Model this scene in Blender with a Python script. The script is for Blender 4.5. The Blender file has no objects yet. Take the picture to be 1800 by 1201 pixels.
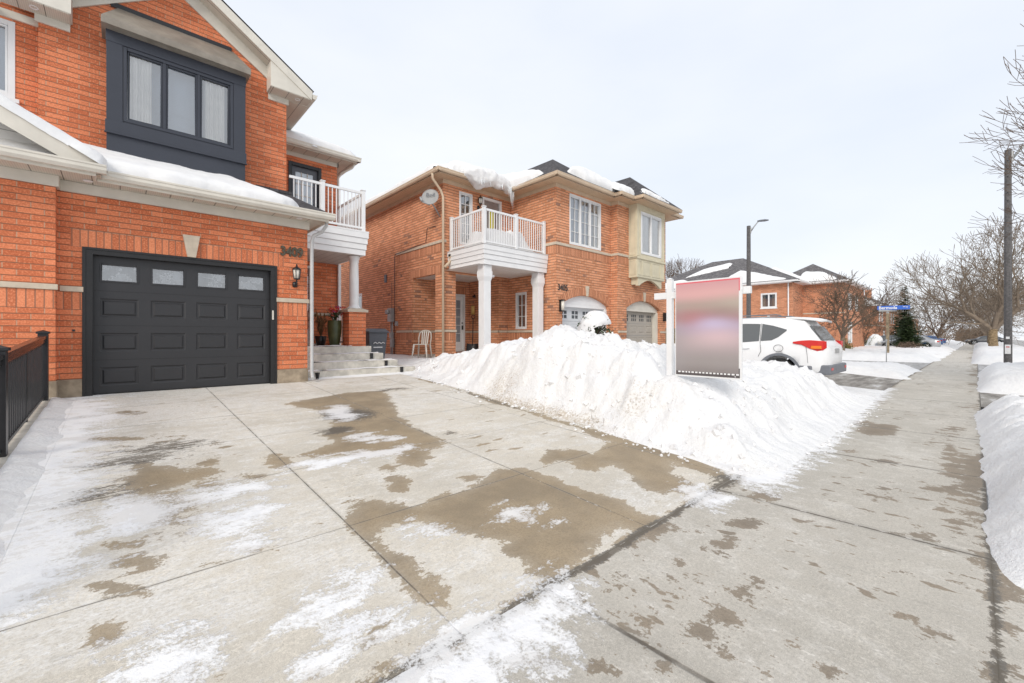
import bpy, math, random
import numpy as np
from mathutils import Vector, Matrix
R=math.radians; PI=math.pi
random.seed(7)
C=bpy.context.scene.collection
EYE=1.35
# ------------------------------------------------------------------ noise helpers (numpy)
_rng=np.random.RandomState(5); _T=_rng.rand(256,256)
def vn(x,y):
    x=np.asarray(x,float); y=np.asarray(y,float)
    xi=np.floor(x).astype(int); yi=np.floor(y).astype(int); fx=x-xi; fy=y-yi
    fx=fx*fx*(3-2*fx); fy=fy*fy*(3-2*fy)
    a=_T[xi&255,yi&255]; b=_T[(xi+1)&255,yi&255]; c=_T[xi&255,(yi+1)&255]; d=_T[(xi+1)&255,(yi+1)&255]
    return (a*(1-fx)+b*fx)*(1-fy)+(c*(1-fx)+d*fx)*fy
def fbm(x,y,o=4,g=.5,lac=2.03):
    s=0;a=1;n=0;x=np.asarray(x,float);y=np.asarray(y,float)
    for i in range(o):
        s=s+a*(vn(x+17.3*i,y+9.1*i)-.5)*2; n+=a; a*=g; x=x*lac; y=y*lac
    return s/n
def worley(x,y):
    x=np.asarray(x,float); y=np.asarray(y,float); xi=np.floor(x).astype(int); yi=np.floor(y).astype(int)
    best=np.full(x.shape,9.)
    for dx in (-1,0,1):
        for dy in (-1,0,1):
            cx=xi+dx; cy=yi+dy
            px=cx+_T[cx&255,cy&255]; py=cy+_T[(cx+91)&255,(cy+37)&255]
            best=np.minimum(best,np.hypot(px-x,py-y))
    return best
def sdf(P,x,y):          # >0 inside polygon P
    P=np.array(P,float); n=len(P); d=np.full(x.shape,1e9); ins=np.zeros(x.shape,bool)
    for i in range(n):
        ax,ay=P[i]; bx,by=P[(i+1)%n]; ex,ey=bx-ax,by-ay
        L=ex*ex+ey*ey+1e-12
        t=np.clip(((x-ax)*ex+(y-ay)*ey)/L,0,1)
        d=np.minimum(d,np.hypot(x-ax-t*ex,y-ay-t*ey))
        c=((ay>y)!=(by>y))&(x<(bx-ax)*(y-ay)/((by-ay) if abs(by-ay)>1e-9 else 1e-9)+ax)
        ins^=c
    return np.where(ins,d,-d)
def ss(a,b,x):
    t=np.clip((x-a)/(b-a),0,1); return t*t*(3-2*t)
# ------------------------------------------------------------------ objects
LOC={}
def tag(o,label=None,cat=None,group=None,kind=None):
    if label: o['label']=label
    if cat: o['category']=cat
    if group: o['group']=group
    if kind: o['kind']=kind
    return o
def thing(name,label,cat,loc=(0,0,0),group=None,rz=0):
    o=bpy.data.objects.new(name,None); C.objects.link(o); o.location=loc; o.rotation_euler=(0,0,rz); o.empty_display_size=.2
    LOC[o.name]=Vector(loc); tag(o,label,cat,group); return o
def relabel(o,label,group=None):
    o['label']=label
    if group:o['group']=group
def copy_tree(o,parent=None):
    c=o.copy(); C.objects.link(c); c.parent=parent
    for ch in [q for q in bpy.data.objects if q.parent==o]: copy_tree(ch,c)
    return c
class MB:
    def __init__(s): s.v=[];s.f=[];s.uv=[];s.sm=[]
    def face(s,pts,uv=None,smooth=False):
        i=len(s.v); s.v+=[tuple(p) for p in pts]; s.f.append(tuple(range(i,i+len(pts)))); s.uv.append(uv); s.sm.append(smooth)
    def add(s,V,F,smooth=False):
        i=len(s.v); s.v+=[tuple(p) for p in V]
        for f in F: s.f.append(tuple(i+k for k in f)); s.uv.append(None); s.sm.append(smooth)
    def box(s,x0,x1,y0,y1,z0,z1):
        if x0>x1:x0,x1=x1,x0
        if y0>y1:y0,y1=y1,y0
        if z0>z1:z0,z1=z1,z0
        V=[(x0,y0,z0),(x1,y0,z0),(x1,y1,z0),(x0,y1,z0),(x0,y0,z1),(x1,y0,z1),(x1,y1,z1),(x0,y1,z1)]
        s.add(V,[(0,3,2,1),(4,5,6,7),(0,1,5,4),(1,2,6,5),(2,3,7,6),(3,0,4,7)]); return s
    def obox(s,c,U,V,W):   # centre + half vectors
        c=Vector(c);U=Vector(U);V=Vector(V);W=Vector(W)
        P=[c+a*U+b*V+d*W for d in(-1,1) for a,b in((-1,-1),(1,-1),(1,1),(-1,1))]
        F=[(0,3,2,1),(4,5,6,7),(0,1,5,4),(1,2,6,5),(2,3,7,6),(3,0,4,7)]
        if U.cross(V).dot(W)<0: F=[f[::-1] for f in F]
        s.add(P,F); return s
    def bar(s,a,b,w,h=None,up=(0,0,1)):
        a=Vector(a);b=Vector(b);h=h or w; d=(b-a); L=d.length; d.normalize(); up=Vector(up)
        if abs(d.dot(up))>.99: up=Vector((1,0,0))
        sd=d.cross(up).normalized(); u=sd.cross(d)
        return s.obox((a+b)/2,d*L/2,sd*w/2,u*h/2)
    def tube(s,pts,rad,n=8,cap=True,smooth=True):
        pts=[Vector(p) for p in pts]; m=len(pts)
        if not hasattr(rad,'__len__'): rad=[rad]*m
        ref=None; rings=[]; i0=len(s.v)
        for k in range(m):
            d=(pts[min(k+1,m-1)]-pts[max(k-1,0)])
            if d.length<1e-9: d=Vector((0,0,1))
            d.normalize()
            if ref is None: ref=Vector((1,0,0)) if abs(d.x)<.8 else Vector((0,1,0))
            a=(ref-d*ref.dot(d)); 
            if a.length<1e-6: a=d.orthogonal()
            a.normalize(); ref=a; b=d.cross(a)
            for j in range(n):
                t=2*PI*j/n; s.v.append(tuple(pts[k]+(a*math.cos(t)+b*math.sin(t))*rad[k]))
        for k in range(m-1):
            for j in range(n):
                j2=(j+1)%n
                s.f.append((i0+k*n+j,i0+k*n+j2,i0+(k+1)*n+j2,i0+(k+1)*n+j)); s.uv.append(None); s.sm.append(smooth)
        if cap:
            s.f.append(tuple(i0+j for j in range(n))[::-1]); s.uv.append(None); s.sm.append(False)
            s.f.append(tuple(i0+(m-1)*n+j for j in range(n))); s.uv.append(None); s.sm.append(False)
        return s
    def lathe(s,c,prof,n=24,sx=1,sy=1):
        c=Vector(c); i0=len(s.v)
        for r,z in prof:
            for j in range(n):
                t=2*PI*j/n; s.v.append((c.x+r*math.cos(t)*sx,c.y+r*math.sin(t)*sy,c.z+z))
        for k in range(len(prof)-1):
            for j in range(n):
                j2=(j+1)%n; s.f.append((i0+k*n+j,i0+k*n+j2,i0+(k+1)*n+j2,i0+(k+1)*n+j)); s.uv.append(None); s.sm.append(True)
        return s
    def prism(s,poly,axis,a,b):  # poly 2d extruded; axis 'x','y','z'
        def P(p,t): return {'x':(t,p[0],p[1]),'y':(p[0],t,p[1]),'z':(p[0],p[1],t)}[axis]
        n=len(poly); V=[P(p,a) for p in poly]+[P(p,b) for p in poly]
        F=[tuple(range(n)),tuple(range(2*n-1,n-1,-1))]+[(i,i+n,(i+1)%n+n,(i+1)%n) for i in range(n)]
        ar=sum(poly[i][0]*poly[(i+1)%n][1]-poly[(i+1)%n][0]*poly[i][1] for i in range(n))
        flip=(ar>0)==(b>a)
        if axis=='y': flip=not flip
        if not flip: F=[f[::-1] for f in F]
        s.add(V,F) ; return s
    def grid(s,X,Y,Z,mask=None,smooth=True):
        r,c=X.shape; i0=len(s.v)
        s.v+=list(zip(X.ravel().tolist(),Y.ravel().tolist(),Z.ravel().tolist()))
        for i in range(r-1):
            for j in range(c-1):
                if mask is not None and not(mask[i,j] or mask[i+1,j] or mask[i,j+1] or mask[i+1,j+1]): continue
                a=i0+i*c+j; s.f.append((a,a+c,a+c+1,a+1)); s.uv.append(None); s.sm.append(smooth)
        return s
    def build(s,name,mat,parent=None,rot=None,bevel=0,local=False,attrs=None,noobj=False,autosmooth=False):
        me=bpy.data.meshes.new(name)
        off=Vector((0,0,0))
        if parent is not None and not local:
            q=parent
            while q.parent: q=q.parent
            off=LOC[q.name]
        V=[(a-off.x,b-off.y,c-off.z) for a,b,c in s.v]
        me.from_pydata(V,[],s.f); 
        me.polygons.foreach_set('use_smooth',s.sm)
        me.materials.append(mat)
        if len(s.f)<60000:
            ul=me.uv_layers.new(name='UVMap'); k=0; out=np.zeros(len(me.loops)*2)
            me.update()
            for p,u in zip(me.polygons,s.uv):
                n=p.normal
                if u is None:
                    if abs(n.z)>.995: a=Vector((1,0,0)); b=Vector((0,1,0))
                    else:
                        a=Vector((-n.y,n.x,0)).normalized()
                        if n.y>.01 or (abs(n.y)<=.01 and n.x>0): a=-a
                        b=n.cross(a)
                        if b.z<0: b=-b
                for li,vi in zip(p.loop_indices,p.vertices):
                    if u is None:
                        co=Vector(s.v[vi]); uu,vv=co.dot(a),co.dot(b)
                    else: uu,vv=u[li-p.loop_start]
                    if rot is not None: uu,vv=vv-rot,uu
                    out[2*li]=uu; out[2*li+1]=vv
            ul.data.foreach_set('uv',out)
        if attrs:
            for an,arr in attrs.items():
                at=me.attributes.new(an,'FLOAT','POINT'); at.data.foreach_set('value',np.asarray(arr,np.float32).ravel())
        me.update()
        if bevel:
            import bmesh
            bm=bmesh.new(); bm.from_mesh(me); bmesh.ops.remove_doubles(bm,verts=bm.verts,dist=1e-5)
            es=[e for e in bm.edges if len(e.link_faces)==2 and e.calc_face_angle(0)>R(30)]
            bmesh.ops.bevel(bm,geom=es,offset=bevel,segments=2,affect='EDGES',profile=.6)
            bm.to_mesh(me); bm.free()
        if noobj: return me
        o=bpy.data.objects.new(name,me); C.objects.link(o)
        if parent is not None: o.parent=parent
        return o
# ------------------------------------------------------------------ materials
class NT:
    def __init__(s,name):
        s.m=bpy.data.materials.new(name); s.m.use_nodes=True; s.t=s.m.node_tree; s.t.nodes.clear()
        s.out=s.n('ShaderNodeOutputMaterial')
    def n(s,ty,**k):
        x=s.t.nodes.new(ty)
        for a,b in k.items():
            if a.startswith('i_'):
                x.inputs[int(a[2:]) if a[2:].isdigit() else a[2:].replace('_',' ')].default_value=b
            else: setattr(x,a,b)
        return x
    def l(s,a,b): s.t.links.new(a,b)
    def math(s,op,a,b=None,c=None,clamp=False):
        x=s.n('ShaderNodeMath',operation=op); x.use_clamp=clamp
        for i,q in enumerate((a,b,c)):
            if q is None: continue
            if isinstance(q,(int,float)): x.inputs[i].default_value=q
            else: s.l(q,x.inputs[i])
        return x.outputs[0]
    def mix(s,f,a,b,blend='MIX'):
        x=s.n('ShaderNodeMix',data_type='RGBA',blend_type=blend); x.clamp_factor=True
        for i,q in((0,f),(6,a),(7,b)):
            if isinstance(q,(int,float)): x.inputs[i].default_value=q
            elif isinstance(q,tuple): x.inputs[i].default_value=(*q[:3],1)
            else: s.l(q,x.inputs[i])
        return x.outputs[2]
    def noise(s,vec,scale,detail=4,rough=.5,out=0):
        x=s.n('ShaderNodeTexNoise'); x.inputs['Scale'].default_value=scale; x.inputs['Detail'].default_value=detail; x.inputs['Roughness'].default_value=rough
        if vec is not None: s.l(vec,x.inputs['Vector'])
        return x.outputs[out]
    def step(s,v,a,b):
        x=s.n('ShaderNodeMapRange',interpolation_type='SMOOTHSTEP'); s.l(v,x.inputs[0]); x.inputs[1].default_value=a; x.inputs[2].default_value=b; return x.outputs[0]
    def bsdf(s,col,rough=.6,bump=None,bs=.3,bd=.01,spec=.5,metal=0,**k):
        b=s.n('ShaderNodeBsdfPrincipled')
        if isinstance(col,tuple): b.inputs['Base Color'].default_value=(*col[:3],1)
        else: s.l(col,b.inputs['Base Color'])
        if isinstance(rough,(int,float)): b.inputs['Roughness'].default_value=rough
        else: s.l(rough,b.inputs['Roughness'])
        b.inputs['Specular IOR Level'].default_value=spec; b.inputs['Metallic'].default_value=metal
        if bump is not None:
            x=s.n('ShaderNodeBump'); x.inputs['Strength'].default_value=bs; x.inputs['Distance'].default_value=bd; s.l(bump,x.inputs['Height']); s.l(x.outputs[0],b.inputs['Normal'])
        for a,v in k.items(): b.inputs[a.replace('_',' ')].default_value=v
        s.l(b.outputs[0],s.out.inputs[0]); return s.m
def sr(r,g,b):
    return tuple(((c/255)/12.92 if c/255<=.04045 else ((c/255+.055)/1.055)**2.4) for c in (r,g,b))
def plain(name,col,rough=.5,var=.12,scale=6,spec=.5,bs=.15,metal=0,**k):
    t=NT(name); co=t.n('ShaderNodeTexCoord').outputs['Object']
    f=t.noise(co,scale,5,.6); d=tuple(c*(1-var*2.2) for c in col)
    f2=t.noise(co,scale*18,3,.6)
    c=t.mix(t.step(f,.3,.75),d,col)
    return t.bsdf(c,rough,f2,bs,.003,spec,metal,**k)
def brick(name,c1,c2,mort,dark=None,darkamt=0.,rough=.85,bw=.265,rh=.0885,ms=.0052,bump=.8,off=.5,hm=None):
    t=NT(name); uv=t.n('ShaderNodeTexCoord').outputs['UV']; ob=t.n('ShaderNodeTexCoord').outputs['Object']
    # wobble the mortar edges a little
    w=t.n('ShaderNodeVectorMath',operation='MULTIPLY_ADD'); nz=t.n('ShaderNodeTexNoise'); nz.inputs['Scale'].default_value=22; t.l(uv,nz.inputs['Vector'])
    t.l(nz.outputs['Color'],w.inputs[0]); w.inputs[1].default_value=(.006,.006,0); t.l(uv,w.inputs[2])
    b=t.n('ShaderNodeTexBrick',offset=off); t.l(w.outputs[0],b.inputs['Vector'])
    b.inputs['Scale'].default_value=1; b.inputs['Brick Width'].default_value=bw; b.inputs['Row Height'].default_value=rh
    b.inputs['Mortar Size'].default_value=ms; b.inputs['Mortar Smooth'].default_value=.25; b.inputs['Bias'].default_value=-.1
    b.inputs['Color1'].default_value=(0,0,0,1); b.inputs['Color2'].default_value=(1,1,1,1); b.inputs['Mortar'].default_value=(.5,.5,.5,1)
    rnd=b.outputs['Color']; fac=b.outputs['Fac']
    col=t.mix(rnd,tuple(c*.90 for c in c1),tuple(min(1,c*1.08) for c in c2))
    n1=t.noise(uv,42,5,.65); n2=t.noise(uv,1.3,4,.6); n3=t.noise(uv,160,3,.6)
    col=t.mix(t.math('MULTIPLY',t.step(n1,.47,.66),.5),col,tuple(min(1,c*1.45+.035) for c in c2))
    col=t.mix(t.math('MULTIPLY',t.step(n1,.47,.3),.55),col,tuple(c*.62 for c in c1))
    col=t.mix(t.math('MULTIPLY',t.step(n2,.42,.75),.32),col,tuple(c*.72 for c in c1))
    if dark:
        # flashed bricks: whole bricks picked by their random value inside broad patches
        nz2=t.noise(uv,.9,2,.5)
        pick=t.math('MULTIPLY',t.step(rnd,.80,.84),t.step(nz2,.50,.60))
        col=t.mix(t.math('MULTIPLY',pick,darkamt),col,dark)
    sv=t.n('ShaderNodeSeparateXYZ'); t.l(w.outputs[0],sv.inputs[0]); fr=t.math('FRACT',t.math('DIVIDE',sv.outputs[1],rh))
    hl=t.math('MAXIMUM',t.math('LESS_THAN',fr,ms*1.25/rh),t.math('GREATER_THAN',fr,1-ms*1.25/rh))
    mcol=t.mix(hl,mort,hm or tuple(c*.6 for c in mort))  # row joints darkened: shadow in the recessed mortar painted into its colour
    col=t.mix(fac,col,mcol)
    h=t.math('SUBTRACT',t.math('ADD',t.math('MULTIPLY',n1,.45),t.math('MULTIPLY',n3,.15)),fac)
    return t.bsdf(col,rough,h,bump,.006,.3)
def lines(name,col,axis,sp,wd,rough=.5,dk=.35,ribs=0):
    t=NT(name); sx=t.n('ShaderNodeSeparateXYZ'); t.l(t.n('ShaderNodeTexCoord').outputs['UV'],sx.inputs[0])
    v=sx.outputs[0 if axis=='u' else 1]
    fr=t.math('FRACT',t.math('DIVIDE',v,sp)); 
    ln=t.math('LESS_THAN',fr,wd/sp)
    c=t.mix(ln,col,tuple(q*dk for q in col))
    n=t.noise(t.n('ShaderNodeTexCoord').outputs['Object'],2.5,5,.6)
    c=t.mix(t.math('MULTIPLY',t.step(n,.5,.75),.25),c,tuple(q*.6 for q in col))
    h=t.math('SUBTRACT',fr,ln)
    if ribs:
        rb=t.math('PINGPONG',v,ribs); rl=t.math('GREATER_THAN',rb,ribs*.75)
        c=t.mix(t.math('MULTIPLY',rl,.35),c,tuple(q*.5 for q in col))
    return t.bsdf(c,rough,h,.5,.012,.4)
def shingle(name,c1,c2):
    t=NT(name); uv=t.n('ShaderNodeTexCoord').outputs['UV']
    b=t.n('ShaderNodeTexBrick',offset=.37); t.l(uv,b.inputs['Vector']); b.inputs['Scale'].default_value=1
    b.inputs['Brick Width'].default_value=.19; b.inputs['Row Height'].default_value=.14; b.inputs['Mortar Size'].default_value=.006
    b.inputs['Color1'].default_value=(*c1,1); b.inputs['Color2'].default_value=(*c2,1); b.inputs['Mortar'].default_value=(*[q*.35 for q in c1],1)
    n=t.noise(uv,90,3,.7); c=t.mix(t.math('MULTIPLY',t.step(n,.5,.7),.4),b.outputs['Color'],tuple(q*1.7 for q in c2))
    return t.bsdf(c,.9,t.math('SUBTRACT',n,b.outputs['Fac']),.6,.01,.2)
def glass(name,tint=(.92,.94,.96),refl=1.0):
    t=NT(name); fr=t.n('ShaderNodeFresnel'); fr.inputs[0].default_value=1.6
    g=t.n('ShaderNodeBsdfGlossy'); g.inputs['Roughness'].default_value=.02; g.inputs['Color'].default_value=(1,1,1,1)
    nz=t.noise(t.n('ShaderNodeTexCoord').outputs['Object'],1.4,2,.5); bp=t.n('ShaderNodeBump'); bp.inputs['Strength'].default_value=.06; bp.inputs['Distance'].default_value=.05
    t.l(nz,bp.inputs['Height']); t.l(bp.outputs[0],g.inputs['Normal'])
    tr=t.n('ShaderNodeBsdfTransparent'); tr.inputs[0].default_value=(*tint,1)
    m=t.n('ShaderNodeMixShader'); t.l(t.math('ADD',t.math('MULTIPLY',fr.outputs[0],refl),.24,clamp=True),m.inputs[0]); t.l(tr.outputs[0],m.inputs[1]); t.l(g.outputs[0],m.inputs[2])
    t.l(m.outputs[0],t.out.inputs[0]); return t.m
M={}
M['brick1']=brick('orange_brick',(.585,.155,.065),(.75,.25,.12),(.56,.31,.20),ms=.0075,hm=(.30,.13,.075))
M['brick2']=brick('buff_orange_brick',(.56,.235,.12),(.75,.345,.195),(.62,.42,.29),dark=(.15,.10,.085),darkamt=.75,ms=.010,hm=(.27,.125,.07))
M['brick3']=brick('far_brick',(.52,.20,.105),(.70,.30,.17),(.5,.34,.22),ms=.012,bump=1.)
M['stone']=plain('cast_stone',(.62,.53,.42),.8,.08,9,.3)
M['conc_f']=plain('foundation_concrete',(.47,.38,.28),.9,.22,5,.2,.4)
M['step']=plain('step_concrete',(.72,.68,.60),.9,.16,5,.2,.3)
M['white']=plain('white_paint',(.80,.80,.80),.45,.03,4)
M['trim']=plain('offwhite_aluminium',(.70,.66,.58),.45,.06,3)
M['beige']=plain('beige_aluminium',(.64,.50,.36),.5,.06,3)
M['beige_d']=lines('beige_soffit',(.62,.46,.31),'u',.1,.008,.6,.6)
M['green']=plain('sage_beige_paint',(.66,.60,.44),.6,.06,3)
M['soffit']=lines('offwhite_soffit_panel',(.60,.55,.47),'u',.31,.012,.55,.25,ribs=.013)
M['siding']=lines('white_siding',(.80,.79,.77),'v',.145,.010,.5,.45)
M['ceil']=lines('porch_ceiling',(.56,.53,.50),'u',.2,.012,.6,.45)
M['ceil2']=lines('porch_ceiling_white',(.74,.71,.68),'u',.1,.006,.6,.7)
M['black']=plain('black_metal',(.018,.018,.020),.35,.1,8)
M['blackframe']=plain('black_door_frame',(.016,.016,.017),.45,.1,8)
M['gdoor']=plain('charcoal_garage_door',(.030,.030,.033),.42,.04,2)
M['navy']=plain('slate_window_cladding',(.038,.043,.058),.45,.04,3)
M['blind']=lines('sky_tinted_blind',(.48,.58,.68),'v',.03,.004,.6,.85)  # slatted blind; its blue paints in the sky reflected on the panes
M['curtain']=plain('sheer_curtain',(.90,.88,.83),.8,.05,4)
M['dark']=plain('dark_interior',(.10,.11,.12),.8,.1,3)
M['mid']=plain('grey_interior',(.30,.33,.36),.8,.1,3)
M['glass']=glass('window_glass'); M['glassd']=glass('car_glass',(.25,.27,.28),1.2)
M['shingle']=shingle('grey_shingle',(.055,.052,.055),(.105,.10,.105))
M['shingle3']=shingle('far_shingle',(.10,.095,.10),(.20,.19,.19))
M['picket']=plain('satin_black_picket',(.035,.035,.037),.28,.1,8)
M['zinc']=plain('galvanised_grey',(.40,.41,.41),.5,.1,8,metal=.3)
M['binp']=plain('grey_bin_plastic',(.115,.125,.145),.5,.06,5)
M['num']=plain('weathered_bronze_number',(.13,.105,.07),.5,.25,20,metal=.2)
M['ink']=plain('dark_number',(.05,.05,.05),.5,.1,10)
M['pot']=plain('olive_ceramic',(.065,.085,.035),.35,.15,7)
M['red']=plain('red_petals',(.62,.03,.02),.6,.15,20)
M['pink']=plain('magenta_petals',(.5,.08,.22),.6,.15,20)
M['leaf']=plain('evergreen_leaf',(.06,.10,.03),.7,.3,20)
M['yleaf']=plain('yellow_green_leaf',(.26,.25,.05),.7,.3,20)
M['dry']=plain('dried_brown_leaf',(.30,.15,.06),.85,.3,20)
M['bush']=plain('brown_twigs',(.24,.17,.12),.9,.3,20)
M['bark']=plain('grey_brown_bark',(.26,.20,.145),.9,.25,8,.2,.6)
M['bark2']=plain('bright_bark',(.34,.25,.15),.9,.25,8,.2,.6)
M['twigl']=plain('pale_brown_twig',(.33,.265,.205),.9,.15,4,.2)
M['twig2']=plain('mid_brown_twig',(.27,.215,.165),.9,.15,4,.2)
M['twig']=plain('brown_twig',(.20,.145,.11),.9,.15,4,.2)
M['pole']=plain('dark_concrete_pole',(.155,.148,.147),.8,.2,14,.3,.4)
M['wood']=plain('weathered_wood',(.36,.29,.20),.85,.25,6,.2,.4)
M['blue']=plain('street_sign_blue',(.03,.13,.55),.4,.04,5)
M['plastic']=plain('white_plastic',(.74,.70,.62),.4,.06,4)
M['carw']=plain('white_car_paint',(.80,.80,.80),.22,.02,2,coat=0) if False else plain('white_car_paint',(.80,.80,.80),.25,.02,2)
M['cars']=plain('silver_car_paint',(.42,.43,.45),.3,.03,2,metal=.4)
M['carb']=plain('blue_car_paint',(.05,.13,.32),.3,.03,2)
M['card']=plain('dark_car_paint',(.06,.065,.075),.3,.03,2)
M['tyre']=plain('tyre_rubber',(.02,.02,.02),.8,.1,8)
M['cgrey']=plain('grey_cladding',(.17,.18,.20),.6,.06,8)
M['tail']=plain('tail_light_red',(.60,.02,.015),.18,.05,9)
M['amber']=plain('amber_lens',(.85,.22,.02),.2,.05,9)
M['chrome']=plain('chrome',(.7,.7,.7),.15,.02,5,metal=1)
M['seam']=plain('panel_seam',(.15,.15,.15),.7,.02,5)
M['gd2']=plain('pale_grey_garage_door',(.62,.64,.66),.5,.03,2)
M['gd3']=plain('taupe_garage_door',(.42,.38,.33),.5,.04,2)
M['rail_reflection']=plain('brick_reflection_rail',(.10,.035,.022),.22,.1,5)  # black rail with the reflection of the brick painted in as red-brown
M['dish']=plain('satellite_dish_grey',(.36,.36,.355),.5,.06,5)
M['yellow']=plain('yellow_banner',(.55,.50,.05),.7,.05,5)
def film_mat():
    t=NT('crumpled_film'); ob=t.n('ShaderNodeTexCoord').outputs['Object']; a=t.noise(ob,5,5,.6); r=t.math('ABSOLUTE',t.math('SUBTRACT',a,.5))
    c=t.mix(t.step(a,.38,.62),(.16,.17,.18),(.50,.52,.54)); c=t.mix(t.step(r,.022,.0),c,(.75,.76,.76)); return t.bsdf(c,.35,a,.8,.03,.5)
M['film']=film_mat()
def lantern_mat():
    t=NT('lantern_glass'); return t.bsdf((.72,.68,.6),.15,None,spec=.6)
M['lglass']=lantern_mat()
def snow_mat(name,dirt=True):
    t=NT(name); ob=t.n('ShaderNodeTexCoord').outputs['Object']
    n1=t.noise(ob,3,6,.6); n2=t.noise(ob,30,5,.65); n3=t.noise(ob,9,4,.6)
    c=t.mix(t.step(n1,.35,.7),(.765,.762,.765),(.81,.805,.795))
    if dirt:
        a=t.n('ShaderNodeAttribute',attribute_name='dirt').outputs['Fac']
        k=t.step(t.math('ADD',a,t.math('MULTIPLY',t.math('SUBTRACT',n2,.5),1.5)),.42,.85)
        c=t.mix(t.math('MULTIPLY',k,.8),c,(.34,.26,.17))
        k2=t.step(t.math('ADD',a,t.math('MULTIPLY',t.math('SUBTRACT',n3,.5),1.2)),.15,.8)
        c=t.mix(t.math('MULTIPLY',k2,.26),c,(.66,.60,.50))
        sp=t.noise(ob,75,2,.5); c=t.mix(t.math('MULTIPLY',t.step(sp,.73,.76),t.step(t.math('ADD',a,n3),.35,.8)),c,(.16,.11,.07))
    h=t.math('ADD',n2,t.math('MULTIPLY',n3,1.5))
    return t.bsdf(c,.65,h,.6 if dirt else .35,.028 if dirt else .012,.3)
M['snow']=snow_mat('dirty_snow'); M['snowc']=snow_mat('clean_snow',False)
def dice():
    t=NT('ice'); b=t.n('ShaderNodeBsdfPrincipled'); b.inputs['Base Color'].default_value=(.85,.88,.9,1); b.inputs['Roughness'].default_value=.1; b.inputs['Transmission Weight'].default_value=.25; b.inputs['IOR'].default_value=1.31
    t.l(b.outputs[0],t.out.inputs[0]); return t.m
M['ice']=dice()
def concrete(name,dry,wetc,joints,streak=(1,1),film=(.74,.72,.68),speck=1.0,spots=.455):
    """joints: list of (axis, origin, spacing). attributes wet / snow are smooth fields whose edges the noise roughens"""
    t=NT(name); ob=t.n('ShaderNodeTexCoord').outputs['Object']; sx=t.n('ShaderNodeSeparateXYZ'); t.l(ob,sx.inputs[0])
    mp=t.n('ShaderNodeMapping'); t.l(ob,mp.inputs[0]); mp.inputs['Scale'].default_value=(streak[0],streak[1],1)
    st=mp.outputs[0]
    wa=t.n('ShaderNodeAttribute',attribute_name='wet').outputs['Fac']; sa=t.n('ShaderNodeAttribute',attribute_name='snow').outputs['Fac']
    fa=t.n('ShaderNodeAttribute',attribute_name='film').outputs['Fac']
    nb=t.noise(ob,.7,4,.6); nm=t.noise(ob,6,6,.65); nf=t.noise(ob,45,4,.7); ng=t.noise(ob,220,2,.6)
    ns=t.noise(st,4.5,7,.7); ns2=t.noise(st,14,5,.7); nm2=t.noise(ob,2.1,6,.62)
    # base slab colour: fine sand grain, mottling, faint scaling
    c=t.mix(t.step(nb,.35,.65),dry,tuple(q*.84 for q in dry))
    c=t.mix(t.math('MULTIPLY',t.step(nm,.45,.70),.42),c,tuple(q*.80 for q in dry))
    c=t.mix(t.math('MULTIPLY',t.step(ng,.52,.68),.42*speck),c,tuple(q*.66 for q in dry))
    c=t.mix(t.math('MULTIPLY',t.step(ng,.48,.34),.35*speck),c,tuple(min(.8,q*1.3) for q in dry))
    # salt film
    f1=t.math('ADD',fa,t.math('ADD',t.math('MULTIPLY',t.math('SUBTRACT',ns,.5),1.5),t.math('MULTIPLY',t.math('SUBTRACT',nm,.5),1.2)))
    ff=t.math('MULTIPLY',t.step(f1,.02,.5),t.math('ADD',.35,t.math('MULTIPLY',t.step(nf,.38,.60),.65)))
    c=t.mix(t.math('MULTIPLY',ff,.62),c,film)
    scr=t.noise(st,26,4,.7); c=t.mix(t.math('MULTIPLY',t.math('MULTIPLY',t.step(scr,.56,.66),t.step(f1,-.15,.35)),.55),c,tuple(min(.85,q*1.18) for q in film))
    c=t.mix(t.math('MULTIPLY',t.step(t.noise(st,9,6,.72),.54,.64),.40),c,tuple(q*.66 for q in dry))
    pit=t.noise(ob,95,2,.5); c=t.mix(t.math('MULTIPLY',t.step(pit,.66,.72),.5),c,tuple(q*.45 for q in dry))
    gr=t.noise(ob,70,3,.7); c=t.mix(t.math('MULTIPLY',t.step(gr,.50,.68),.34*speck),c,tuple(q*.62 for q in dry)); c=t.mix(t.math('MULTIPLY',t.step(gr,.46,.30),.26*speck),c,tuple(min(.86,q*1.35) for q in dry))
    rg_=t.noise(ob,11,5,.7); rr_=t.math('ABSOLUTE',t.math('SUBTRACT',rg_,.5)); c=t.mix(t.math('MULTIPLY',t.math('MULTIPLY',t.step(rr_,.022,.004),t.step(nm2,.45,.6)),.5),c,tuple(min(.86,q*1.35) for q in dry))
    # wet stains
    wv=t.math('ADD',wa,t.math('ADD',t.math('ADD',t.math('MULTIPLY',t.math('SUBTRACT',nm,.5),.32),t.math('MULTIPLY',t.math('SUBTRACT',ns,.5),.34)),t.math('MULTIPLY',t.math('SUBTRACT',nf,.5),.14)))
    spn=t.noise(st,5.5,3,.55); spm=t.noise(ob,1.1,3,.5)
    wv=t.math('MAXIMUM',wv,t.math('SUBTRACT',t.math('ADD',t.math('MULTIPLY',spn,.5),t.math('MULTIPLY',spm,.22)),spots))
    sp2=t.noise(st,17,3,.6); wv=t.math('MAXIMUM',wv,t.math('SUBTRACT',t.math('ADD',t.math('MULTIPLY',sp2,.5),t.math('MULTIPLY',spm,.26)),spots+.045))
    wt=t.math('ADD',t.math('MULTIPLY',t.step(wv,-.006,.012),.86),t.math('MULTIPLY',t.step(wv,.0,.16),.14))
    rim=t.math('MULTIPLY',t.step(wv,-.045,-.01),t.math('SUBTRACT',1.,wt))
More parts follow.
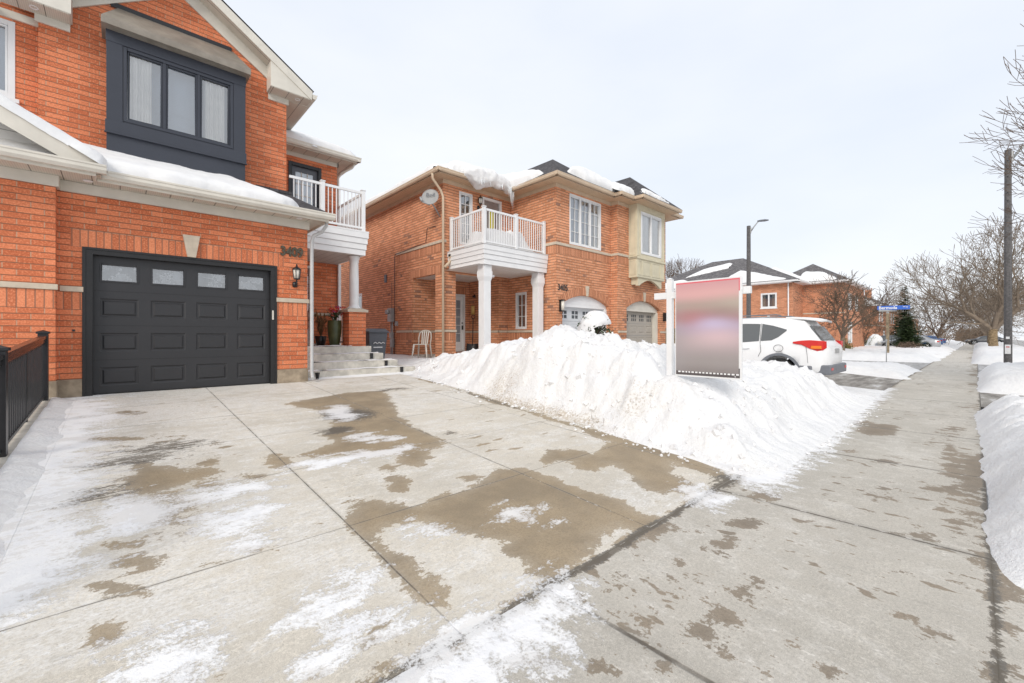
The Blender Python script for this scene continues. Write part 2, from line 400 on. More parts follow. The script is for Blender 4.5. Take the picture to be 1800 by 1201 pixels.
    c=t.mix(t.math('MULTIPLY',rim,.25),c,tuple(q*1.12 for q in dry))
    wc=t.mix(t.step(nm2,.35,.7),tuple(q*1.2 for q in wetc),tuple(q*.80 for q in wetc)); wc=t.mix(t.math('MULTIPLY',t.step(gr,.46,.62),.4),wc,tuple(q*.6 for q in wetc)); wc=t.mix(t.math('MULTIPLY',t.step(ng,.5,.66),.5),wc,tuple(q*.6 for q in wetc))
    da=t.n('ShaderNodeAttribute',attribute_name='dark').outputs['Fac']
    wc=t.mix(t.step(t.math('ADD',da,t.math('MULTIPLY',t.math('SUBTRACT',nf,.5),1.6)),.35,.7),wc,(.085,.075,.062))
    c=t.mix(t.math('MULTIPLY',wt,.92),c,wc)
    dst=t.step(t.math('ADD',da,t.math('ADD',t.math('MULTIPLY',t.math('SUBTRACT',ns2,.5),2.2),t.math('MULTIPLY',t.math('SUBTRACT',gr,.5),.8))),.62,.9)
    c=t.mix(t.math('MULTIPLY',dst,.8),c,(.13,.11,.085))
    hj=None
    for ax,o,s_,w_ in joints:
        v=sx.outputs[ax]; v=t.math('ADD',v,t.math('MULTIPLY',t.math('SUBTRACT',nm,.5),.012))
        pp=t.math('PINGPONG',t.math('SUBTRACT',v,o),s_/2) if s_ else t.math('ABSOLUTE',t.math('SUBTRACT',v,o))
        k=t.math('SUBTRACT',1.,t.step(pp,w_*.55,w_*1.5))
        side=t.math('SUBTRACT',1.,t.step(pp,w_*1.5,w_*6))
        c=t.mix(t.math('MULTIPLY',side,t.math('MULTIPLY',t.step(nm2,.4,.6),.38)),c,tuple(q*.5 for q in dry))
        jc=t.mix(t.step(ns2,.56,.62),(.10,.085,.068),(.66,.64,.60))
        c=t.mix(t.math('MULTIPLY',k,t.math('ADD',.35,t.math('MULTIPLY',t.step(nm2,.35,.6),.5))),c,jc)
        hj=k if hj is None else t.math('MAXIMUM',hj,k)
    # snow residue
    sv=t.math('ADD',sa,t.math('ADD',t.math('ADD',t.math('MULTIPLY',t.math('SUBTRACT',ns,.5),1.15),t.math('MULTIPLY',t.math('SUBTRACT',nm,.5),.45)),t.math('MULTIPLY',t.math('SUBTRACT',nf,.5),.40)))
    thin=t.math('MAXIMUM',t.step(sv,.0,.17),t.math('MULTIPLY',t.step(t.math('ADD',gr,t.math('MULTIPLY',nf,.6)),.66,.84),.85))
    sk=t.math('MULTIPLY',t.math('MULTIPLY',t.step(sv,-.03,.06),t.math('ADD',.15,t.math('MULTIPLY',thin,.85))),t.math('SUBTRACT',1.,t.math('MULTIPLY',wt,.22)))
    c=t.mix(sk,c,t.mix(t.step(nm,.35,.6),(.80,.80,.81),(.86,.855,.85)))
    h=t.math('ADD',t.math('ADD',t.math('MULTIPLY',ng,.16),t.math('MULTIPLY',nf,.2)),t.math('MULTIPLY',sk,t.math('ADD',.9,nf)))
    if hj is not None: h=t.math('SUBTRACT',h,hj)
    rg=t.math('SUBTRACT',.9,t.math('MULTIPLY',wt,.28))
    return t.bsdf(c,rg,h,.5,.008,.25)
WET_= [[[1.83,7.23],[2.35,7.41],[3.03,7.69],[3.72,7.59],[3.3,6.48],[2.93,5.54],[2.8,4.92],[2.77,4.45],[2.82,4.23],[2.33,4.02],[1.96,4.07],[1.67,4.24],[1.4,4.41],[1.34,4.56],[1.61,4.75],[1.75,4.82],[1.72,5.18],[1.89,5.34],[2.04,5.88],[2.1,6.62]],[[0.01,4.63],[0.08,4.92],[0.13,5.33],[0.22,5.03],[0.4,4.79],[0.59,4.7],[0.7,4.51],[0.55,4.37],[0.36,4.32],[0.23,4.29],[0.27,3.98],[0.21,3.96],[0.14,4.2],[0.05,4.39]],[[1.24,3.09],[1.34,3.2],[1.5,3.24],[1.53,3.01],[1.66,2.87],[1.98,2.96],[2.0,2.86],[2.39,2.93],[2.68,3.13],[2.91,2.88],[2.98,1.9],[2.96,1.53],[2.86,1.43],[2.59,1.44],[2.59,1.7],[2.37,1.69],[2.06,1.57],[1.87,1.55],[1.71,1.56],[1.7,1.73],[1.75,1.82],[1.73,1.96],[1.8,2.06],[1.71,2.21],[1.58,2.37],[1.51,2.61],[1.34,2.68],[1.25,2.64],[1.22,2.39],[1.26,2.22],[1.27,2.04],[1.27,1.84],[1.21,1.69],[1.12,1.77],[1.12,2.0],[1.14,2.23],[1.12,2.52],[1.12,2.79],[1.12,2.89]],[[4.39,3.06],[4.64,2.98],[4.76,2.62],[4.39,1.61],[4.19,1.54],[4.21,1.8],[4.26,2.18],[4.0,2.02],[3.84,1.7],[3.51,1.58],[3.5,1.76],[3.33,1.9],[3.47,2.08],[3.69,2.49],[3.36,2.5],[3.29,2.66],[3.52,2.89],[3.85,2.86]],[[3.22,3.11],[3.51,3.18],[3.82,3.04],[3.78,2.77],[3.43,2.82],[3.08,2.88]],[[1.97,3.76],[2.08,3.56],[2.77,4.19],[2.7,4.61],[2.73,5.21]],[[1.24,4.42],[1.19,4.32],[1.11,4.3],[1.03,4.36],[0.99,4.47],[0.99,4.61],[1.04,4.72],[1.13,4.76],[1.21,4.7],[1.25,4.57]],[[0.71,4.79],[0.68,4.71],[0.63,4.69],[0.58,4.73],[0.55,4.81],[0.54,4.91],[0.57,5.0],[0.62,5.02],[0.67,4.98],[0.71,4.89]],[[1.86,3.21],[1.78,3.12],[1.7,3.1],[1.64,3.15],[1.62,3.25],[1.65,3.37],[1.73,3.46],[1.82,3.5],[1.89,3.45],[1.9,3.33]],[[1.94,3.68],[1.9,3.64],[1.84,3.63],[1.8,3.66],[1.78,3.72],[1.8,3.79],[1.84,3.84],[1.9,3.85],[1.94,3.82],[1.96,3.76]],[[2.41,3.03],[2.36,2.99],[2.29,3.0],[2.24,3.04],[2.22,3.1],[2.23,3.16],[2.29,3.19],[2.35,3.19],[2.41,3.15],[2.43,3.09]],[[0.11,3.38],[0.09,3.34],[0.03,3.35],[-0.04,3.41],[-0.1,3.49],[-0.12,3.56],[-0.1,3.61],[-0.04,3.6],[0.03,3.54],[0.09,3.46]],[[0.16,3.08],[0.14,3.02],[0.09,3.01],[0.04,3.05],[-0.01,3.14],[-0.03,3.23],[-0.01,3.3],[0.04,3.32],[0.1,3.27],[0.14,3.18]],[[0.09,2.86],[0.07,2.82],[0.02,2.84],[-0.05,2.89],[-0.11,2.97],[-0.13,3.04],[-0.11,3.08],[-0.05,3.07],[0.02,3.01],[0.07,2.93]],[[0.0,2.53],[-0.01,2.49],[-0.04,2.48],[-0.08,2.51],[-0.11,2.57],[-0.12,2.63],[-0.11,2.68],[-0.08,2.69],[-0.04,2.66],[-0.01,2.6]],[[0.12,2.41],[0.11,2.4],[0.1,2.41],[0.09,2.42],[0.08,2.43],[0.07,2.45],[0.08,2.46],[0.09,2.46],[0.1,2.44],[0.11,2.43]],[[0.84,1.57],[0.82,1.55],[0.78,1.56],[0.75,1.58],[0.74,1.62],[0.74,1.65],[0.77,1.68],[0.8,1.68],[0.83,1.65],[0.85,1.61]],[[0.83,1.78],[0.81,1.76],[0.79,1.76],[0.77,1.78],[0.76,1.81],[0.76,1.83],[0.78,1.85],[0.8,1.85],[0.82,1.83],[0.83,1.8]],[[0.93,1.66],[0.92,1.65],[0.9,1.66],[0.89,1.67],[0.88,1.69],[0.88,1.71],[0.89,1.72],[0.91,1.72],[0.93,1.7],[0.94,1.68]],[[0.61,1.71],[0.6,1.7],[0.58,1.71],[0.56,1.72],[0.55,1.74],[0.54,1.76],[0.55,1.76],[0.57,1.76],[0.59,1.74],[0.6,1.72]],[[0.21,6.06],[0.14,6.03],[-0.02,6.1],[-0.22,6.23],[-0.38,6.39],[-0.44,6.51],[-0.39,6.55],[-0.23,6.48],[-0.02,6.34],[0.15,6.18]],[[0.23,7.55],[0.2,7.47],[0.13,7.45],[0.04,7.51],[-0.02,7.61],[-0.05,7.73],[-0.02,7.81],[0.05,7.83],[0.13,7.78],[0.2,7.67]],[[-0.1,5.21],[-0.13,5.19],[-0.21,5.22],[-0.3,5.29],[-0.38,5.37],[-0.41,5.44],[-0.39,5.47],[-0.31,5.44],[-0.21,5.37],[-0.13,5.28]],[[0.98,4.09],[0.95,4.06],[0.89,4.07],[0.82,4.12],[0.77,4.19],[0.76,4.26],[0.79,4.3],[0.85,4.29],[0.92,4.23],[0.97,4.16]],[[0.63,4.12],[0.61,4.09],[0.55,4.11],[0.49,4.16],[0.44,4.22],[0.42,4.28],[0.45,4.3],[0.5,4.28],[0.57,4.23],[0.62,4.17]],[[0.73,2.81],[0.71,2.79],[0.65,2.81],[0.6,2.86],[0.56,2.91],[0.54,2.96],[0.57,2.97],[0.62,2.96],[0.68,2.91],[0.72,2.85]],[[0.53,2.78],[0.51,2.78],[0.46,2.81],[0.41,2.85],[0.37,2.9],[0.35,2.93],[0.37,2.93],[0.42,2.9],[0.47,2.86],[0.51,2.81]],[[0.32,1.94],[0.31,1.93],[0.29,1.94],[0.27,1.96],[0.25,1.98],[0.24,2.0],[0.25,2.01],[0.27,2.0],[0.3,1.98],[0.32,1.95]],[[1.34,1.19],[1.31,1.19],[1.27,1.21],[1.22,1.26],[1.19,1.3],[1.19,1.33],[1.22,1.33],[1.27,1.3],[1.32,1.26],[1.34,1.22]],[[1.12,1.56],[1.1,1.56],[1.09,1.56],[1.07,1.57],[1.07,1.59],[1.07,1.6],[1.08,1.61],[1.1,1.61],[1.11,1.59],[1.12,1.58]],[[1.38,1.17],[1.35,1.16],[1.31,1.17],[1.28,1.2],[1.26,1.24],[1.27,1.27],[1.3,1.28],[1.34,1.27],[1.38,1.24],[1.39,1.2]],[[1.48,1.02],[1.44,1.0],[1.41,1.01],[1.38,1.03],[1.38,1.06],[1.4,1.09],[1.43,1.1],[1.47,1.1],[1.5,1.08],[1.5,1.04]],[[1.7,0.83],[1.67,0.82],[1.65,0.83],[1.63,0.84],[1.63,0.86],[1.65,0.87],[1.67,0.88],[1.7,0.87],[1.71,0.86],[1.71,0.84]],[[1.99,1.26],[1.96,1.26],[1.92,1.27],[1.89,1.3],[1.88,1.33],[1.89,1.36],[1.92,1.36],[1.96,1.35],[1.99,1.32],[2.01,1.28]],[[2.43,1.04],[2.4,1.03],[2.36,1.04],[2.34,1.06],[2.33,1.09],[2.35,1.11],[2.39,1.11],[2.42,1.1],[2.45,1.08],[2.45,1.05]],[[2.17,1.02],[2.14,1.01],[2.11,1.02],[2.09,1.04],[2.09,1.06],[2.1,1.08],[2.13,1.08],[2.16,1.07],[2.18,1.05],[2.18,1.03]],[[2.11,0.38],[2.09,0.38],[2.06,0.39],[2.04,0.41],[2.04,0.42],[2.06,0.43],[2.08,0.43],[2.11,0.42],[2.13,0.41],[2.13,0.39]],[[1.87,1.04],[1.84,1.03],[1.81,1.04],[1.78,1.07],[1.77,1.09],[1.78,1.11],[1.81,1.12],[1.84,1.11],[1.87,1.08],[1.88,1.05]],[[1.7,0.94],[1.69,0.94],[1.67,0.94],[1.66,0.95],[1.66,0.96],[1.67,0.97],[1.68,0.98],[1.7,0.97],[1.71,0.96],[1.71,0.95]],[[2.97,1.07],[2.93,1.07],[2.88,1.09],[2.85,1.12],[2.84,1.15],[2.85,1.17],[2.89,1.18],[2.94,1.16],[2.98,1.12],[2.99,1.09]],[[2.79,1.14],[2.77,1.14],[2.75,1.14],[2.73,1.16],[2.73,1.17],[2.74,1.18],[2.76,1.18],[2.79,1.18],[2.8,1.17],[2.8,1.15]],[[2.26,1.1],[2.24,1.1],[2.22,1.11],[2.2,1.12],[2.2,1.14],[2.21,1.15],[2.23,1.15],[2.25,1.15],[2.27,1.13],[2.27,1.12]],[[2.47,1.16],[2.46,1.16],[2.44,1.16],[2.43,1.17],[2.43,1.18],[2.44,1.19],[2.46,1.19],[2.47,1.19],[2.48,1.18],[2.48,1.17]],[[3.05,1.09],[3.03,1.09],[3.01,1.09],[3.0,1.1],[3.0,1.12],[3.01,1.13],[3.03,1.13],[3.05,1.13],[3.07,1.12],[3.06,1.1]],[[3.48,0.02],[3.45,0.03],[3.41,0.04],[3.39,0.06],[3.39,0.08],[3.41,0.09],[3.45,0.08],[3.49,0.07],[3.51,0.05],[3.51,0.03]],[[3.99,-0.14],[3.9,-0.12],[3.81,-0.08],[3.76,-0.03],[3.75,0.01],[3.8,0.03],[3.89,0.02],[3.99,-0.03],[4.05,-0.08],[4.05,-0.13]],[[3.75,-0.2],[3.64,-0.18],[3.54,-0.14],[3.49,-0.09],[3.5,-0.05],[3.57,-0.04],[3.68,-0.05],[3.79,-0.1],[3.85,-0.15],[3.83,-0.18]],[[6.42,0.05],[6.12,0.07],[5.91,0.11],[5.84,0.17],[5.96,0.22],[6.21,0.25],[6.54,0.24],[6.8,0.19],[6.87,0.13],[6.72,0.08]],[[7.11,0.13],[6.8,0.13],[6.6,0.16],[6.55,0.2],[6.69,0.24],[6.96,0.26],[7.3,0.26],[7.55,0.23],[7.6,0.19],[7.42,0.15]],[[5.5,0.09],[5.4,0.11],[5.29,0.17],[5.21,0.25],[5.18,0.31],[5.23,0.34],[5.32,0.32],[5.44,0.26],[5.52,0.18],[5.55,0.11]],[[6.05,-0.04],[5.93,-0.02],[5.82,0.02],[5.76,0.07],[5.77,0.12],[5.85,0.14],[5.98,0.12],[6.09,0.08],[6.15,0.02],[6.14,-0.02]],[[4.74,0.45],[4.69,0.46],[4.64,0.49],[4.6,0.52],[4.59,0.56],[4.61,0.57],[4.66,0.56],[4.72,0.54],[4.76,0.5],[4.77,0.47]],[[6.17,0.62],[6.1,0.63],[6.02,0.66],[5.97,0.71],[5.96,0.75],[6.01,0.77],[6.08,0.76],[6.16,0.73],[6.21,0.68],[6.22,0.64]],[[8.71,1.08],[8.52,1.08],[8.35,1.14],[8.25,1.23],[8.27,1.32],[8.39,1.37],[8.59,1.37],[8.77,1.31],[8.87,1.22],[8.85,1.13]],[[8.36,0.72],[7.99,0.74],[7.69,0.84],[7.54,0.97],[7.59,1.11],[7.84,1.2],[8.21,1.2],[8.57,1.11],[8.74,0.95],[8.65,0.8]],[[5.06,0.37],[5.01,0.38],[4.94,0.42],[4.89,0.47],[4.87,0.52],[4.89,0.53],[4.94,0.52],[5.01,0.48],[5.07,0.43],[5.09,0.39]],[[6.46,0.93],[6.39,0.93],[6.31,0.97],[6.25,1.02],[6.24,1.07],[6.28,1.09],[6.36,1.09],[6.44,1.05],[6.5,1.0],[6.51,0.95]],[[4.08,0.21],[4.04,0.23],[3.98,0.28],[3.91,0.34],[3.87,0.39],[3.87,0.41],[3.91,0.39],[3.98,0.34],[4.04,0.28],[4.08,0.23]],[[2.74,0.11],[2.72,0.12],[2.69,0.14],[2.66,0.16],[2.64,0.18],[2.64,0.19],[2.66,0.19],[2.69,0.17],[2.72,0.14],[2.74,0.12]],[[2.81,0.2],[2.79,0.2],[2.77,0.22],[2.75,0.24],[2.74,0.25],[2.75,0.26],[2.77,0.25],[2.8,0.24],[2.82,0.22],[2.82,0.21]],[[3.44,1.02],[3.37,1.03],[3.28,1.07],[3.22,1.13],[3.19,1.19],[3.22,1.23],[3.29,1.23],[3.38,1.19],[3.45,1.12],[3.47,1.06]],[[4.13,1.12],[4.01,1.12],[3.91,1.15],[3.84,1.21],[3.84,1.27],[3.91,1.32],[4.03,1.33],[4.14,1.3],[4.21,1.24],[4.21,1.17]],[[2.63,-0.09],[2.56,-0.08],[2.5,-0.06],[2.48,-0.04],[2.5,-0.02],[2.55,-0.02],[2.62,-0.02],[2.68,-0.04],[2.71,-0.07],[2.69,-0.09]],[[3.54,-0.21],[3.49,-0.19],[3.43,-0.16],[3.39,-0.12],[3.38,-0.09],[3.41,-0.08],[3.47,-0.1],[3.53,-0.13],[3.57,-0.17],[3.58,-0.2]],[[1.86,1.11],[1.83,1.11],[1.8,1.13],[1.77,1.16],[1.75,1.19],[1.76,1.21],[1.78,1.21],[1.81,1.19],[1.85,1.16],[1.86,1.13]]]
SNOW_= [[[-0.83,5.4],[-0.79,7.0],[-0.8,8.87],[-0.66,8.69],[-0.5,7.78],[-0.54,6.83],[-0.44,6.0],[-0.47,5.13],[-0.52,4.59],[-0.48,4.11],[-0.47,3.75],[-0.57,3.74]],[[0.45,3.57],[0.61,3.55],[0.79,3.58],[0.84,3.51],[0.72,3.36],[0.6,3.26],[0.48,3.24]],[[0.79,1.53],[0.88,1.57],[1.0,1.56],[1.12,1.54],[1.16,1.71],[1.21,1.64],[1.31,1.53],[1.48,1.53],[1.66,1.56],[1.83,1.52],[1.81,1.47],[1.62,1.41],[1.49,1.28],[1.36,1.22],[1.24,1.29],[1.16,1.31],[1.03,1.22],[0.76,1.47]],[[0.08,2.13],[0.1,2.33],[0.19,2.33],[0.19,2.18],[0.16,2.06]],[[-0.01,2.21],[0.01,2.34],[0.06,2.34],[0.07,2.22],[0.05,2.15]],[[0.59,1.87],[0.7,1.94],[0.85,1.95],[0.91,1.89],[0.84,1.88],[0.73,1.86],[0.64,1.81]],[[0.6,2.19],[0.72,2.26],[0.84,2.22],[0.91,2.21],[0.82,2.11],[0.67,2.11]],[[-0.07,3.73],[-0.11,4.14],[-0.01,4.27],[0.18,4.13],[0.22,3.81],[0.14,3.62],[0.03,3.6]],[[0.49,3.29],[0.62,3.37],[0.62,2.97],[0.57,3.12]],[[-0.52,3.52],[-0.39,3.46],[-0.3,3.31],[-0.37,3.25],[-0.48,3.27]],[[1.47,2.58],[1.57,2.57],[1.62,2.34],[1.53,2.33],[1.48,2.42]],[[2.16,2.32],[2.23,2.18],[2.16,2.17],[2.11,2.24]],[[3.65,1.74],[3.86,1.68],[3.68,1.43],[3.43,1.41],[3.53,1.57]],[[13.68,2.24],[14.95,1.5],[9.78,1.35],[6.35,1.24],[4.8,1.25],[4.13,1.23],[4.5,1.65],[6.99,2.36]],[[2.18,6.42],[2.52,6.65],[2.42,5.88],[2.15,5.69]],[[1.98,4.91],[2.2,4.94],[2.3,4.6],[2.07,4.64]],[[1.3,4.3],[1.7,4.3],[2.36,4.22],[2.39,4.12],[1.79,4.1],[1.31,4.12]],[[0.38,4.07],[0.75,4.08],[1.07,4.1],[1.1,4.03],[0.77,3.94],[0.49,3.89]]]
# ================================================================== GROUND
def gz(X,Y):
    X=np.asarray(X,float); Y=np.asarray(Y,float)
    return np.clip(.0556*(Y-1.56),0,.43)+np.clip(.03*(Y-9.3),0,.14)
M['road']=None
def asphalt(name,a,b,film):
    t=NT(name); ob=t.n('ShaderNodeTexCoord').outputs['Object']; mp=t.n('ShaderNodeMapping'); t.l(ob,mp.inputs[0]); mp.inputs['Scale'].default_value=(.35,1.6,1)
    n=t.noise(mp.outputs[0],2.2,6,.65); nf=t.noise(ob,120,3,.7)
    c=t.mix(t.step(n,.35,.6),a,b); c=t.mix(t.math('MULTIPLY',t.step(n,.55,.68),film),c,(.72,.72,.74)); c=t.mix(t.math('MULTIPLY',t.step(nf,.5,.7),.4),c,tuple(q*1.6 for q in b))
    return t.bsdf(c,.8,nf,.4,.006,.3)
M['asph']=asphalt('salted_asphalt',(.15,.135,.12),(.33,.31,.28),.5)
M['road']=asphalt('salted_road',(.30,.29,.28),(.42,.41,.40),.4)
DRY=(.62,.572,.492); WET=(.31,.238,.15); SDRY=(.50,.467,.41); SWET=(.23,.18,.125)
M['drive']=concrete('driveway_concrete',DRY,WET,[(1,1.56+1.305,1.305,.0032),(0,1.143,1.617,.0042)],(.5,1.4),(.80,.79,.77))
M['walk']=concrete('sidewalk_concrete',SDRY,SWET,[(0,1.697,2.19,.012)],(1.5,.75),(.70,.67,.62),1.5,.436)
M['plainc']=concrete('apron_concrete',SDRY,SWET,[(0,1.697,2.19,.012)],(1.5,.75),(.70,.67,.62),1.5,.436)
def fields(polys,X,Y,clipd=.6):
    f=np.full(X.shape,-clipd)
    for P in polys:
        a=np.array(P); x0,y0=a.min(0)-clipd; x1,y1=a.max(0)+clipd
        m=(X>x0)&(X<x1)&(Y>y0)&(Y<y1)
        if m.any(): f[m]=np.maximum(f[m],sdf(P,X[m],Y[m]))
    return np.maximum(f,-clipd)
def sheet(name,xs,ys,zf,mat,att=True,darkc=None):
    X,Y=np.meshgrid(xs,ys,indexing='ij'); Z=zf(X,Y)+np.zeros_like(X)
    A={}
    if att:
        wet=fields(WET_P,X,Y); 
        snow=fields(SNOW_P,X,Y)
        # bias: thin wind-blown residue thick along the fence side and thinning to the right
        left=ss(1.6,-.9,X)*ss(1.9,3.2,Y)
        snow2=np.maximum(np.clip(snow*1.2,-.6,.28)+.10, -.43+.46*left+.16*fbm(X*.8,Y*.8,3)+.30*ss(.1,-.6,X)*ss(2.2,3.4,Y)-.2*ss(1.5,4,X)+.04*ss(6,9,Y))
        snow2=np.where(Y<1.5,np.clip(snow*1.2,-.6,.28)+.10-.0,snow2)
        lf=ss(1.9,.2,X)*ss(1.9,3.4,Y)*ss(9.2,8.0,Y)
        wet=np.maximum(np.where(wet<-.16,-.5,wet),-.30+.235*lf+.10*fbm(X*.9+5,Y*.9,3)+.05*ss(2.4,3.2,Y))
        A['wet']=np.clip(wet,-.5,.5); A['snow']=snow2
        A['film']=np.where(Y>1.56,.14+.35*fbm(X*.9+3,Y*1.1,3)+.38*left+.18*ss(5,8,Y),.16+.32*fbm(X*.6+9,Y*2,3)+.4*ss(15,40,X))
        A['dark']=np.maximum.reduce([np.exp(-(((X-x)/a)**2+((Y-y)/b)**2)) for x,y,a,b in DARK])
        ft=np.interp(Y,[1.2,1.5,2.5,3.9,5.3,6.6,8.3,9.6,10.9],[4.42,4.42,4.53,4.72,4.84,4.99,5.15,5.3,5.6])-.10
        A['wet']=np.maximum(A['wet'],np.where((Y>1.56)&(Y<9.2),.10-np.abs(X-ft)+.26*fbm(X*1.5,Y*1.2+4,4),-.5))
        A['dark']=np.maximum(A['dark'],.55*ss(.22,.0,np.abs(X-ft))*ss(4,5.5,Y)*ss(9,7.5,Y))
        # edge between driveway and sidewalk: broken, debris-filled
        A['wet']=np.maximum(A['wet'],.05-np.abs(Y-1.56)+.06*fbm(X*4,Y*4,4))
        A['dark']=np.maximum(A['dark'],ss(.055,.012,np.abs(Y-1.56+.02*fbm(X*3,Y*0,2)))*1.25)
        # worn joint along the outer edge of the sidewalk
        A['wet']=np.maximum(A['wet'],.02-np.abs(Y+.06)+.05*fbm(X*4,Y*4+7,3)); A['dark']=np.maximum(A['dark'],ss(.045,.01,np.abs(Y+.06+.02*fbm(X*4,Y*0,2))))
        # outer third of the walk is damp further on
        A['wet']=np.maximum(A['wet'],-.10+.09*ss(.55,.0,Y)*ss(3.5,5,X)+.16*fbm(X*.9,Y*3.5+2,4)-.5*(Y>1.5))
    m=MB(); m.grid(X,Y,Z); o=m.build(name,mat,attrs={k:v for k,v in A.items()} if att else None); tag(o,kind='structure'); return o
DARK=[(.1,5.3,.6,.22),(-.2,4.4,.35,.12),(3.9,7.6,.5,.2),(.35,5.6,.5,.25),(2.35,6.0,.5,.45),(1.9,5.3,.3,.2),(4.15,1.6,.3,.12),(-.3,4.6,.4,.15),(3.0,4.4,.15,.1)]
WET_P=WET_; SNOW_P=SNOW_
def arr(*seg):
    out=[]
    for a,b,n in seg: out+=list(np.linspace(a,b,n,endpoint=False))
    return np.array(out+[seg[-1][1]])
sheet('driveway',arr((-.72,5.05,150)),arr((1.56,9.5,200)),lambda X,Y:gz(X,Y)+.004*0,M['drive'])
sheet('sidewalk',arr((-2,6,200),(6,20,140),(20,60,100),(60,260,60)),arr((-.06,1.56,42)),lambda X,Y:0*X,M['walk'])
sheet('apron',arr((-2,4.6,150)),arr((-3.4,-.06,60)),lambda X,Y:-.004+0*X-.02*np.clip(-.06-Y,0,9),M['plainc'])
def flat(name,x0,x1,y0,y1,z,mat,n=24):
    xs=np.linspace(x0,x1,n); ys=np.linspace(y0,y1,n); X,Y=np.meshgrid(xs,ys,indexing='ij'); Z=z(X,Y) if callable(z) else z+0*X
    m=MB(); m.grid(X,Y,Z); return tag(m.build(name,mat),kind='structure')
flat('ground',-900,1500,-1100,1100,-.09,M['snowc'],3)
flat('front_yard',-14,24,1.5,30,lambda X,Y:gz(X,Y)-.035,M['snowc'],60)
flat('neighbour_driveway',10.4,19.2,1.565,9.6,lambda X,Y:gz(X,Y)-.012,M['asph'],20)
flat('driveway_crossing',12.2,15.75,-3.6,-.065,lambda X,Y:-.006+0*X,M['asph'],4)
flat('side_street',24.4,30.9,1.565,60,-.01,M['road'],6)
flat('side_street_crossing',24.4,30.9,-3.6,-.065,-.008,M['road'],4)
flat('road',-40,500,-11.5,-3.62,-.03,M['road'],8)
# ---------------- snow heaps: real relief, thinning out to nothing at the toe
def relief(X,Y,k=1.):
    wx=X+.25*fbm(X*1.9+5,Y*1.9,3); wy=Y+.25*fbm(X*1.9,Y*1.9+8,3)
    lump=np.clip(.55-worley(wx*1.5,wy*1.5),-.3,.6)
    lump2=np.clip(.5-worley(wx*4.2+3,wy*4.2),-.3,.5); lump3=np.clip(.5-worley(wx*10+3,wy*10),-.3,.5)
    m_=.35+.65*ss(-.15,.25,fbm(X*.8+2,Y*.8+4,3))
    return k*(.16*fbm(X*1.3,Y*1.3,5,.6)+.17*lump+m_*(.15*lump2+.05*lump3)+.05*fbm(X*6,Y*6,4,.6))
def snowfield(name,x0,x1,y0,y1,res,hf,dirtf=None,base=gz,resy=None,mat=None):
    xs=np.arange(x0,x1+res,res); ys=np.arange(y0,y1+(resy or res),resy or res)
    X,Y=np.meshgrid(xs,ys,indexing='ij'); h=hf(X,Y); Z=base(X,Y)-.02+h
    D=dirtf(X,Y,h) if dirtf else 0*X
    m=MB(); m.grid(X,Y,Z,mask=h>-.03); o=m.build(name,mat or M['snow'],attrs={'dirt':D}); return tag(o,kind='structure')
def table(xs,ys,T,X,Y):
    T=np.array(T,float); xs=np.array(xs,float); ys=np.array(ys,float)
    u=np.clip(np.interp(X.ravel(),xs,np.arange(len(xs))),0,len(xs)-1.001); v=np.clip(np.interp(Y.ravel(),ys,np.arange(len(ys))),0,len(ys)-1.001)
    i=u.astype(int); j=v.astype(int); fu=u-i; fv=v-j; fu=fu*fu*(3-2*fu); fv=fv*fv*(3-2*fv)
    z=(T[j,i]*(1-fu)+T[j,i+1]*fu)*(1-fv)+(T[j+1,i]*(1-fu)+T[j+1,i+1]*fu)*fv
    return z.reshape(X.shape)
BX=[4.4,5.3,6.2,7.2,8.4,9.6,10.6,12,13.7]
BY=[1.4,2.2,2.9,3.5,4.2,5.2,6.5,8.0,9.2,10.5,12]
BT=[[.25,.30,.30,.25,.25,.20,.15,.10,.05],
    [.45,.55,.60,.62,.66,.68,.62,.15,.0],
    [.60,.72,.78,.76,.72,.70,.62,.10,.0],
    [.75,.95,1.08,1.0,.84,.72,.55,.05,.0],
    [.90,1.15,1.33,1.15,.90,.60,.25,.0,.0],
    [.95,1.20,1.42,1.15,.85,.50,.10,.0,.0],
    [.75,.98,1.10,.98,.75,.40,.05,.0,.0],
    [.50,.62,.78,.80,.65,.35,.05,.0,.0],
    [.28,.40,.52,.58,.50,.30,.05,.0,.0],
    [.15,.24,.30,.32,.30,.20,.05,.0,.0],
    [.10,.15,.16,.18,.15,.10,.0,.0,.0]]
def bankA(X,Y):
    foot=np.interp(Y,[1.2,1.5,2.5,3.9,5.3,6.6,8.3,9.6,10.9],[4.42,4.42,4.53,4.72,4.84,4.99,5.15,5.3,5.6])+.05*fbm(X*1.5+3,Y*1.6,3)
    toe=np.interp(X,[4.3,4.9,6.2,9,13.7],[1.5,1.27,1.27,1.38,1.45])+.06*fbm(X*1.8,Y*1.8+1,3)
    dx=X-foot; dy=Y-toe; wob=.10*fbm(X*2.3,Y*2.3,3)
    rx=ss(-.02,.85,dx+wob); ry=np.clip((dy+wob*.6)/1.15,-.2,1); ry=np.where(ry>0,1-(1-ry)**1.6,ry)
    far=ss(13.9,11.5,X)
    T=table(BX,BY,BT,X,Y)*(1-.13*ss(3,4,Y)-.20*ss(6.5,9,Y))
    h=T*np.maximum(rx,0)*np.maximum(ry,0)*far
    edge=np.minimum(np.minimum(dx,dy),.6)
    # scalloped toe cut by the shovel
    h=h+relief(X,Y,1.)*ss(0,.7,edge)*ss(0,.35,T)+.05*ss(-.05,.1,edge+.25*wob)-.02
    h=h+.03*(vn(X*14,Y*3)-.5)*ss(.0,.2,dy)*ss(.8,.3,dy)
    return np.where(edge<-.08,-.2,h)
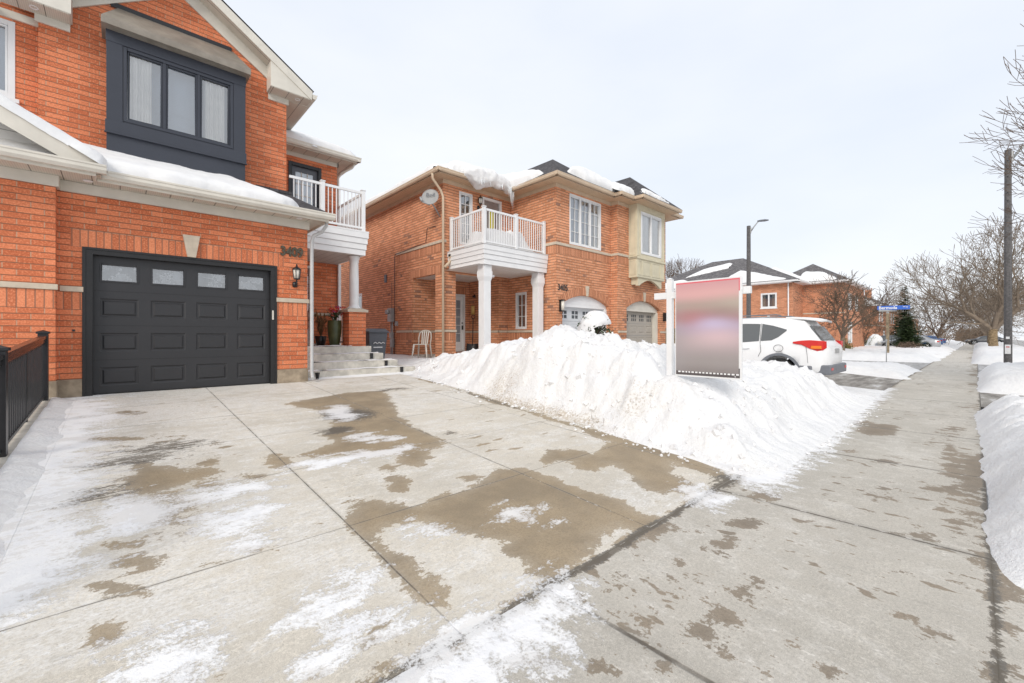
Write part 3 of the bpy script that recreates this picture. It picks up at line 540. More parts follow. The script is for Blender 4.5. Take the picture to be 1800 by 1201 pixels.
def dirtA(X,Y,h):
    d=.42*ss(.30,.0,X-4.85)*ss(2.6,4.2,Y)+.20*ss(.25,.02,h)
    d=np.maximum(d,.42*np.exp(-(((X-6.6)/.75)**2+((Y-4.6)/.9)**2)))
    d=np.maximum(d,.38*np.exp(-(((X-5.0)/.35)**2+((Y-3.1)/.55)**2)))
    d=np.maximum(d,.48*np.exp(-(((X-5.05)/.35)**2+((Y-5.9)/.8)**2)))
    d=np.maximum(d,.42*np.exp(-(((X-4.8)/.3)**2+((Y-7.3)/.8)**2)))
    return d+.16*fbm(X*1.3,Y*1.3,3)+.06
snowfield('snow_bank',4.25,14.0,1.1,12.2,.036,bankA,dirtA)
def side(X,Y):
    e=np.minimum(np.minimum(X-5.0,7.62-X),Y-11)
    return .16*ss(-.1,.5,X-5.05)*ss(11.2,12.4,Y)+.05*relief(X,Y,1)-.02
snowfield('side_yard_snow',5.0,7.58,11.3,24,.12,side)
def boul(x0,x1,hh,y0=-.16,y1=-3.3,k=.35,tw=.5,sl=0):
    def f(X,Y):
        e=np.minimum(y0+sl*X-Y,Y-y1)+.09*fbm(X*1.5,Y*1.5,3)+.025*vn(X*9,Y*2); ex=np.minimum(X-x0,x1-X)+.25*fbm(X*1.1,Y*1.1,2)
        r=np.clip(e/tw,-.3,1); r=np.where(r>0,1-(1-r)**2,r); rx=np.clip(ex/1.0,-.3,1); rx=np.where(rx>0,1-(1-rx)**2,rx)
        return hh*np.minimum(r,1)*np.maximum(rx,0)*(1 if True else 1)+np.where(rx<=0,-.1,0)+relief(X,Y,k)*ss(0,.6,np.minimum(e,ex))
    return f
zero=lambda X,Y:0*X
snowfield('boulevard_snow',2.2,12.6,-3.35,.05,.05,boul(3.55,11.7,.34,-.13,k=1.25,sl=.013),lambda X,Y,h:.30*ss(.12,.0,h)+.12*fbm(X,Y,3)-.02,zero)
snowfield('boulevard_snow',14.9,25,-3.5,.1,.10,boul(15.2,24.2,.42,-.05,k=.8),lambda X,Y,h:.2*ss(.1,.0,h),zero)
snowfield('boulevard_snow',30.5,120,-3.5,.15,.25,boul(31,120,.46,.15,k=.5),lambda X,Y,h:.1*ss(.1,.0,h),zero)
def yard(x0,x1,y0,hh,k=.4,y1=60):
    def f(X,Y):
        e=np.minimum(np.minimum(Y-y0,y1-Y),np.minimum(X-x0,x1-X))+.35*fbm(X*.7,Y*.7,3)
        r=np.clip(e/1.2,-.3,1); r=np.where(r>0,1-(1-r)**2,r)
        return hh*r+relief(X,Y,k)*ss(0,.8,e)
    return f
snowfield('yard_snow',17.6,25,1.2,12,.09,yard(18.3,24.6,1.5,.30,.45),lambda X,Y,h:.18+.2*fbm(X*.5,Y*.5,3),zero)
snowfield('yard_snow',30.2,39.5,1.3,26,.16,yard(30.9,60,1.45,.42,.6),lambda X,Y,h:.1+.15*fbm(X*.5,Y*.5,3),zero)
snowfield('yard_snow',39.4,130,1.3,12,.3,yard(38,140,1.4,.42,.6),None,zero)
# the long white slab edge (kerb) beside the fence
m=MB(); 
for y in np.arange(1.6,9.1,.5):
    z=float(gz(0,y)); z2=float(gz(0,y+.5)); m.add([(-.86,y,z-.1),(-.72,y,z-.1),(-.72,y,z+.05),(-.86,y,z+.05),(-.86,y+.5,z2-.1),(-.72,y+.5,z2-.1),(-.72,y+.5,z2+.05),(-.86,y+.5,z2+.05)],[(0,1,2,3),(7,6,5,4),(3,2,6,7),(1,5,6,2),(0,3,7,4)])
tag(m.build('kerb',M['step']),kind='structure')
def fs(X,Y):
    e=-.30-X+.12*fbm(X*2,Y*2.4,3)
    return .10*np.clip(e/.4,-.3,1)+.03*relief(X,Y,1)
snowfield('kerbside_snow',-.72,-.1,1.7,9.0,.035,lambda X,Y:.075*np.clip((-.42-X+.10*fbm(X*0,Y*2.1,4))/.25,-.4,1)-.005+.12*relief(X,Y,1)*ss(-.35,-.6,X),None,gz,mat=M['snow'])

# broken chunks thrown up by the shovel, bedded in the bank
m=MB(); rng=random.Random(12); n=0; DD=[]
def blk(m,c,r,rng):
    ax=[Vector((rng.gauss(0,1),rng.gauss(0,1),rng.gauss(0,1))).normalized()]; b=ax[0].orthogonal().normalized(); d=ax[0].cross(b)
    s=[r*rng.uniform(.6,1.3),r*rng.uniform(.5,1.1),r*rng.uniform(.4,.9)]
    V=[]
    for i in(-1,1):
        for j in(-1,1):
            for k in(-1,1): V.append(c+ax[0]*i*s[0]*rng.uniform(.6,1.1)+b*j*s[1]*rng.uniform(.6,1.1)+d*k*s[2]*rng.uniform(.6,1.1))
    m.add(V,[(0,1,3,2),(4,6,7,5),(0,4,5,1),(2,3,7,6),(0,2,6,4),(1,5,7,3)]); return 8
PX_=np.array([rng.uniform(4.5,9.5) for _ in range(5200)]); PY_=np.array([rng.uniform(1.35,9.8) for _ in range(5200)])
HH=bankA(PX_,PY_); GG=gz(PX_,PY_); DT=dirtA(PX_,PY_,HH); W_=fbm(PX_*.9,PY_*.9,3)
for x,y,h,g,dt,w in zip(PX_,PY_,HH,GG,DT,W_):
    if h<.04: continue
    foot=4.45+.09*(y-1.5); near=math.exp(-max(0,x-foot)/.9)
    if rng.random()>.06+.26*near+.5*w: continue
    r=rng.choice((.014,.018,.022,.03,.04,.055))*rng.uniform(.7,1.2)*(.7 if y<3 else 1)
    k=blk(m,Vector((x,y,g-.02+h+r*.12)),r,rng); DD+=[dt]*k
o=m.build('snow_chunks',M['snow'],attrs={'dirt':DD},bevel=0); tag(o,kind='stuff')
# ================================================================== BUILDING KIT
Z_=Vector((0,0,1))
class Plane:
    """vertical wall plane: origin O, horizontal unit U (to the viewer's right), outward normal N"""
    def __init__(s,O,U): s.O=Vector(O); s.U=Vector(U).normalized(); s.N=s.U.cross(Z_)
    def p(s,u,z,d=0): return s.O+s.U*u+Z_*z+s.N*d
def PY(y): return Plane((0,y,0),(1,0,0))      # faces -Y, u = X
def PX(x): return Plane((x,0,0),(0,-1,0))     # faces -X, u = -Y
def wall(m,P,u0,u1,z0,z1,holes=(),depth=.12,back=None):
    """holes: (a,b,c,d[,rise]) ; rise>0 gives a segmental arch springing at d-rise"""
    us=sorted({u0,u1,*[h[0] for h in holes],*[h[1] for h in holes]}); zs=sorted({z0,z1,*[h[2] for h in holes],*[h[3] for h in holes]})
    for i in range(len(us)-1):
        for j in range(len(zs)-1):
            a,b,c,d=us[i],us[i+1],zs[j],zs[j+1]; um=(a+b)/2; zm=(c+d)/2
            if any(h[0]<um<h[1] and h[2]<zm<h[3] for h in holes): continue
            m.face([P.p(a,c),P.p(b,c),P.p(b,d),P.p(a,d)])
    for h in holes:
        a,b,c,d=h[:4]; rise=h[4] if len(h)>4 else 0
        if rise:
            n=14; s=d-rise; pts=[]; w=(b-a)/2; r=(w*w+rise*rise)/(2*rise); cu=(a+b)/2; cz=d-r; th=math.asin(w/r)
            pts=[(cu+r*math.sin(-th+2*th*k/n),cz+r*math.cos(-th+2*th*k/n)) for k in range(n+1)]
            for k in range(n):
                (x0,y0),(x1,y1)=pts[k],pts[k+1]
                m.face([P.p(x0,y0),P.p(x1,y1),P.p(x1,d),P.p(x0,d)])
                m.face([P.p(x0,y0),P.p(x0,y0,-depth),P.p(x1,y1,-depth),P.p(x1,y1)])
            top=s
        else:
            top=d; m.face([P.p(a,d),P.p(a,d,-depth),P.p(b,d,-depth),P.p(b,d)])
        m.face([P.p(a,c),P.p(a,c,-depth),P.p(a,top,-depth),P.p(a,top)])
        m.face([P.p(b,c),P.p(b,top),P.p(b,top,-depth),P.p(b,c,-depth)])
        m.face([P.p(a,c),P.p(b,c),P.p(b,c,-depth),P.p(a,c,-depth)])
def pbox(m,P,u0,u1,z0,z1,d0,d1):
    c=P.p((u0+u1)/2,(z0+z1)/2,(d0+d1)/2); m.obox(c,P.U*abs(u1-u0)/2,Z_*abs(z1-z0)/2,P.N*abs(d1-d0)/2)
def ring(m,P,u0,u1,z0,z1,w,d0,d1):
    pbox(m,P,u0,u0+w,z0,z1,d0,d1); pbox(m,P,u1-w,u1,z0,z1,d0,d1); pbox(m,P,u0+w,u1-w,z1-w,z1,d0,d1); pbox(m,P,u0+w,u1-w,z0,z0+w,d0,d1)
def window(root,P,u0,u1,z0,z1,fr,panes=2,cols=0,rows=0,d=-.06,fw=.06,back='mid',curtain=None,name='window',sill=None,gl='glass'):
    """frame (part) with pane, blind / curtain and muntins as its pieces"""
    m=MB(); ring(m,P,u0,u1,z0,z1,fw,d-.05,d+.03)
    W=(u1-u0-2*fw)/panes; mm=MB()
    for k in range(1,panes): 
        x=u0+fw+W*k; pbox(m,P,x-fw*.45,x+fw*.45,z0+fw,z1-fw,d-.048,d+.022)
    for k in range(panes):
        a=u0+fw+W*k+(.02 if k else 0); b=a+W-(.02 if k else 0)-(.02 if k<panes-1 else 0)
        ring(m,P,a+.005,b-.005,z0+fw+.004,z1-fw-.004,.028,d-.045,d+.008)
        for q in range(1,cols):
            x=a+(b-a)*q/cols; pbox(mm,P,x-.009,x+.009,z0+fw,z1-fw,d-.028,d-.006)
        for q in range(1,rows):
            z=z0+fw+(z1-z0-2*fw)*q/rows; pbox(mm,P,a,b,z-.009,z+.009,d-.0275,d-.0065)
    w=m.build(name,M[fr],root,bevel=.004)
    g=MB(); g.face([P.p(u0+fw,z0+fw,d-.034),P.p(u1-fw,z0+fw,d-.034),P.p(u1-fw,z1-fw,d-.034),P.p(u0+fw,z1-fw,d-.034)]); g.build('pane',M[gl],w)
    if mm.f: mm.build('muntin',M[fr],w)
    b=MB(); b.face([P.p(u0,z0,d-.30),P.p(u1,z0,d-.30),P.p(u1,z1,d-.30),P.p(u0,z1,d-.30)])
    for (a,c) in((u0,1),(u1,-1)): b.face([P.p(a,z0,d-.051),P.p(a,z0,d-.30),P.p(a,z1,d-.30),P.p(a,z1,d-.051)])
    b.face([P.p(u0,z1,d-.051),P.p(u1,z1,d-.051),P.p(u1,z1,d-.3),P.p(u0,z1,d-.3)]); b.face([P.p(u0,z0,d-.051),P.p(u1,z0,d-.051),P.p(u1,z0,d-.3),P.p(u0,z0,d-.3)])
    b.build('blind' if back=='blind' else 'interior_wall',M[back],w)
    if curtain:
        for a,c in curtain:
            q=MB(); n=40
            for k in range(n):
                t0,t1=k/n,(k+1)/n; f=lambda t:.032*math.sin(t*2*PI*4.5)+.012*math.sin(t*2*PI*2.3+1)
                q.face([P.p(a+(c-a)*t0,z0+.02,d-.085+f(t0)),P.p(a+(c-a)*t1,z0+.02,d-.085+f(t1)),P.p(a+(c-a)*t1,z1-.02,d-.085+f(t1)),P.p(a+(c-a)*t0,z1-.02,d-.085+f(t0))],smooth=True)
            q.build('curtain',M['curtain'],w)
    if sill:
        s=MB(); pbox(s,P,u0-.05,u1+.05,z0-.07,z0-.003,-.02,.05); s.build('sill',M[sill],w,bevel=.006)
    return w
def eave(m_s,m_g,m_f,P,u0,u1,zs,oh,gut=.11,zf=None,fh=.14,g0=0,g1=0):
    """soffit, gutter and frieze along one wall; zs soffit height, oh overhang"""
    m_s.face([P.p(u0,zs,oh),P.p(u1,zs,oh),P.p(u1,zs,-.02),P.p(u0,zs,-.02)][::-1],uv=None)
def gutter(m,P,u0,u1,z,d,h=.12,w=.11):
    prof=[(0,0),(w*.62,0),(w*.9,h*.35),(w*.9,h*.72),(w,h*.8),(w,h),(w*.93,h),(w*.93,h*.88),(0,h*.88)]
    n=len(prof); V=[P.p(u0,z+b,d+a) for a,b in prof]+[P.p(u1,z+b,d+a) for a,b in prof]
    F=[(i,(i+1)%n,(i+1)%n+n,i+n) for i in range(n)]+[tuple(range(n))[::-1],tuple(range(n,2*n))]
    m.add(V,[f[::-1] for f in F])
def slab_patch(name,root,mat,O,U,V,poly,T,res=.08,seed=0,edge=.3,lump=.4,drop=0,base=.0):
    """snow lying on the roof plane O+u*U+v*V inside polygon; real thickness T with rounded edge"""
    O=Vector(O);U=Vector(U).normalized();V=Vector(V).normalized();N=U.cross(V)
    if N.z<0:N=-N
    a=np.array(poly,float); xs=np.arange(a[:,0].min()-.1,a[:,0].max()+.1,res); ys=np.arange(a[:,1].min()-.1,a[:,1].max()+.1,res)
    A,B=np.meshgrid(xs,ys,indexing='ij'); s=sdf(poly,A,B)+.09*fbm(A*1.7+seed,B*1.7,3)
    h=T*np.sqrt(np.clip(s/edge,0,1)*(2-np.clip(s/edge,0,1)))*(1+lump*fbm(A*1.1+seed,B*1.1+seed,4))
    h=np.where(s<0,-.03,h)+base+.012*fbm(A*8,B*8,3)
    X=O.x+A*U.x+B*V.x+h*N.x; Y=O.y+A*U.y+B*V.y+h*N.y; Zz=O.z+A*U.z+B*V.z+h*N.z
    m=MB(); m.grid(X,Y,Zz,mask=s>0)
    return m.build(name,M[mat],root,attrs={'dirt':0*X})
def hip(m,x0,x1,y0,y1,z,slope,ridge='x'):
    w=min(x1-x0,y1-y0)/2; zt=z+w*slope
    c=[(x0,y0,z),(x1,y0,z),(x1,y1,z),(x0,y1,z)]
    if (x1-x0)>=(y1-y0): r=[(x0+w,(y0+y1)/2,zt),(x1-w,(y0+y1)/2,zt)]
    else: r=[((x0+x1)/2,y0+w,zt),((x0+x1)/2,y1-w,zt)]
    if (x1-x0)>=(y1-y0):
        m.face([c[0],c[1],r[1],r[0]]); m.face([c[1],c[2],r[1]]); m.face([c[2],c[3],r[0],r[1]]); m.face([c[3],c[0],r[0]])
    else:
        m.face([c[0],c[1],r[0]]); m.face([c[1],c[2],r[1],r[0]]); m.face([c[2],c[3],r[1]]); m.face([c[3],c[0],r[0],r[1]])
def text(name,s,size,P,u,z,d,mat,parent,ext=.006,align='LEFT',bold=.0,tilt=0,sx=1):
    cu=bpy.data.curves.new('t','FONT'); cu.body=s; cu.size=size; cu.extrude=ext; cu.align_x=align; cu.offset=bold
    ob=bpy.data.objects.new('t',cu); C.objects.link(ob); dg=bpy.context.evaluated_depsgraph_get(); dg.update()
    me=bpy.data.meshes.new_from_object(ob.evaluated_get(dg)); bpy.data.objects.remove(ob)
    q=parent
    while q.parent: q=q.parent
    off=LOC[q.name]
    for v in me.vertices:
        x,y,zz=v.co.x*sx,v.co.y,v.co.z
        w=P.p(u+x,z+y+tilt*x,d+zz)-off; v.co=w
    me.name=name; me.materials.clear(); me.materials.append(M[mat]); o=bpy.data.objects.new(name,me); C.objects.link(o); o.parent=parent; return o
def railing(root,path,z0,z1,mat,name='railing',sp=.10,pw=.075,post_at=None,bw=.02,rail=.045):
    """balusters and rails along a horizontal polyline, posts as its pieces"""
    m=MB()
    for a,b in zip(path[:-1],path[1:]):
        a=Vector((*a,0)); b=Vector((*b,0)); L=(b-a).length; d=(b-a)/L
        m.bar(a+Z_*(z1-.03),b+Z_*(z1-.03),rail,.06); m.bar(a+Z_*(z0+.09),b+Z_*(z0+.09),rail*.8,.05)
        n=max(2,round(L/sp))
        for k in range(1,n):
            p=a+d*L*k/n; m.bar(p+Z_*(z0+.10),p+Z_*(z1-.05),bw,bw,up=(1,0,0))
    r=m.build(name,M[mat],root)
    for p in (post_at if post_at is not None else path):
        q=MB(); q.box(p[0]-pw/2,p[0]+pw/2,p[1]-pw/2,p[1]+pw/2,z0,z1+.03); q.box(p[0]-pw/2-.012,p[0]+pw/2+.012,p[1]-pw/2-.012,p[1]+pw/2+.012,z1+.03,z1+.055); q.build('post',M[mat],r,bevel=.005)
    return r
def lantern(root,P,u,z,mat='black',s=1.0):
    m=MB(); c=P.p(u,z,.13*s)
    m.lathe(c,[(.0,.20*s),(.012*s,.19*s),(.018*s,.15*s),(.085*s,.10*s),(.09*s,.085*s),(.0,.085*s)],6)
    m.lathe(c,[(.0,-.11*s),(.058*s,-.11*s),(.062*s,-.095*s),(.0,-.09*s)],6); m.lathe(c,[(.0,-.17*s),(.02*s,-.15*s),(.012*s,-.12*s),(.03*s,-.11*s)],8)
    for k in range(6):
        t=2*PI*k/6; m.bar(c+Vector((.055*s*math.cos(t),.055*s*math.sin(t),-.1*s)),c+Vector((.078*s*math.cos(t),.078*s*math.sin(t),.09*s)),.009*s)
    m.tube([P.p(u,z-.20*s,.0),P.p(u,z-.22*s,.07*s),P.p(u,z-.20*s,.12*s),P.p(u,z-.13*s,.13*s)],.011*s,6); m.lathe(P.p(u,z-.2*s,.01),[(.0,-.06*s),(.045*s,-.05*s),(.05*s,.0),(.045*s,.05*s),(.0,.06*s)],10)
    w=m.build('wall_lamp',M[mat],root)
    g=MB(); g.lathe(c,[(.0,-.09*s),(.05*s,-.089*s),(.07*s,.08*s),(.0,.082*s)],6); g.build('lantern_glass',M['lglass'],w); return w
def panel_door_leaf(m,P,cells,u0,u1,z0,z1,dep=.012):
    """flat leaf with sunk-moulded raised panels"""
    holes=[c for c in cells]
    us=sorted({u0,u1,*[h[0] for h in holes],*[h[1] for h in holes]}); zs=sorted({z0,z1,*[h[2] for h in holes],*[h[3] for h in holes]})
    for i in range(len(us)-1):
        for j in range(len(zs)-1):
            a,b,c,d=us[i],us[i+1],zs[j],zs[j+1]; um=(a+b)/2; zm=(c+d)/2
            if any(h[0]<um<h[1] and h[2]<zm<h[3] for h in holes): continue
            m.face([P.p(a,c),P.p(b,c),P.p(b,d),P.p(a,d)])
    for h in holes:
        a,b,c,d=h[:4]
        if len(h)>4: continue
        lv=[(0,0),(.018,-dep),(.034,-dep),(.055,dep*.4),(.062,dep*.4)]
        R_=[[P.p(a+i,c+i,e),P.p(b-i,c+i,e),P.p(b-i,d-i,e),P.p(a+i,d-i,e)] for i,e in lv]
        for k in range(len(lv)-1):
            for q in range(4): m.face([R_[k][q],R_[k][(q+1)%4],R_[k+1][(q+1)%4],R_[k+1][q]])
        m.face(R_[-1])
# ================================================================== HOUSE 3409
M['sold1']=brick('orange_soldier_brick',(.60,.17,.075),(.76,.27,.135),(.5,.28,.18),ms=.0075,bw=.27,off=0,hm=(.34,.16,.10))
M['sold2']=brick('buff_soldier_brick',(.50,.205,.105),(.64,.30,.17),(.4,.22,.13),ms=.009,bw=.27,off=0,hm=(.26,.12,.07))
def soldier(root,P,bands,mat='sold1',d=.004):
    for u0,u1,z0,z1 in bands:
        m=MB(); pbox(m,P,u0,u1,z0,z1,-.02,d); m.build('soldier_course',M[mat],root,rot=z0)
H1=thing('brick_house','orange brick house with charcoal garage door, dark framed box window and number 3409','house',(0,9.3,.43))
G0=.43
P=PY(9.3); U=PY(10.8); Lp=PY(9.1); K=PY(12.6)
XP1=Plane((2.84,0,0),(0,1,0))     # right flank
m=MB()
# garage front with its opening
wall(m,P,-.69,2.84,.30,3.56,[(-.407,2.26,.305,2.725)],.14)
wall(m,XP1,9.3,12.6,.70,3.60)
# centre block to the left (shared)
wall(m,Lp,-7,-.69,.70,3.56); wall(m,Plane((-.69,0,0),(0,1,0)),9.1,9.3,.70,3.56)
m.build('wall',M['brick1'],H1)
m=MB(); 
wall(m,U,-1.02,2.84,3.9,7.2,[(-.17,1.945,4.45,6.83)],.1)
# gable triangle
ax,az=.91,8.75
m.face([U.p(-1.02,7.2),U.p(2.84,7.2),U.p(ax,az)]); wall(m,Plane((2.84,0,0),(0,1,0)),10.8,20,3.9,6.9)
wall(m,Plane((-1.02,0,0),(0,-1,0)),-11.0,-10.8,3.9,7.0)
m.build('upper_wall',M['brick1'],H1)
m=MB(); wall(m,PY(11.0),-7,-1.02,3.9,7.0,[(-4.0,-1.30,5.36,6.66)],.1); m.build('upper_wall',M['brick1'],H1)
m=MB(); wall(m,K,2.84,4.66,1.1,6.4,[(2.95,3.97,1.13,3.33),(3.36,4.22,4.05,6.12)],.12); wall(m,Plane((4.66,0,0),(0,1,0)),12.6,20,.3,6.4); m.build('side_wall',M['brick1'],H1)
m=MB(); 
for a,b in((-.69,-.407),(2.26,2.84)): m.box(a+.002,b-.002,9.285,9.5,.30,.70) if a<0 else m.box(a+.002,b+.012,9.285,9.5,.30,.70)
m.box(-7,-.676,9.085,9.3,.30,.70); m.box(2.8,2.852,9.5,12.6,.3,.70); m.build('foundation',M['conc_f'],H1,bevel=.008)
# stone belt, soldier courses, keystone
m=MB()
pbox(m,Lp,-7,-.665,2.035,2.115,-.05,.03); pbox(m,P,-.662,-.41,2.035,2.115,-.05,.03); pbox(m,P,2.263,2.87,2.035,2.115,-.05,.03)
m.build('stone_belt',M['stone'],H1,bevel=.006)
soldier(H1,P,[(-.69,-.41,1.765,2.034),(2.263,2.838,1.765,2.034)]); soldier(H1,Lp,[(-7,-.70,1.765,2.034)])
soldier(H1,P,[(-.55,2.40,2.728,2.998)],'sold1')
m=MB(); m.prism([(.865,2.735),(.985,2.735),(1.045,3.115),(.80,3.115)],'y',9.24,9.31); m.build('keystone',M['stone'],H1,bevel=.006)
# garage door: frame, leaf, windows
m=MB()
pbox(m,P,-.407,-.31,.43,2.722,-.12,.012); pbox(m,P,2.165,2.26,.43,2.722,-.12,.012); pbox(m,P,-.31,2.165,2.63,2.722,-.12,.012)
pbox(m,P,-.425,-.385,.43,2.735,.0,.022); pbox(m,P,2.24,2.275,.43,2.735,.0,.022); pbox(m,P,-.385,2.24,2.70,2.737,.0,.022)
m.build('garage_door_frame',M['blackframe'],H1,bevel=.004)
DP=PY(9.3+.10); m=MB(); d0,d1=-.31,2.165; W=(d1-d0); cells=[]; sec=[.435,.98,1.53,2.08,2.63]
wins=[]
for r in range(4):
    a=sec[r]; b=sec[r+1]
    for k in range(4):
        cx=d0+W*(.5+k)/4+ (0); x0,x1=cx-.235,cx+.235
        if r<3: cells.append((x0,x1,a+.13,b-.12))
        else: cells.append((x0,x1,a+.14,b-.11,1)); wins.append((x0,x1,a+.14,b-.11))
panel_door_leaf(m,DP,cells,d0,d1,.435,2.63)
gd=m.build('garage_door',M['gdoor'],H1)
m=MB()
for zq in sec[1:-1]: pbox(m,DP,d0,d1,zq-.004,zq+.004,-.002,.0015)
pbox(m,DP,d0,d1,.43,.455,0,.012); m.build('section_joint',M['blackframe'],gd)
for x0,x1,a,b in wins:
    q=MB(); ring(q,DP,x0,x1,a,b,.028,-.02,.008); w=q.build('door_window',M['gdoor'],gd,bevel=.004)
    g=MB(); g.face([DP.p(x0+.02,a+.02,-.012),DP.p(x1-.02,a+.02,-.012),DP.p(x1-.02,b-.02,-.012),DP.p(x0+.02,b-.02,-.012)]); g.build('pane',M['glass'],w)
    g=MB(); rr=random.Random(x0)
    n=14; 
    for i in range(n):
        t0,t1=i/n,(i+1)/n; f=lambda t:.02*math.sin(t*9+x0*7)+.012*math.sin(t*23+x0)
        g.face([DP.p(x0+(x1-x0)*t0,a,-.05+f(t0)),DP.p(x0+(x1-x0)*t1,a,-.05+f(t1)),DP.p(x0+(x1-x0)*t1,b,-.05+f(t1+.1)),DP.p(x0+(x1-x0)*t0,b,-.05+f(t0+.1))],smooth=True)
    g.build('plastic_film',M['film'],w)
    s=MB(); 
    for _ in range(1):
        u0=rr.uniform(x0+.05,x1-.15); v0=rr.uniform(a+.04,b-.06); s.bar(DP.p(u0,v0,-.024),DP.p(u0+rr.uniform(.08,.2)*rr.choice((1,-1))*.9,v0+rr.uniform(-.08,.1),-.024),.012,.004)
    s.build('tape_strip',M['curtain'],w)
m=MB(); wall(m,DP,x0-3,x1+.1,.5,2.7) if False else m.face([DP.p(d0,.43,-.12),DP.p(d1,.43,-.12),DP.p(d1,2.63,-.12),DP.p(d0,2.63,-.12)]); m.build('garage_interior',M['dark'],H1)
m=MB(); m.box(2.185,2.215,9.27,9.285,1.68,1.86); m.build('keypad',M['trim'],H1,bevel=.004)
# eaves over the garage: skirt roof
zs=3.70
m=MB(); m.face([(-.69,9.12,zs+.003),(-.69,9.31,zs+.003),(-.23,9.31,zs+.003),(-.23,9.12,zs+.003)]); m.face([(-.23,8.88,zs),(-.23,9.31,zs),(3.12,9.31,zs),(3.12,8.88,zs)]); m.face([(-7,8.62,zs+.002),(-7,9.12,zs+.002),(-.20,9.12,zs+.002),(-.20,8.62,zs+.002)]); 
m.face([(2.84,9.31,zs),(2.84,10.75,zs),(3.12,10.75,zs),(3.12,9.31,zs)])
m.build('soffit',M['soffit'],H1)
m=MB(); pbox(m,P,-.655,2.87,3.54,zs,-.02,.03); pbox(m,Lp,-7,-.655,3.54,zs,-.02,.03); pbox(m,Plane((-.69,0,0),(0,1,0)),9.1,9.27,3.54,zs,-.0,.035); pbox(m,XP1,9.27,10.75,3.54,zs,0,.03)
pbox(m,PY(8.88),-.25,3.12,zs-.03,zs+.10,-.02,.0); pbox(m,PY(8.62),-7,-.25,zs-.03,zs+.10,-.02,.0); pbox(m,Plane((-.25,0,0),(0,1,0)),8.62,8.9,zs-.03,zs+.1,-.02,.0); pbox(m,Plane((3.12,0,0),(0,1,0)),8.88,10.75,zs-.03,zs+.08,-.02,.0)
m.build('frieze',M['trim'],H1,bevel=.004)
m=MB(); gutter(m,PY(8.88),-.20,3.22,zs+.01,.001); m.build('gutter',M['trim'],H1)
m=MB(); gutter(m,PY(8.62),-7,-.14,zs+.01,.001); m.build('gutter',M['trim'],H1)
# skirt roof surface + snow
SO=(-.6,8.84,zs+.125); SV=Vector((0,1.96,.83)).normalized(); SL=Vector((0,1.96,.83)).length
m=MB(); m.face([(-1.2,8.80,zs+.10),(3.22,8.80,zs+.10),(2.90,10.83,zs+.96),(-1.2,10.83,zs+.96)]); m.face([(3.22,8.80,zs+.10),(3.22,10.83,zs+.1),(2.90,10.83,zs+.96)]); m.box(2.2,2.93,10.70,10.795,zs+.88,zs+.99)
m.build('skirt_roof',M['shingle'],H1)
slab_patch('roof_snow',H1,'snowc',(0,8.83,zs+.115),(1,0,0),SV,[(-1.4,.05),(.6,.04),(1.6,.10),(2.3,.16),(2.62,.30),(2.3,.62),(2.05,1.0),(1.95,1.5),(1.9,2.1),(-1.4,2.1)],.17,.05,3,.22,.35)
# gabled porch roof at the left
gx,gzp=-2.65,5.22
sl=Vector((gx+.16,0,gzp-3.86)); 
m=MB(); e=.17
zr=3.83
for sgn in(1,-1):
    x1=-.16 if sgn==1 else -5.14
    m.face([(x1,8.60,zr),(x1,11.0,zr),(gx,11.0,gzp),(gx,8.60,gzp)][::sgn])
m.build('gable_roof',M['shingle'],H1)
m=MB()
V1=Vector((gx-(-.16),0,gzp-zr)); 
for sgn in(1,-1):
    x1=-.16 if sgn==1 else -5.14
    m.prism([(x1,zr-.005),(gx,gzp-.005),(gx,gzp-.24),(x1-sgn*.42,zr-.005)],'y',8.58,8.61)
m.build('rake_board',M['trim'],H1)
m=MB(); m.face([(-.3,8.61,zr+.0),(-.3,9.08,zr+.0),(gx,9.08,gzp-.14),(gx,8.61,gzp-.14)]); m.build('rake_soffit',M['soffit'],H1)
m=MB(); m.face([(-4.9,9.08,3.8),(-.3,9.08,3.8),(gx,9.08,gzp)]); m.build('gable_siding',M['siding'],H1)
m=MB(); m.face([(-6,8.55,zs+.115),(-.3,8.55,zs+.115),(-.3,9.1,zs+.2),(-6,9.1,zs+.2)]); m.build('return_roof',M['shingle'],H1)
GV=Vector((-.16-gx,0,zr-gzp)); 
slab_patch('roof_snow',H1,'snowc',(gx,8.56,gzp+.01),GV.normalized(),(0,1,0),[(0,.0),(2.80,.0),(2.86,.3),(2.86,2.5),(0,2.5)],.15,.05,9,.12,.2)
# big gable eaves
run=(3.29-ax); sl_=.667; zo=7.02; zA=zo+run*sl_
m=MB(); m2=MB(); m3=MB(); yo=10.42
for sg in(1,-1):
    xo=ax+sg*run
    m.prism([(xo,zo),(ax,zA),(ax,zA-.20),(xo-sg*.02,zo-.20)],'y',yo-.02,yo) if True else 0
    # wall-side frieze of the rake
    m.prism([(ax+sg*1.94,6.87),(ax+sg*1.94,7.16),(ax,7.16+1.94*sl_),(ax,6.87+1.94*sl_)],'y',10.765,10.81)
    q=[(xo,yo,zo-.18),(xo,10.8,zo-.18),(ax,10.8,zA-.18),(ax,yo,zA-.18)]
    m2.face(q if sg==1 else q[::-1])
    r=[(xo+sg*.03,yo-.03,zo+.012),(xo+sg*.03,20,zo+.012),(ax,20,zA+.032),(ax,yo-.03,zA+.032)]
    m3.face(r[::sg])
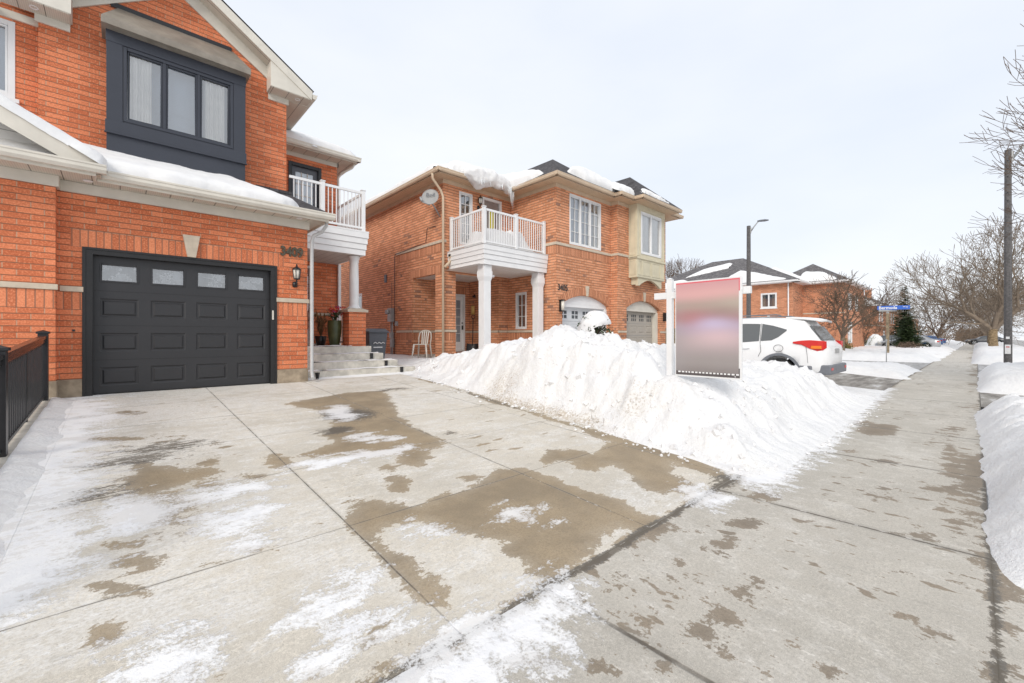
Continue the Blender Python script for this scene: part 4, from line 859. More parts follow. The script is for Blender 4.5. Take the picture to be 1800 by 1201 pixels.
# boxed eave returns
for sg in(1,-1):
    a,b=sorted((ax+sg*run,ax+sg*(run-.86)))
    zt=zo-.02
    if sg==1: m.prism([(a,6.84),(b,6.84),(b,zt-.16),(a,zt+.40)],'y',yo,yo+.36)
    else: m.prism([(a,6.84),(b,6.84),(b,zt+.40),(a,zt-.16)],'y',yo,yo+.36)
    m2.box(a+.02,b-.02,yo+.01,10.79,6.825,6.838)
    c,d=sorted((ax+sg*1.97,ax+sg*(1.97-.42))); pbox(m,U,c-.0,d,6.70,6.84,-.01,.035)
m.build('fascia',M['trim'],H1); m2.build('soffit',M['soffit'],H1); m3.build('roof',M['shingle'],H1)
m=MB(); m.box(2.86,3.29,10.78,20,6.82,6.84); m.build('soffit',M['soffit'],H1)
m=MB(); gutter(m,Plane((3.29,0,0),(0,1,0)),10.4,20,6.86,.0); m.build('gutter',M['trim'],H1)
m=MB(); m.box(-7,-1.53,10.42,11.01,6.825,6.838); m.build('soffit',M['soffit'],H1)
m=MB(); pbox(m,PY(10.42),-7,-1.48,6.82,7.04,-.02,0); pbox(m,PY(11.0),-7,-1.03,6.70,6.824,-.01,.035); m.build('frieze',M['trim'],H1)
m=MB(); gutter(m,PY(10.42),-7,-1.48,6.93,0); m.build('gutter',M['trim'],H1)
for x in(-1.05,3.02):
    q=MB(); q.lathe((x,10.6,6.815),[(.0,.012),(.035,.012),(.045,.004),(.055,.0),(.055,.012)],16); q.build('soffit_light',M['white'],H1)
for x,y,z in((-.35,9.05,3.695),(2.62,9.08,3.695)):
    q=MB(); q.lathe((x,y,z-.008),[(.0,.006),(.04,.006),(.052,.0),(.058,.008)],16); q.build('soffit_light',M['white'],H1)
# window on the recessed left part
window(H1,PY(11.0),-4.0,-1.30,5.36,6.66,'white',3,d=-.02,fw=.08,back='blind',sill='white')
# box window
BX0,BX1,yb=-.17,1.945,10.42; B=PY(yb)
m=MB(); wall(m,B,BX0,BX1,4.45,6.60,[(.05,1.73,5.24,6.585)],.06)
for x,nx in((BX0,-1),(BX1,1)):
    m.box(x-.003 if nx<0 else x-.02,x+.02 if nx<0 else x+.003,yb+.002,10.82,4.45,6.60)
pbox(m,B,BX0-.02,BX1+.02,4.99,5.20,-.01,.035); pbox(m,B,BX0-.012,BX1+.012,6.60,6.80,-.3,.02); pbox(m,B,BX0-.005,.04,5.2,6.60,-.01,.014); pbox(m,B,1.74,BX1+.005,5.2,6.60,-.01,.014)
pbox(m,B,BX0-.03,BX1+.03,4.965,4.99,-.01,.05)
bw=m.build('box_window',M['navy'],H1,bevel=.004)
w=window(H1,B,.05,1.73,5.24,6.585,'navy',3,d=-.02,fw=.05,back='blind',curtain=[(.09,.45),(1.26,1.60)],name='window')
m=MB(); x0,x1=BX0-.07,BX1+.07
m.add([(x0,10.22,6.80),(x1,10.22,6.80),(x1,10.80,6.80),(x0,10.80,6.80),(x0,10.22,6.92),(x1,10.22,6.92),(x1-.22,10.80,7.47),(x0+.22,10.80,7.47)],[(0,3,2,1),(4,5,6,7),(0,1,5,4),(1,2,6,5),(3,0,4,7)])
m.build('box_window_roof',plain('taupe_metal_roof',(.33,.29,.24),.55,.15,3,metal=.2),H1,bevel=.006)
m=MB(); m.box(x0+.12,x1-.25,10.775,10.797,7.44,7.53)
m.build('flashing',M['black'],H1)
# upper storey door onto the balcony
m=MB(); ring(m,K,3.36,4.22,4.05,6.12,.085,-.08,.02); dr=m.build('balcony_door',M['black'],H1,bevel=.004)
m=MB(); wall(m,PY(12.66),3.445,4.135,4.1,6.035,[(3.56,4.02,4.3,5.9)],.02); m.build('door_leaf',plain('dark_grey_door',(.10,.11,.13),.4,.04),dr)
m=MB(); m.face([(3.56,12.675,4.3),(4.02,12.675,4.3),(4.02,12.675,5.9),(3.56,12.675,5.9)]); m.build('pane',M['glass'],dr)
m=MB(); m.face([(3.5,12.72,4.2),(4.1,12.72,4.2),(4.1,12.72,6.0),(3.5,12.72,6.0)]); m.build('interior_wall',M['blind'],dr)
m=MB()
for k in(1,2): m.box(3.56+.46*k/3-.008,3.56+.46*k/3+.008,12.655,12.672,4.3,5.9)
for k in range(1,5): m.box(3.56,4.02,12.656,12.671,4.3+1.6*k/5-.008,4.3+1.6*k/5+.008)
m.build('muntin',M['trim'],dr)
# eaves of the recessed right part
m=MB(); m.box(2.86,5.02,12.12,12.62,6.38,6.395); m.box(4.66,5.02,12.6,20,6.38,6.395); m.build('soffit',M['soffit'],H1)
m=MB(); pbox(m,PY(12.12),2.86,5.04,6.36,6.48,-.02,0); pbox(m,K,2.86,4.69,6.27,6.379,-.01,.03); pbox(m,Plane((5.02,0,0),(0,1,0)),12.1,20,6.36,6.48,-.02,0); pbox(m,Plane((4.66,0,0),(0,1,0)),12.57,20,6.27,6.379,0,.03); m.build('frieze',M['trim'],H1)
m=MB(); gutter(m,PY(12.12),2.86,5.14,6.385,.0); gutter(m,Plane((5.04,0,0),(0,1,0)),12.02,20,6.385,.0); m.build('gutter',M['trim'],H1)
m=MB(); m.face([(2.86,12.03,6.49),(5.13,12.03,6.49),(3.3,13.86,7.45),(2.86,13.86,7.45)]); m.face([(5.13,12.03,6.49),(5.13,20,6.49),(3.3,20,7.45),(3.3,13.86,7.45)]); m.build('roof',M['shingle'],H1)
rv=Vector((0,1.83,.96)).normalized(); slab_patch('roof_snow',H1,'snowc',(2.86,12.05,6.50),(1,0,0),rv,[(0,.02),(2.15,.02),(.5,1.9),(0,1.9)],.16,.06,5,.2,.2)
m=MB(); m.tube([(5.06,12.3,6.40),(5.0,12.35,6.28),(4.80,12.6,6.15),(4.72,12.68,6.0),(4.72,12.68,.5)],.035,8); m.build('downspout',M['trim'],H1)
# balcony box, railing, column, pier
m=MB(); x1=4.78; y0=10.62
zb=[(3.44,.0),(3.585,.02),(3.73,.04),(3.875,.06)]
for z,o in zb:
    m.box(2.853,x1-.10+o,y0+.06-o,y0+.12,z+.002,z+.143); m.box(x1-.16,x1-.10+o,y0+.12,12.59,z+.002,z+.143)
m.box(2.853,x1-.03,y0+.0,12.59,4.02,4.06)
m.build('balcony_fascia',M['white'],H1,bevel=.005)
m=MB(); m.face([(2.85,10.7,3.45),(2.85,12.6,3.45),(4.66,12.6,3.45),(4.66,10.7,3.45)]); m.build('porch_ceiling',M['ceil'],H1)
railing(H1,[(2.88,10.72),(4.63,10.72),(4.63,12.55)],4.06,5.08,'white',post_at=[(3.62,10.72),(4.63,10.72)],pw=.09)
m=MB(); m.box(2.95,4.6,10.8,12.5,4.062,4.075); m.build('balcony_deck',M['step'],H1)
cx,cy=4.50,10.98
m=MB(); m.lathe((cx,cy,0),[(.17,2.055),(.175,2.09),(.15,2.12),(.125,2.14),(.118,2.2),(.118,2.8),(.108,3.28),(.125,3.30),(.112,3.33),(.14,3.38),(.14,3.44)],24); m.build('porch_column',M['white'],H1)
m=MB(); wall(m,PY(10.76),cx-.22,cx+.22,1.11,1.98); wall(m,PX(cx-.22),-11.2,-10.76,1.11,1.98); wall(m,Plane((cx+.22,0,0),(0,1,0)),10.76,11.2,1.11,1.98); pier=m.build('brick_pier',M['brick1'],H1)
m=MB(); m.box(cx-.27,cx+.27,10.71,11.25,1.98,2.045); m.add([(cx-.25,10.73,2.045),(cx+.25,10.73,2.045),(cx+.25,11.23,2.045),(cx-.25,11.23,2.045),(cx-.16,10.82,2.085),(cx+.16,10.82,2.085),(cx+.16,11.14,2.085),(cx-.16,11.14,2.085)],[(4,5,6,7),(0,1,5,4),(1,2,6,5),(2,3,7,6),(3,0,4,7)]); m.build('pier_cap',M['stone'],pier,bevel=.006)
railing(H1,[(4.52,11.22),(4.52,12.55)],1.11,2.03,'white',post_at=[(4.52,12.50)],pw=.06,sp=.12)
# entrance door and sidelight
m=MB(); ring(m,K,2.95,3.97,1.13,3.33,.07,-.08,.02); pbox(m,K,3.55,3.62,1.2,3.26,-.08,.015); pbox(m,K,3.62,3.90,1.2,1.55,-.06,-.02); dr=m.build('front_door',M['white'],H1,bevel=.004)
m=MB(); pbox(m,K,3.02,3.55,1.18,3.26,-.07,-.03); m.build('door_leaf',M['navy'],dr)
m=MB(); m.face([K.p(3.62,1.55,-.04),K.p(3.90,1.55,-.04),K.p(3.90,3.26,-.04),K.p(3.62,3.26,-.04)]); m.build('pane',M['glass'],dr)
m=MB(); m.face([K.p(3.62,1.55,-.10),K.p(3.90,1.55,-.10),K.p(3.90,3.26,-.10),K.p(3.62,3.26,-.10)]); m.build('interior_wall',M['mid'],dr)
m=MB(); pbox(m,K,3.69,3.705,1.55,3.26,-.05,-.03); pbox(m,K,3.815,3.83,1.55,3.26,-.05,-.03)
for k in range(6): pbox(m,K,3.62,3.90,1.8+k*.25,1.812+k*.25,-.049,-.031)
m.build('muntin',M['black'],dr)
m=MB(); pbox(m,K,4.0,4.66,1.95,2.02,0,.03); m.build('stone_belt',M['stone'],H1)
m=MB(); m.box(4.665,4.74,12.5,12.58,1.1,3.44); m.build('corner_board',M['white'],H1)
# steps
SX=[5.02,5.10,4.92,4.80]
m=MB()
m.box(2.842,5.55,9.67,12.6,.2,.595); m.box(2.842,5.22,9.98,12.6,.597,.765); m.box(2.842,4.98,10.29,12.6,.767,.935); m.box(2.842,4.80,10.60,12.598,.937,1.108)
st=m.build('porch_steps',M['step'],H1,bevel=.012)
m=MB(); m.box(2.95,4.05,12.42,12.6,1.112,1.16); m.build('door_sill',M['step'],st)
for x,y,z in((5.12,9.66,.47),(4.86,9.97,.62),(4.62,10.28,.80)):
    q=MB(); q.box(x,x+.07,y-.025,y+.01,z,z+.125); q.box(x-.004,x+.074,y-.03,y+.01,z+.125,z+.135); q.build('step_light',M['black'],st,bevel=.003)
q=MB(); q.lathe((3.12,9.55,.45),[(.0,.0),(.03,.0),(.05,.12),(.055,.13),(.0,.13)],4); q.build('step_light',M['black'],st)
for (a,b,y,z) in((2.9,5.2,9.67,.597),(2.9,4.9,9.98,.767),(2.9,4.6,10.29,.937),(2.9,4.5,10.6,1.11)):
    pass
X,Y=np.meshgrid(np.linspace(2.86,5.6,90),np.linspace(9.42,9.68,14),indexing='ij'); hh=.05*np.clip(1-np.abs(Y-9.66)/.2+.35*fbm(X*5,Y*5,3),-.3,1)
m=MB(); m.grid(X,Y,gz(X,Y)-.005+hh-.01); m.build('step_snow',M['snowc'],H1,attrs={'dirt':0*X})
for (x0,x1,y0,z,q_) in((2.86,5.5,9.69,.597,3),(2.86,5.2,10.0,.767,8),(2.86,4.9,10.31,.937,5),(2.86,4.3,10.62,1.11,7)):
    X,Y=np.meshgrid(np.linspace(x0,x1,90),np.linspace(y0,y0+.28,16),indexing='ij'); hh=.018*(fbm(X*3+q_,Y*9,4)*2+.35)+.012*(Y-y0)/.28
    m=MB(); m.grid(X,Y,z+hh-.008); m.build('step_snow',M['snowc'],H1,attrs={'dirt':0*X})
# downspout on the pier corner, number, lamp
m=MB(); m.tube([(3.12,9.0,3.70),(3.12,9.02,3.62),(3.06,9.1,3.50),(2.93,9.20,3.42),(2.90,9.22,3.30),(2.90,9.22,.62),(2.90,9.19,.55),(2.88,9.08,.50)],.036,8); m.build('downspout',plain('light_grey_downspout',(.52,.52,.52),.45,.06),H1)
text('house_number','3409',.255,P,2.33,2.965,.012,'num',H1,.012,bold=.010,sx=.83)
lantern(H1,P,2.60,2.60)
m=MB(); m.box(-.53,-.50,9.28,9.295,1.43,1.46); m.build('wall_hook',M['black'],H1)

# ================================================================== BLACK RAILING FENCE
F=thing('metal_fence','black metal picket fence with top rail coloured by painted brick reflection along the left side of driveway','fence',(-.79,8.9,.42))
def fpt(y): return float(gz(0,y))
posts=[8.86,5.86,2.86]
for y in posts:
    m=MB(); z=fpt(y); m.box(-.84,-.74,y-.05,y+.05,z,z+.985); m.box(-.855,-.725,y-.065,y+.065,z+.985,z+1.015); m.add([(-.85,y-.06,z+1.015),(-.73,y-.06,z+1.015),(-.73,y+.06,z+1.015),(-.85,y+.06,z+1.015),(-.79,y,z+1.04)],[(0,1,4),(1,2,4),(2,3,4),(3,0,4)]); m.build('fence_post',M['black'],F,bevel=.004)
for a,b in zip(posts[:-1],posts[1:]):
    m=MB(); za,zb_=fpt(a),fpt(b); A=Vector((-.79,a-.05,0)); Bv=Vector((-.79,b+.05,0))
    f=lambda t,h: A.lerp(Bv,t)+Z_*(za+(zb_-za)*t+h)
    m.bar(f(0,.10),f(1,.10),.035,.03); m.bar(f(0,.86),f(1,.86),.035,.03)
    for k in range(1,27): m.bar(f(k/27,.10),f(k/27,.87),.018,.018,up=(1,0,0))
    if a==posts[0]: m.bar(f(.5,.0),f(.5,.9),.03,.03,up=(1,0,0))
    pn=m.build('fence_panel',M['picket'],F)
    m=MB(); m.bar(f(0,.935),f(1,.935),.075,.045); m.bar(f(0,.885),f(1,.885),.05,.05); m.build('top_rail',M['rail_reflection'] if a==posts[0] else M['black'],F,bevel=.010)
# ================================================================== HOUSE 3405 (pair of attached homes)
H2=thing('brick_house','buff orange brick semi with white corner balcony, icicles and number 3405','house',(7.6,11.5,.5))
S=PX(7.6); F1=PY(11.5); GA=PX(10.5); GF=PY(9.3); GU=PY(9.0); BK=PY(13.45); zt=6.38
m=MB()
wall(m,S,-24,-11.5,.3,6.34,[(-18.5,-17.7,2.45,3.2),(-13.462,-11.965,.31,3.40)],.1)
wall(m,F1,7.6,10.5,3.40,6.34,[(8.22,8.76,4.40,6.14),(9.18,10.06,4.06,6.17)],.1)
# corner pier
wall(m,F1,7.6,8.08,.3,3.4); wall(m,Plane((8.08,0,0),(0,1,0)),11.5,11.95,.3,3.4); m.box(7.605,8.075,11.94,11.95,.3,3.4)
wall(m,BK,7.6,10.08,.3,3.5,[(8.95,9.88,.78,2.98)],.1)
wall(m,PX(10.08),-13.45,-11.66,.3,3.5); wall(m,PY(11.66),10.08,10.5,.3,3.5)
wall(m,GA,-11.66,-9.3,.3,3.5,[(-11.22,-10.66,1.62,2.92)],.1); wall(m,GA,-11.5,-9.3,3.5,6.34)
m.build('wall',M['brick2'],H2)
m=MB()
wall(m,GF,10.5,13.6,.3,6.34,[(10.82,13.47,.31,2.79,.32),(11.19,12.97,4.49,6.20)],.32)
wall(m,PX(13.6),-9.3,-9.0,.3,6.34)
wall(m,GU,13.6,17.2,.3,6.34,[(14.2,16.74,.31,2.77,.32)],.32); wall(m,Plane((17.2,0,0),(0,1,0)),9.0,22,.3,6.34)
m.build('garage_wall',M['brick2'],H2)
m=MB(); m.box(7.61,17.19,24.0,24.05,.3,6.3); m.build('rear_wall',M['brick2'],H2)
# belts and soldier courses
def belt(PL,a,b,z0,z1):
    q=MB(); pbox(q,PL,a,b,z0,z1,-.02,.03); q.build('stone_belt',M['stone'],H2,bevel=.006)
zb=4.37
for PL,a,b in((S,-14.6,-11.47),(F1,7.621,7.70),(GA,-9.75,-9.27),(GF,10.521,13.57),(PX(13.6),-9.27,-8.97),(GU,13.621,14.34)): belt(PL,a,b,zb,zb+.09)
for PL,a,b in((S,-14.6,-13.452),(S,-11.949,-11.47),(F1,7.621,8.1),(BK,7.62,8.93),(BK,9.90,10.05),(PX(10.08),-13.42,-11.63),(PY(11.66),10.05,10.47),(GA,-11.63,-9.27),(GF,10.521,10.81),(GF,13.48,13.57),(GU,13.621,14.19),(GU,16.75,17.2)): belt(PL,a,b,1.50,1.575)
soldier(H2,S,[(-14.58,-11.5,4.098,4.369)],'sold2'); soldier(H2,GA,[(-9.9,-9.3,4.098,4.369)],'sold2'); soldier(H2,GF,[(10.497,13.6,4.098,4.369)],'sold2'); soldier(H2,GU,[(13.597,14.33,4.098,4.369)],'sold2')
soldier(H2,S,[(-13.6,-11.5,3.402,3.672)],'sold2'); 
for PL,a,b in((S,-14.58,-13.46),(F1,7.597,8.08),(BK,7.62,8.93),(GA,-11.6,-9.3)): soldier(H2,PL,[(a,b,1.228,1.499)],'sold2')
soldier(H2,BK,[(8.9,9.95,2.985,3.255)],'sold2')
# arches over the two garage doors: radiating bricks
def arch(u0,u1,zc,rise,y,name):
    w=(u1-u0)/2; r=(w*w+rise*rise)/(2*rise); th=math.asin(w/r); cu=(u0+u1)/2; cz=zc-r; n=int(2*th*r/.088); m=MB(); PL=PY(y)
    for k in range(n):
        a=-th+2*th*k/n; b=-th+2*th*(k+1)/n
        q=[(r,a),(r,b),(r+.27,b),(r+.27,a)]
        pts=[PL.p(cu+R_*math.sin(t),cz+R_*math.cos(t),.004) for R_,t in q]
        m.face([pts[0],pts[1],pts[2],pts[3]],uv=[(0.001,.0885*k+.0),(.001,.0885*(k+1)),(.262,.0885*(k+1)),(.262,.0885*k)])
        m.face([PL.p(cu+(r+.27)*math.sin(a),cz+(r+.27)*math.cos(a),.004),PL.p(cu+(r+.27)*math.sin(b),cz+(r+.27)*math.cos(b),.004),PL.p(cu+(r+.27)*math.sin(b),cz+(r+.27)*math.cos(b),-.01),PL.p(cu+(r+.27)*math.sin(a),cz+(r+.27)*math.cos(a),-.01)])
    m.build('arch_course',M['sold2'],H2)
    q=MB(); q.prism([(cu-.05,zc-.02),(cu+.05,zc-.02),(cu+.10,zc+.34),(cu-.10,zc+.34)],'y',y-.035,y+.02); q.build('keystone',M['stone'],H2,bevel=.006)
    t=MB(); pts=[(cu+(r-.002)*math.sin(-th+2*th*k/14),cz+(r-.002)*math.cos(-th+2*th*k/14)) for k in range(15)]
    t.face([PL.p(a,b,-.13) for a,b in pts]); pbox(t,PL,u0+.002,u1-.002,zc-rise-.10,zc-rise,-.31,-.13); pbox(t,PL,u1-.10,u1-.002,.35,zc-rise-.10,-.31,-.1); pbox(t,PL,u0+.002,u0+.10,.35,zc-rise-.10,-.31,-.1)
    return t
t=arch(10.82,13.47,2.79,.32,9.3,'a'); t.build('garage_door_frame',M['white'],H2)
t=arch(14.2,16.74,2.77,.32,9.0,'b'); t.build('garage_door_frame',M['trim'],H2)
def gdoor(PL,u0,u1,z0,z1,mat,arched):
    W=u1-u0; cells=[]; wins=[]; s=(z1-z0)/4
    for r in range(4):
        for k in range(4):
            cx=u0+W*(.5+k)/4
            if r<3: cells.append((cx-.24,cx+.24,z0+s*r+.09,z0+s*r+s-.09))
            else: wins.append((cx-.19,cx+.19,z0+s*3+.08,z1-.10))
    m=MB(); panel_door_leaf(m,PL,cells+[(*w,1) for w in wins],u0,u1,z0,z1); 
    g=m.build('garage_door',M[mat],H2)
    m=MB()
    for r in(1,2,3): pbox(m,PL,u0,u1,z0+s*r-.004,z0+s*r+.004,-.002,.0015)
    m.build('section_joint',M['cgrey'],g)
    for a,b,c,d in wins:
        q=MB(); q.face([PL.p(a,c,-.01),PL.p(b,c,-.01),PL.p(b,d,-.01),PL.p(a,d,-.01)]); w=q.build('door_window',M['dark'],g)
        q=MB(); 
        for k in range(0,4 if arched else 3):
            n=3 if arched else 2; x=a+(b-a)*min(k,n)/n; pbox(q,PL,x-.016,x+.016,c,d,-.008,.004)
        for z in(c,(c+d)/2,d): pbox(q,PL,a-.016,b+.016,z-.016,z+.016,-.0079,.0041)
        if arched:
            q.add([PL.p(a,d,.0045),PL.p(a,d-.07,.0045),PL.p(a+.07,d,.0045)],[(0,1,2)]); q.add([PL.p(b,d,.0045),PL.p(b-.07,d,.0045),PL.p(b,d-.07,.0045)],[(0,1,2)])
        q.build('muntin',M[mat],w)
gdoor(PY(9.3+.30),10.92,13.37,.45,2.37,'gd2',False)
gdoor(PY(9.0+.30),14.3,16.64,.45,2.35,'gd3',True)
# eaves: left flank, front over the balcony, garage block, second block, bay
m=MB(); 
m.box(7.15,7.6,11.05,24,zt,zt+.012); m.box(7.6,10.5,11.05,11.5,zt,zt+.012); m.box(10.05,10.5,8.85,11.5-.46,zt,zt+.012); m.box(10.5,13.6,8.85,9.3,zt,zt+.012); m.box(13.15,17.65,8.55,9.0,zt+.002,zt+.014); m.box(14.0,16.8,8.2,8.66,zt+.004,zt+.016); m.box(17.2,17.65,9,22,zt,zt+.012)
m.build('soffit',M['beige_d'],H2)
m=MB()
for PL,a,b in((S,-24,-11.47),(F1,7.621,10.469),(GA,-11.47,-9.27),(GF,10.521,13.569),(PX(13.6),-9.27,-8.97),(GU,13.621,17.2)): pbox(m,PL,a,b,zt-.12,zt-.001,-.02,.03)
for PL,a,b in((PX(7.15),-24,-11.05),(PY(11.05),7.15,10.05),(PX(10.05),-11.05,-8.85),(PY(8.85),10.05,13.15),(PX(13.15),-8.85,-8.55),(PY(8.55),13.15,14.0),(PX(14.0),-8.55,-8.2),(PY(8.2),14.0,16.8),(PY(8.55),16.8,17.65)): pbox(m,PL,a,b,zt-.012,zt+.12,-.02,.0)
m.build('frieze',M['beige'],H2)
for PL,a,b in((PX(7.15),-24,-10.95),(PY(11.05),7.05,10.05),(PX(10.05),-11.05,-8.75),(PY(8.85),9.95,13.15),(PX(13.15),-8.85,-8.45),(PY(8.55),13.05,14.0),(PX(14.0),-8.55,-8.1),(PY(8.2),13.9,16.9),(PY(8.55),16.8,17.75)):
    m=MB(); gutter(m,PL,a,b,zt+.015,.001,.11,.10); m.build('gutter',M['beige'],H2)
m=MB(); z0=zt+.12
hip(m,7.05,17.75,10.95,24.1,z0,.45); 
hip(m,9.95,13.7,8.75,14.6,z0+.004,.76); hip(m,13.05,17.75,8.45,14.6,z0+.006,.50); hip(m,13.9,16.9,8.1,12.5,z0+.009,.92)
m.build('roof',M['shingle'],H2)
def nV(a,b,c): return Vector((a,b,c)).normalized()
slab_patch('roof_snow',H2,'snowc',(7.05,24,z0),(0,-1,0),nV(1,0,.45),[(0,.10),(12.7,.12),(12.2,1.2),(9,2.8),(0,3.5)],.20,.10,2,.35,.35)
slab_patch('roof_snow',H2,'snowc',(7.05,10.95,z0),(1,0,0),nV(0,1,.45),[(.5,.25),(1.3,.05),(3.3,.0),(3.3,2.2),(2.4,3.0),(1.2,1.4)],.34,.06,4,.3,.45,base=.0)
slab_patch('roof_snow',H2,'snowc',(9.95,14.6,z0+.005),(0,-1,0),nV(1,0,.76),[(2.2,.02),(4.6,.05),(5.1,.25),(4.0,1.05),(2.2,1.7)],.28,.06,7,.3,.4)
slab_patch('roof_snow',H2,'snowc',(9.95,8.75,z0+.005),(1,0,0),nV(0,1,.76),[(.9,.45),(1.5,.15),(3.7,.1),(3.7,.5),(2.8,.9),(1.7,1.1)],.30,.05,11,.5,.35)
slab_patch('roof_snow',H2,'snowc',(13.05,8.45,z0+.006),(1,0,0),nV(0,1,.5),[(-.2,.1),(.9,.1),(1.1,1.2),(.2,1.0)],.22,.05,13,.3,.3)
slab_patch('roof_snow',H2,'snowc',(13.9,8.1,z0+.01),(1,0,0),nV(0,1,.92),[(.0,.10),(2.2,.08),(1.5,.35),(.9,.6),(.5,.55)],.11,.05,17,.3,.25)
# overhanging cornice of snow and its icicles over the balcony
m=MB(); rr=random.Random(4)
xs=np.linspace(8.0,10.12,64); nn=26; V=[];
for i,x in enumerate(xs):
    t=(x-8.0)/2.12; env=math.sin(PI*min(1,max(0,t)))**.5
    dz=.13*env+.16*math.exp(-((t-.32)/.13)**2)+.14*math.exp(-((t-.93)/.07)**2)+.05*float(fbm(x*4,1,3))
    up=.30*env; out=.24*env+.06*float(fbm(x*3,5,3))
    for j in range(nn):
        a=2*PI*j/nn; cy=math.cos(a); sz=math.sin(a)
        nz=1+.22*float(fbm(x*5,j*.5,3))
        V.append((x,10.98-(out*max(cy,0)+.30*min(cy,0))*nz,z0+.10+(up*max(sz,0)+(dz+.12)*min(sz,0))*nz))
F_=[(i*nn+j,i*nn+(j+1)%nn,(i+1)*nn+(j+1)%nn,(i+1)*nn+j) for i in range(63) for j in range(nn)]+[tuple(range(nn))[::-1],tuple(range(63*nn,64*nn))]
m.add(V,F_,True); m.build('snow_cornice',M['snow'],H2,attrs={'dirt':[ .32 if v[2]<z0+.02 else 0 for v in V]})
for x,L in((8.62,.22),(8.70,.12),(9.0,.10),(9.80,.30),(9.87,.48),(9.93,.55),(9.99,.42),(10.03,.62),(10.07,.35),(9.5,.09)):
    y=10.84+rr.uniform(-.05,.05); m=MB(); m.tube([(x,y,z0-.02),(x,y,z0-.1-L*.4),(x+.004,y,z0-.1-L)],[.026,.016,.003],6); m.build('icicle',M['ice'],H2)
# windows and doors
window(H2,F1,8.22,8.76,4.40,6.14,'white',1,2,5,d=-.02,fw=.055,back='mid',sill=False)
m=MB(); ring(m,F1,9.18,10.06,4.06,6.17,.08,-.08,.02); d_=m.build('balcony_door',M['white'],H2,bevel=.004)
m=MB(); pbox(m,F1,9.26,9.98,4.06,6.09,-.10,-.06); m.build('door_leaf',plain('brown_grey_door',(.30,.25,.23),.5,.08),d_)
m=MB(); m.box(9.42,9.66,11.42,11.44,4.2,5.75); m.build('hanging_banner',M['yellow'],d_)
window(H2,GF,11.19,12.97,4.49,6.20,'white',3,2,4,d=-.02,fw=.06,back='blind',curtain=[(12.60,12.9)])
window(H2,GA,-11.22,-10.66,1.62,2.92,'white',1,2,3,d=-.02,fw=.055,back='dark',sill=False)
window(H2,S,-18.5,-17.7,2.45,3.2,'white',1,1,1,d=-.02,fw=.055,back='dark')
m=MB(); ring(m,BK,8.95,9.88,.78,2.98,.07,-.08,.02); d_=m.build('front_door',M['white'],H2,bevel=.004)
m=MB(); wall(m,PY(13.5),9.02,9.81,.85,2.91,[(9.50,9.70,1.15,2.75)],.02); m.build('door_leaf',M['white'],d_)
m=MB(); m.face([(9.5,13.51,1.15),(9.70,13.51,1.15),(9.70,13.51,2.75),(9.5,13.51,2.75)]); m.build('pane',M['mid'],d_)
m=MB(); 
for k in range(1,5): m.box(9.5,9.70,13.495,13.505,1.15+.32*k-.01,1.15+.32*k+.01)
m.build('muntin',M['white'],d_)
m=MB(); m.box(9.755,9.785,13.44,13.49,1.62,1.78); m.box(9.755,9.785,13.46,13.49,1.85,1.9); m.build('door_handle',M['black'],d_)
m=MB(); m.box(7.65,10.07,11.6,13.44,.4,.72); m.box(7.7,10.49,9.7,11.6,.4,.72); m.build('porch_floor',M['step'],H2,bevel=.01)
# balcony
m=MB()
for z,o in((3.47,.0),(3.62,.02),(3.77,.04),(3.90,.06)):
    m.box(7.80-o,10.48,9.68-o,9.74-o,z+.002,z+.148); m.box(7.80-o,7.86-o,9.74-o,11.49,z+.002,z+.148)
m.box(7.72,10.48,9.60,9.70,4.052,4.065); m.box(7.72,7.80,9.7,11.49,4.052,4.065)
m.build('balcony_fascia',M['white'],H2,bevel=.005)
m=MB(); m.box(7.80,10.49,9.7,11.49,4.03,4.05); m.build('balcony_deck',M['step'],H2)
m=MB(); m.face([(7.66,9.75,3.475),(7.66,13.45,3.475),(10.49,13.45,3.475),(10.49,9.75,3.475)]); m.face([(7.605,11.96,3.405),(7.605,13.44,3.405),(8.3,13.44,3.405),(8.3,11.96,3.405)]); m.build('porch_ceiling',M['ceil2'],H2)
railing(H2,[(7.86,11.45),(7.86,9.76),(10.42,9.76)],4.07,5.13,'white',post_at=[(7.86,11.42),(7.86,9.76),(9.14,9.76),(10.42,9.76)],pw=.09)
for x,y in((8.0,9.90),(10.28,9.90)):
    q=MB(); a=.13; q.box(x-a,x+a,y-a,y+a,.7,3.15)
    for w,z1,z2 in((.165,3.13,3.30),(.15,3.30,3.47)): q.box(x-w,x+w,y-w,y+w,z1,z2)
    q.add([(x-a,y-a,3.0),(x+a,y-a,3.0),(x+a,y+a,3.0),(x-a,y+a,3.0),(x-.165,y-.165,3.13),(x+.165,y-.165,3.13),(x+.165,y+.165,3.13),(x-.165,y+.165,3.13)],[(0,1,5,4),(1,2,6,5),(2,3,7,6),(3,0,4,7)]); q.build('porch_column',M['white'],H2,bevel=.008)
X,Y=np.meshgrid(np.linspace(7.95,10.4,60),np.linspace(9.84,11.4,40),indexing='ij'); hh=.60*ss(0,.25,X-8.0)*ss(10.4,9.6,X)*ss(9.80,10.1,Y)*ss(11.4,10.6,Y)*(1+.5*fbm(X*2,Y*2,4))+.05
m=MB(); m.grid(X,Y,4.05+hh); m.build('balcony_snow',M['snowc'],H2,attrs={'dirt':0*X})
lantern(H2,F1,9.0,5.95)
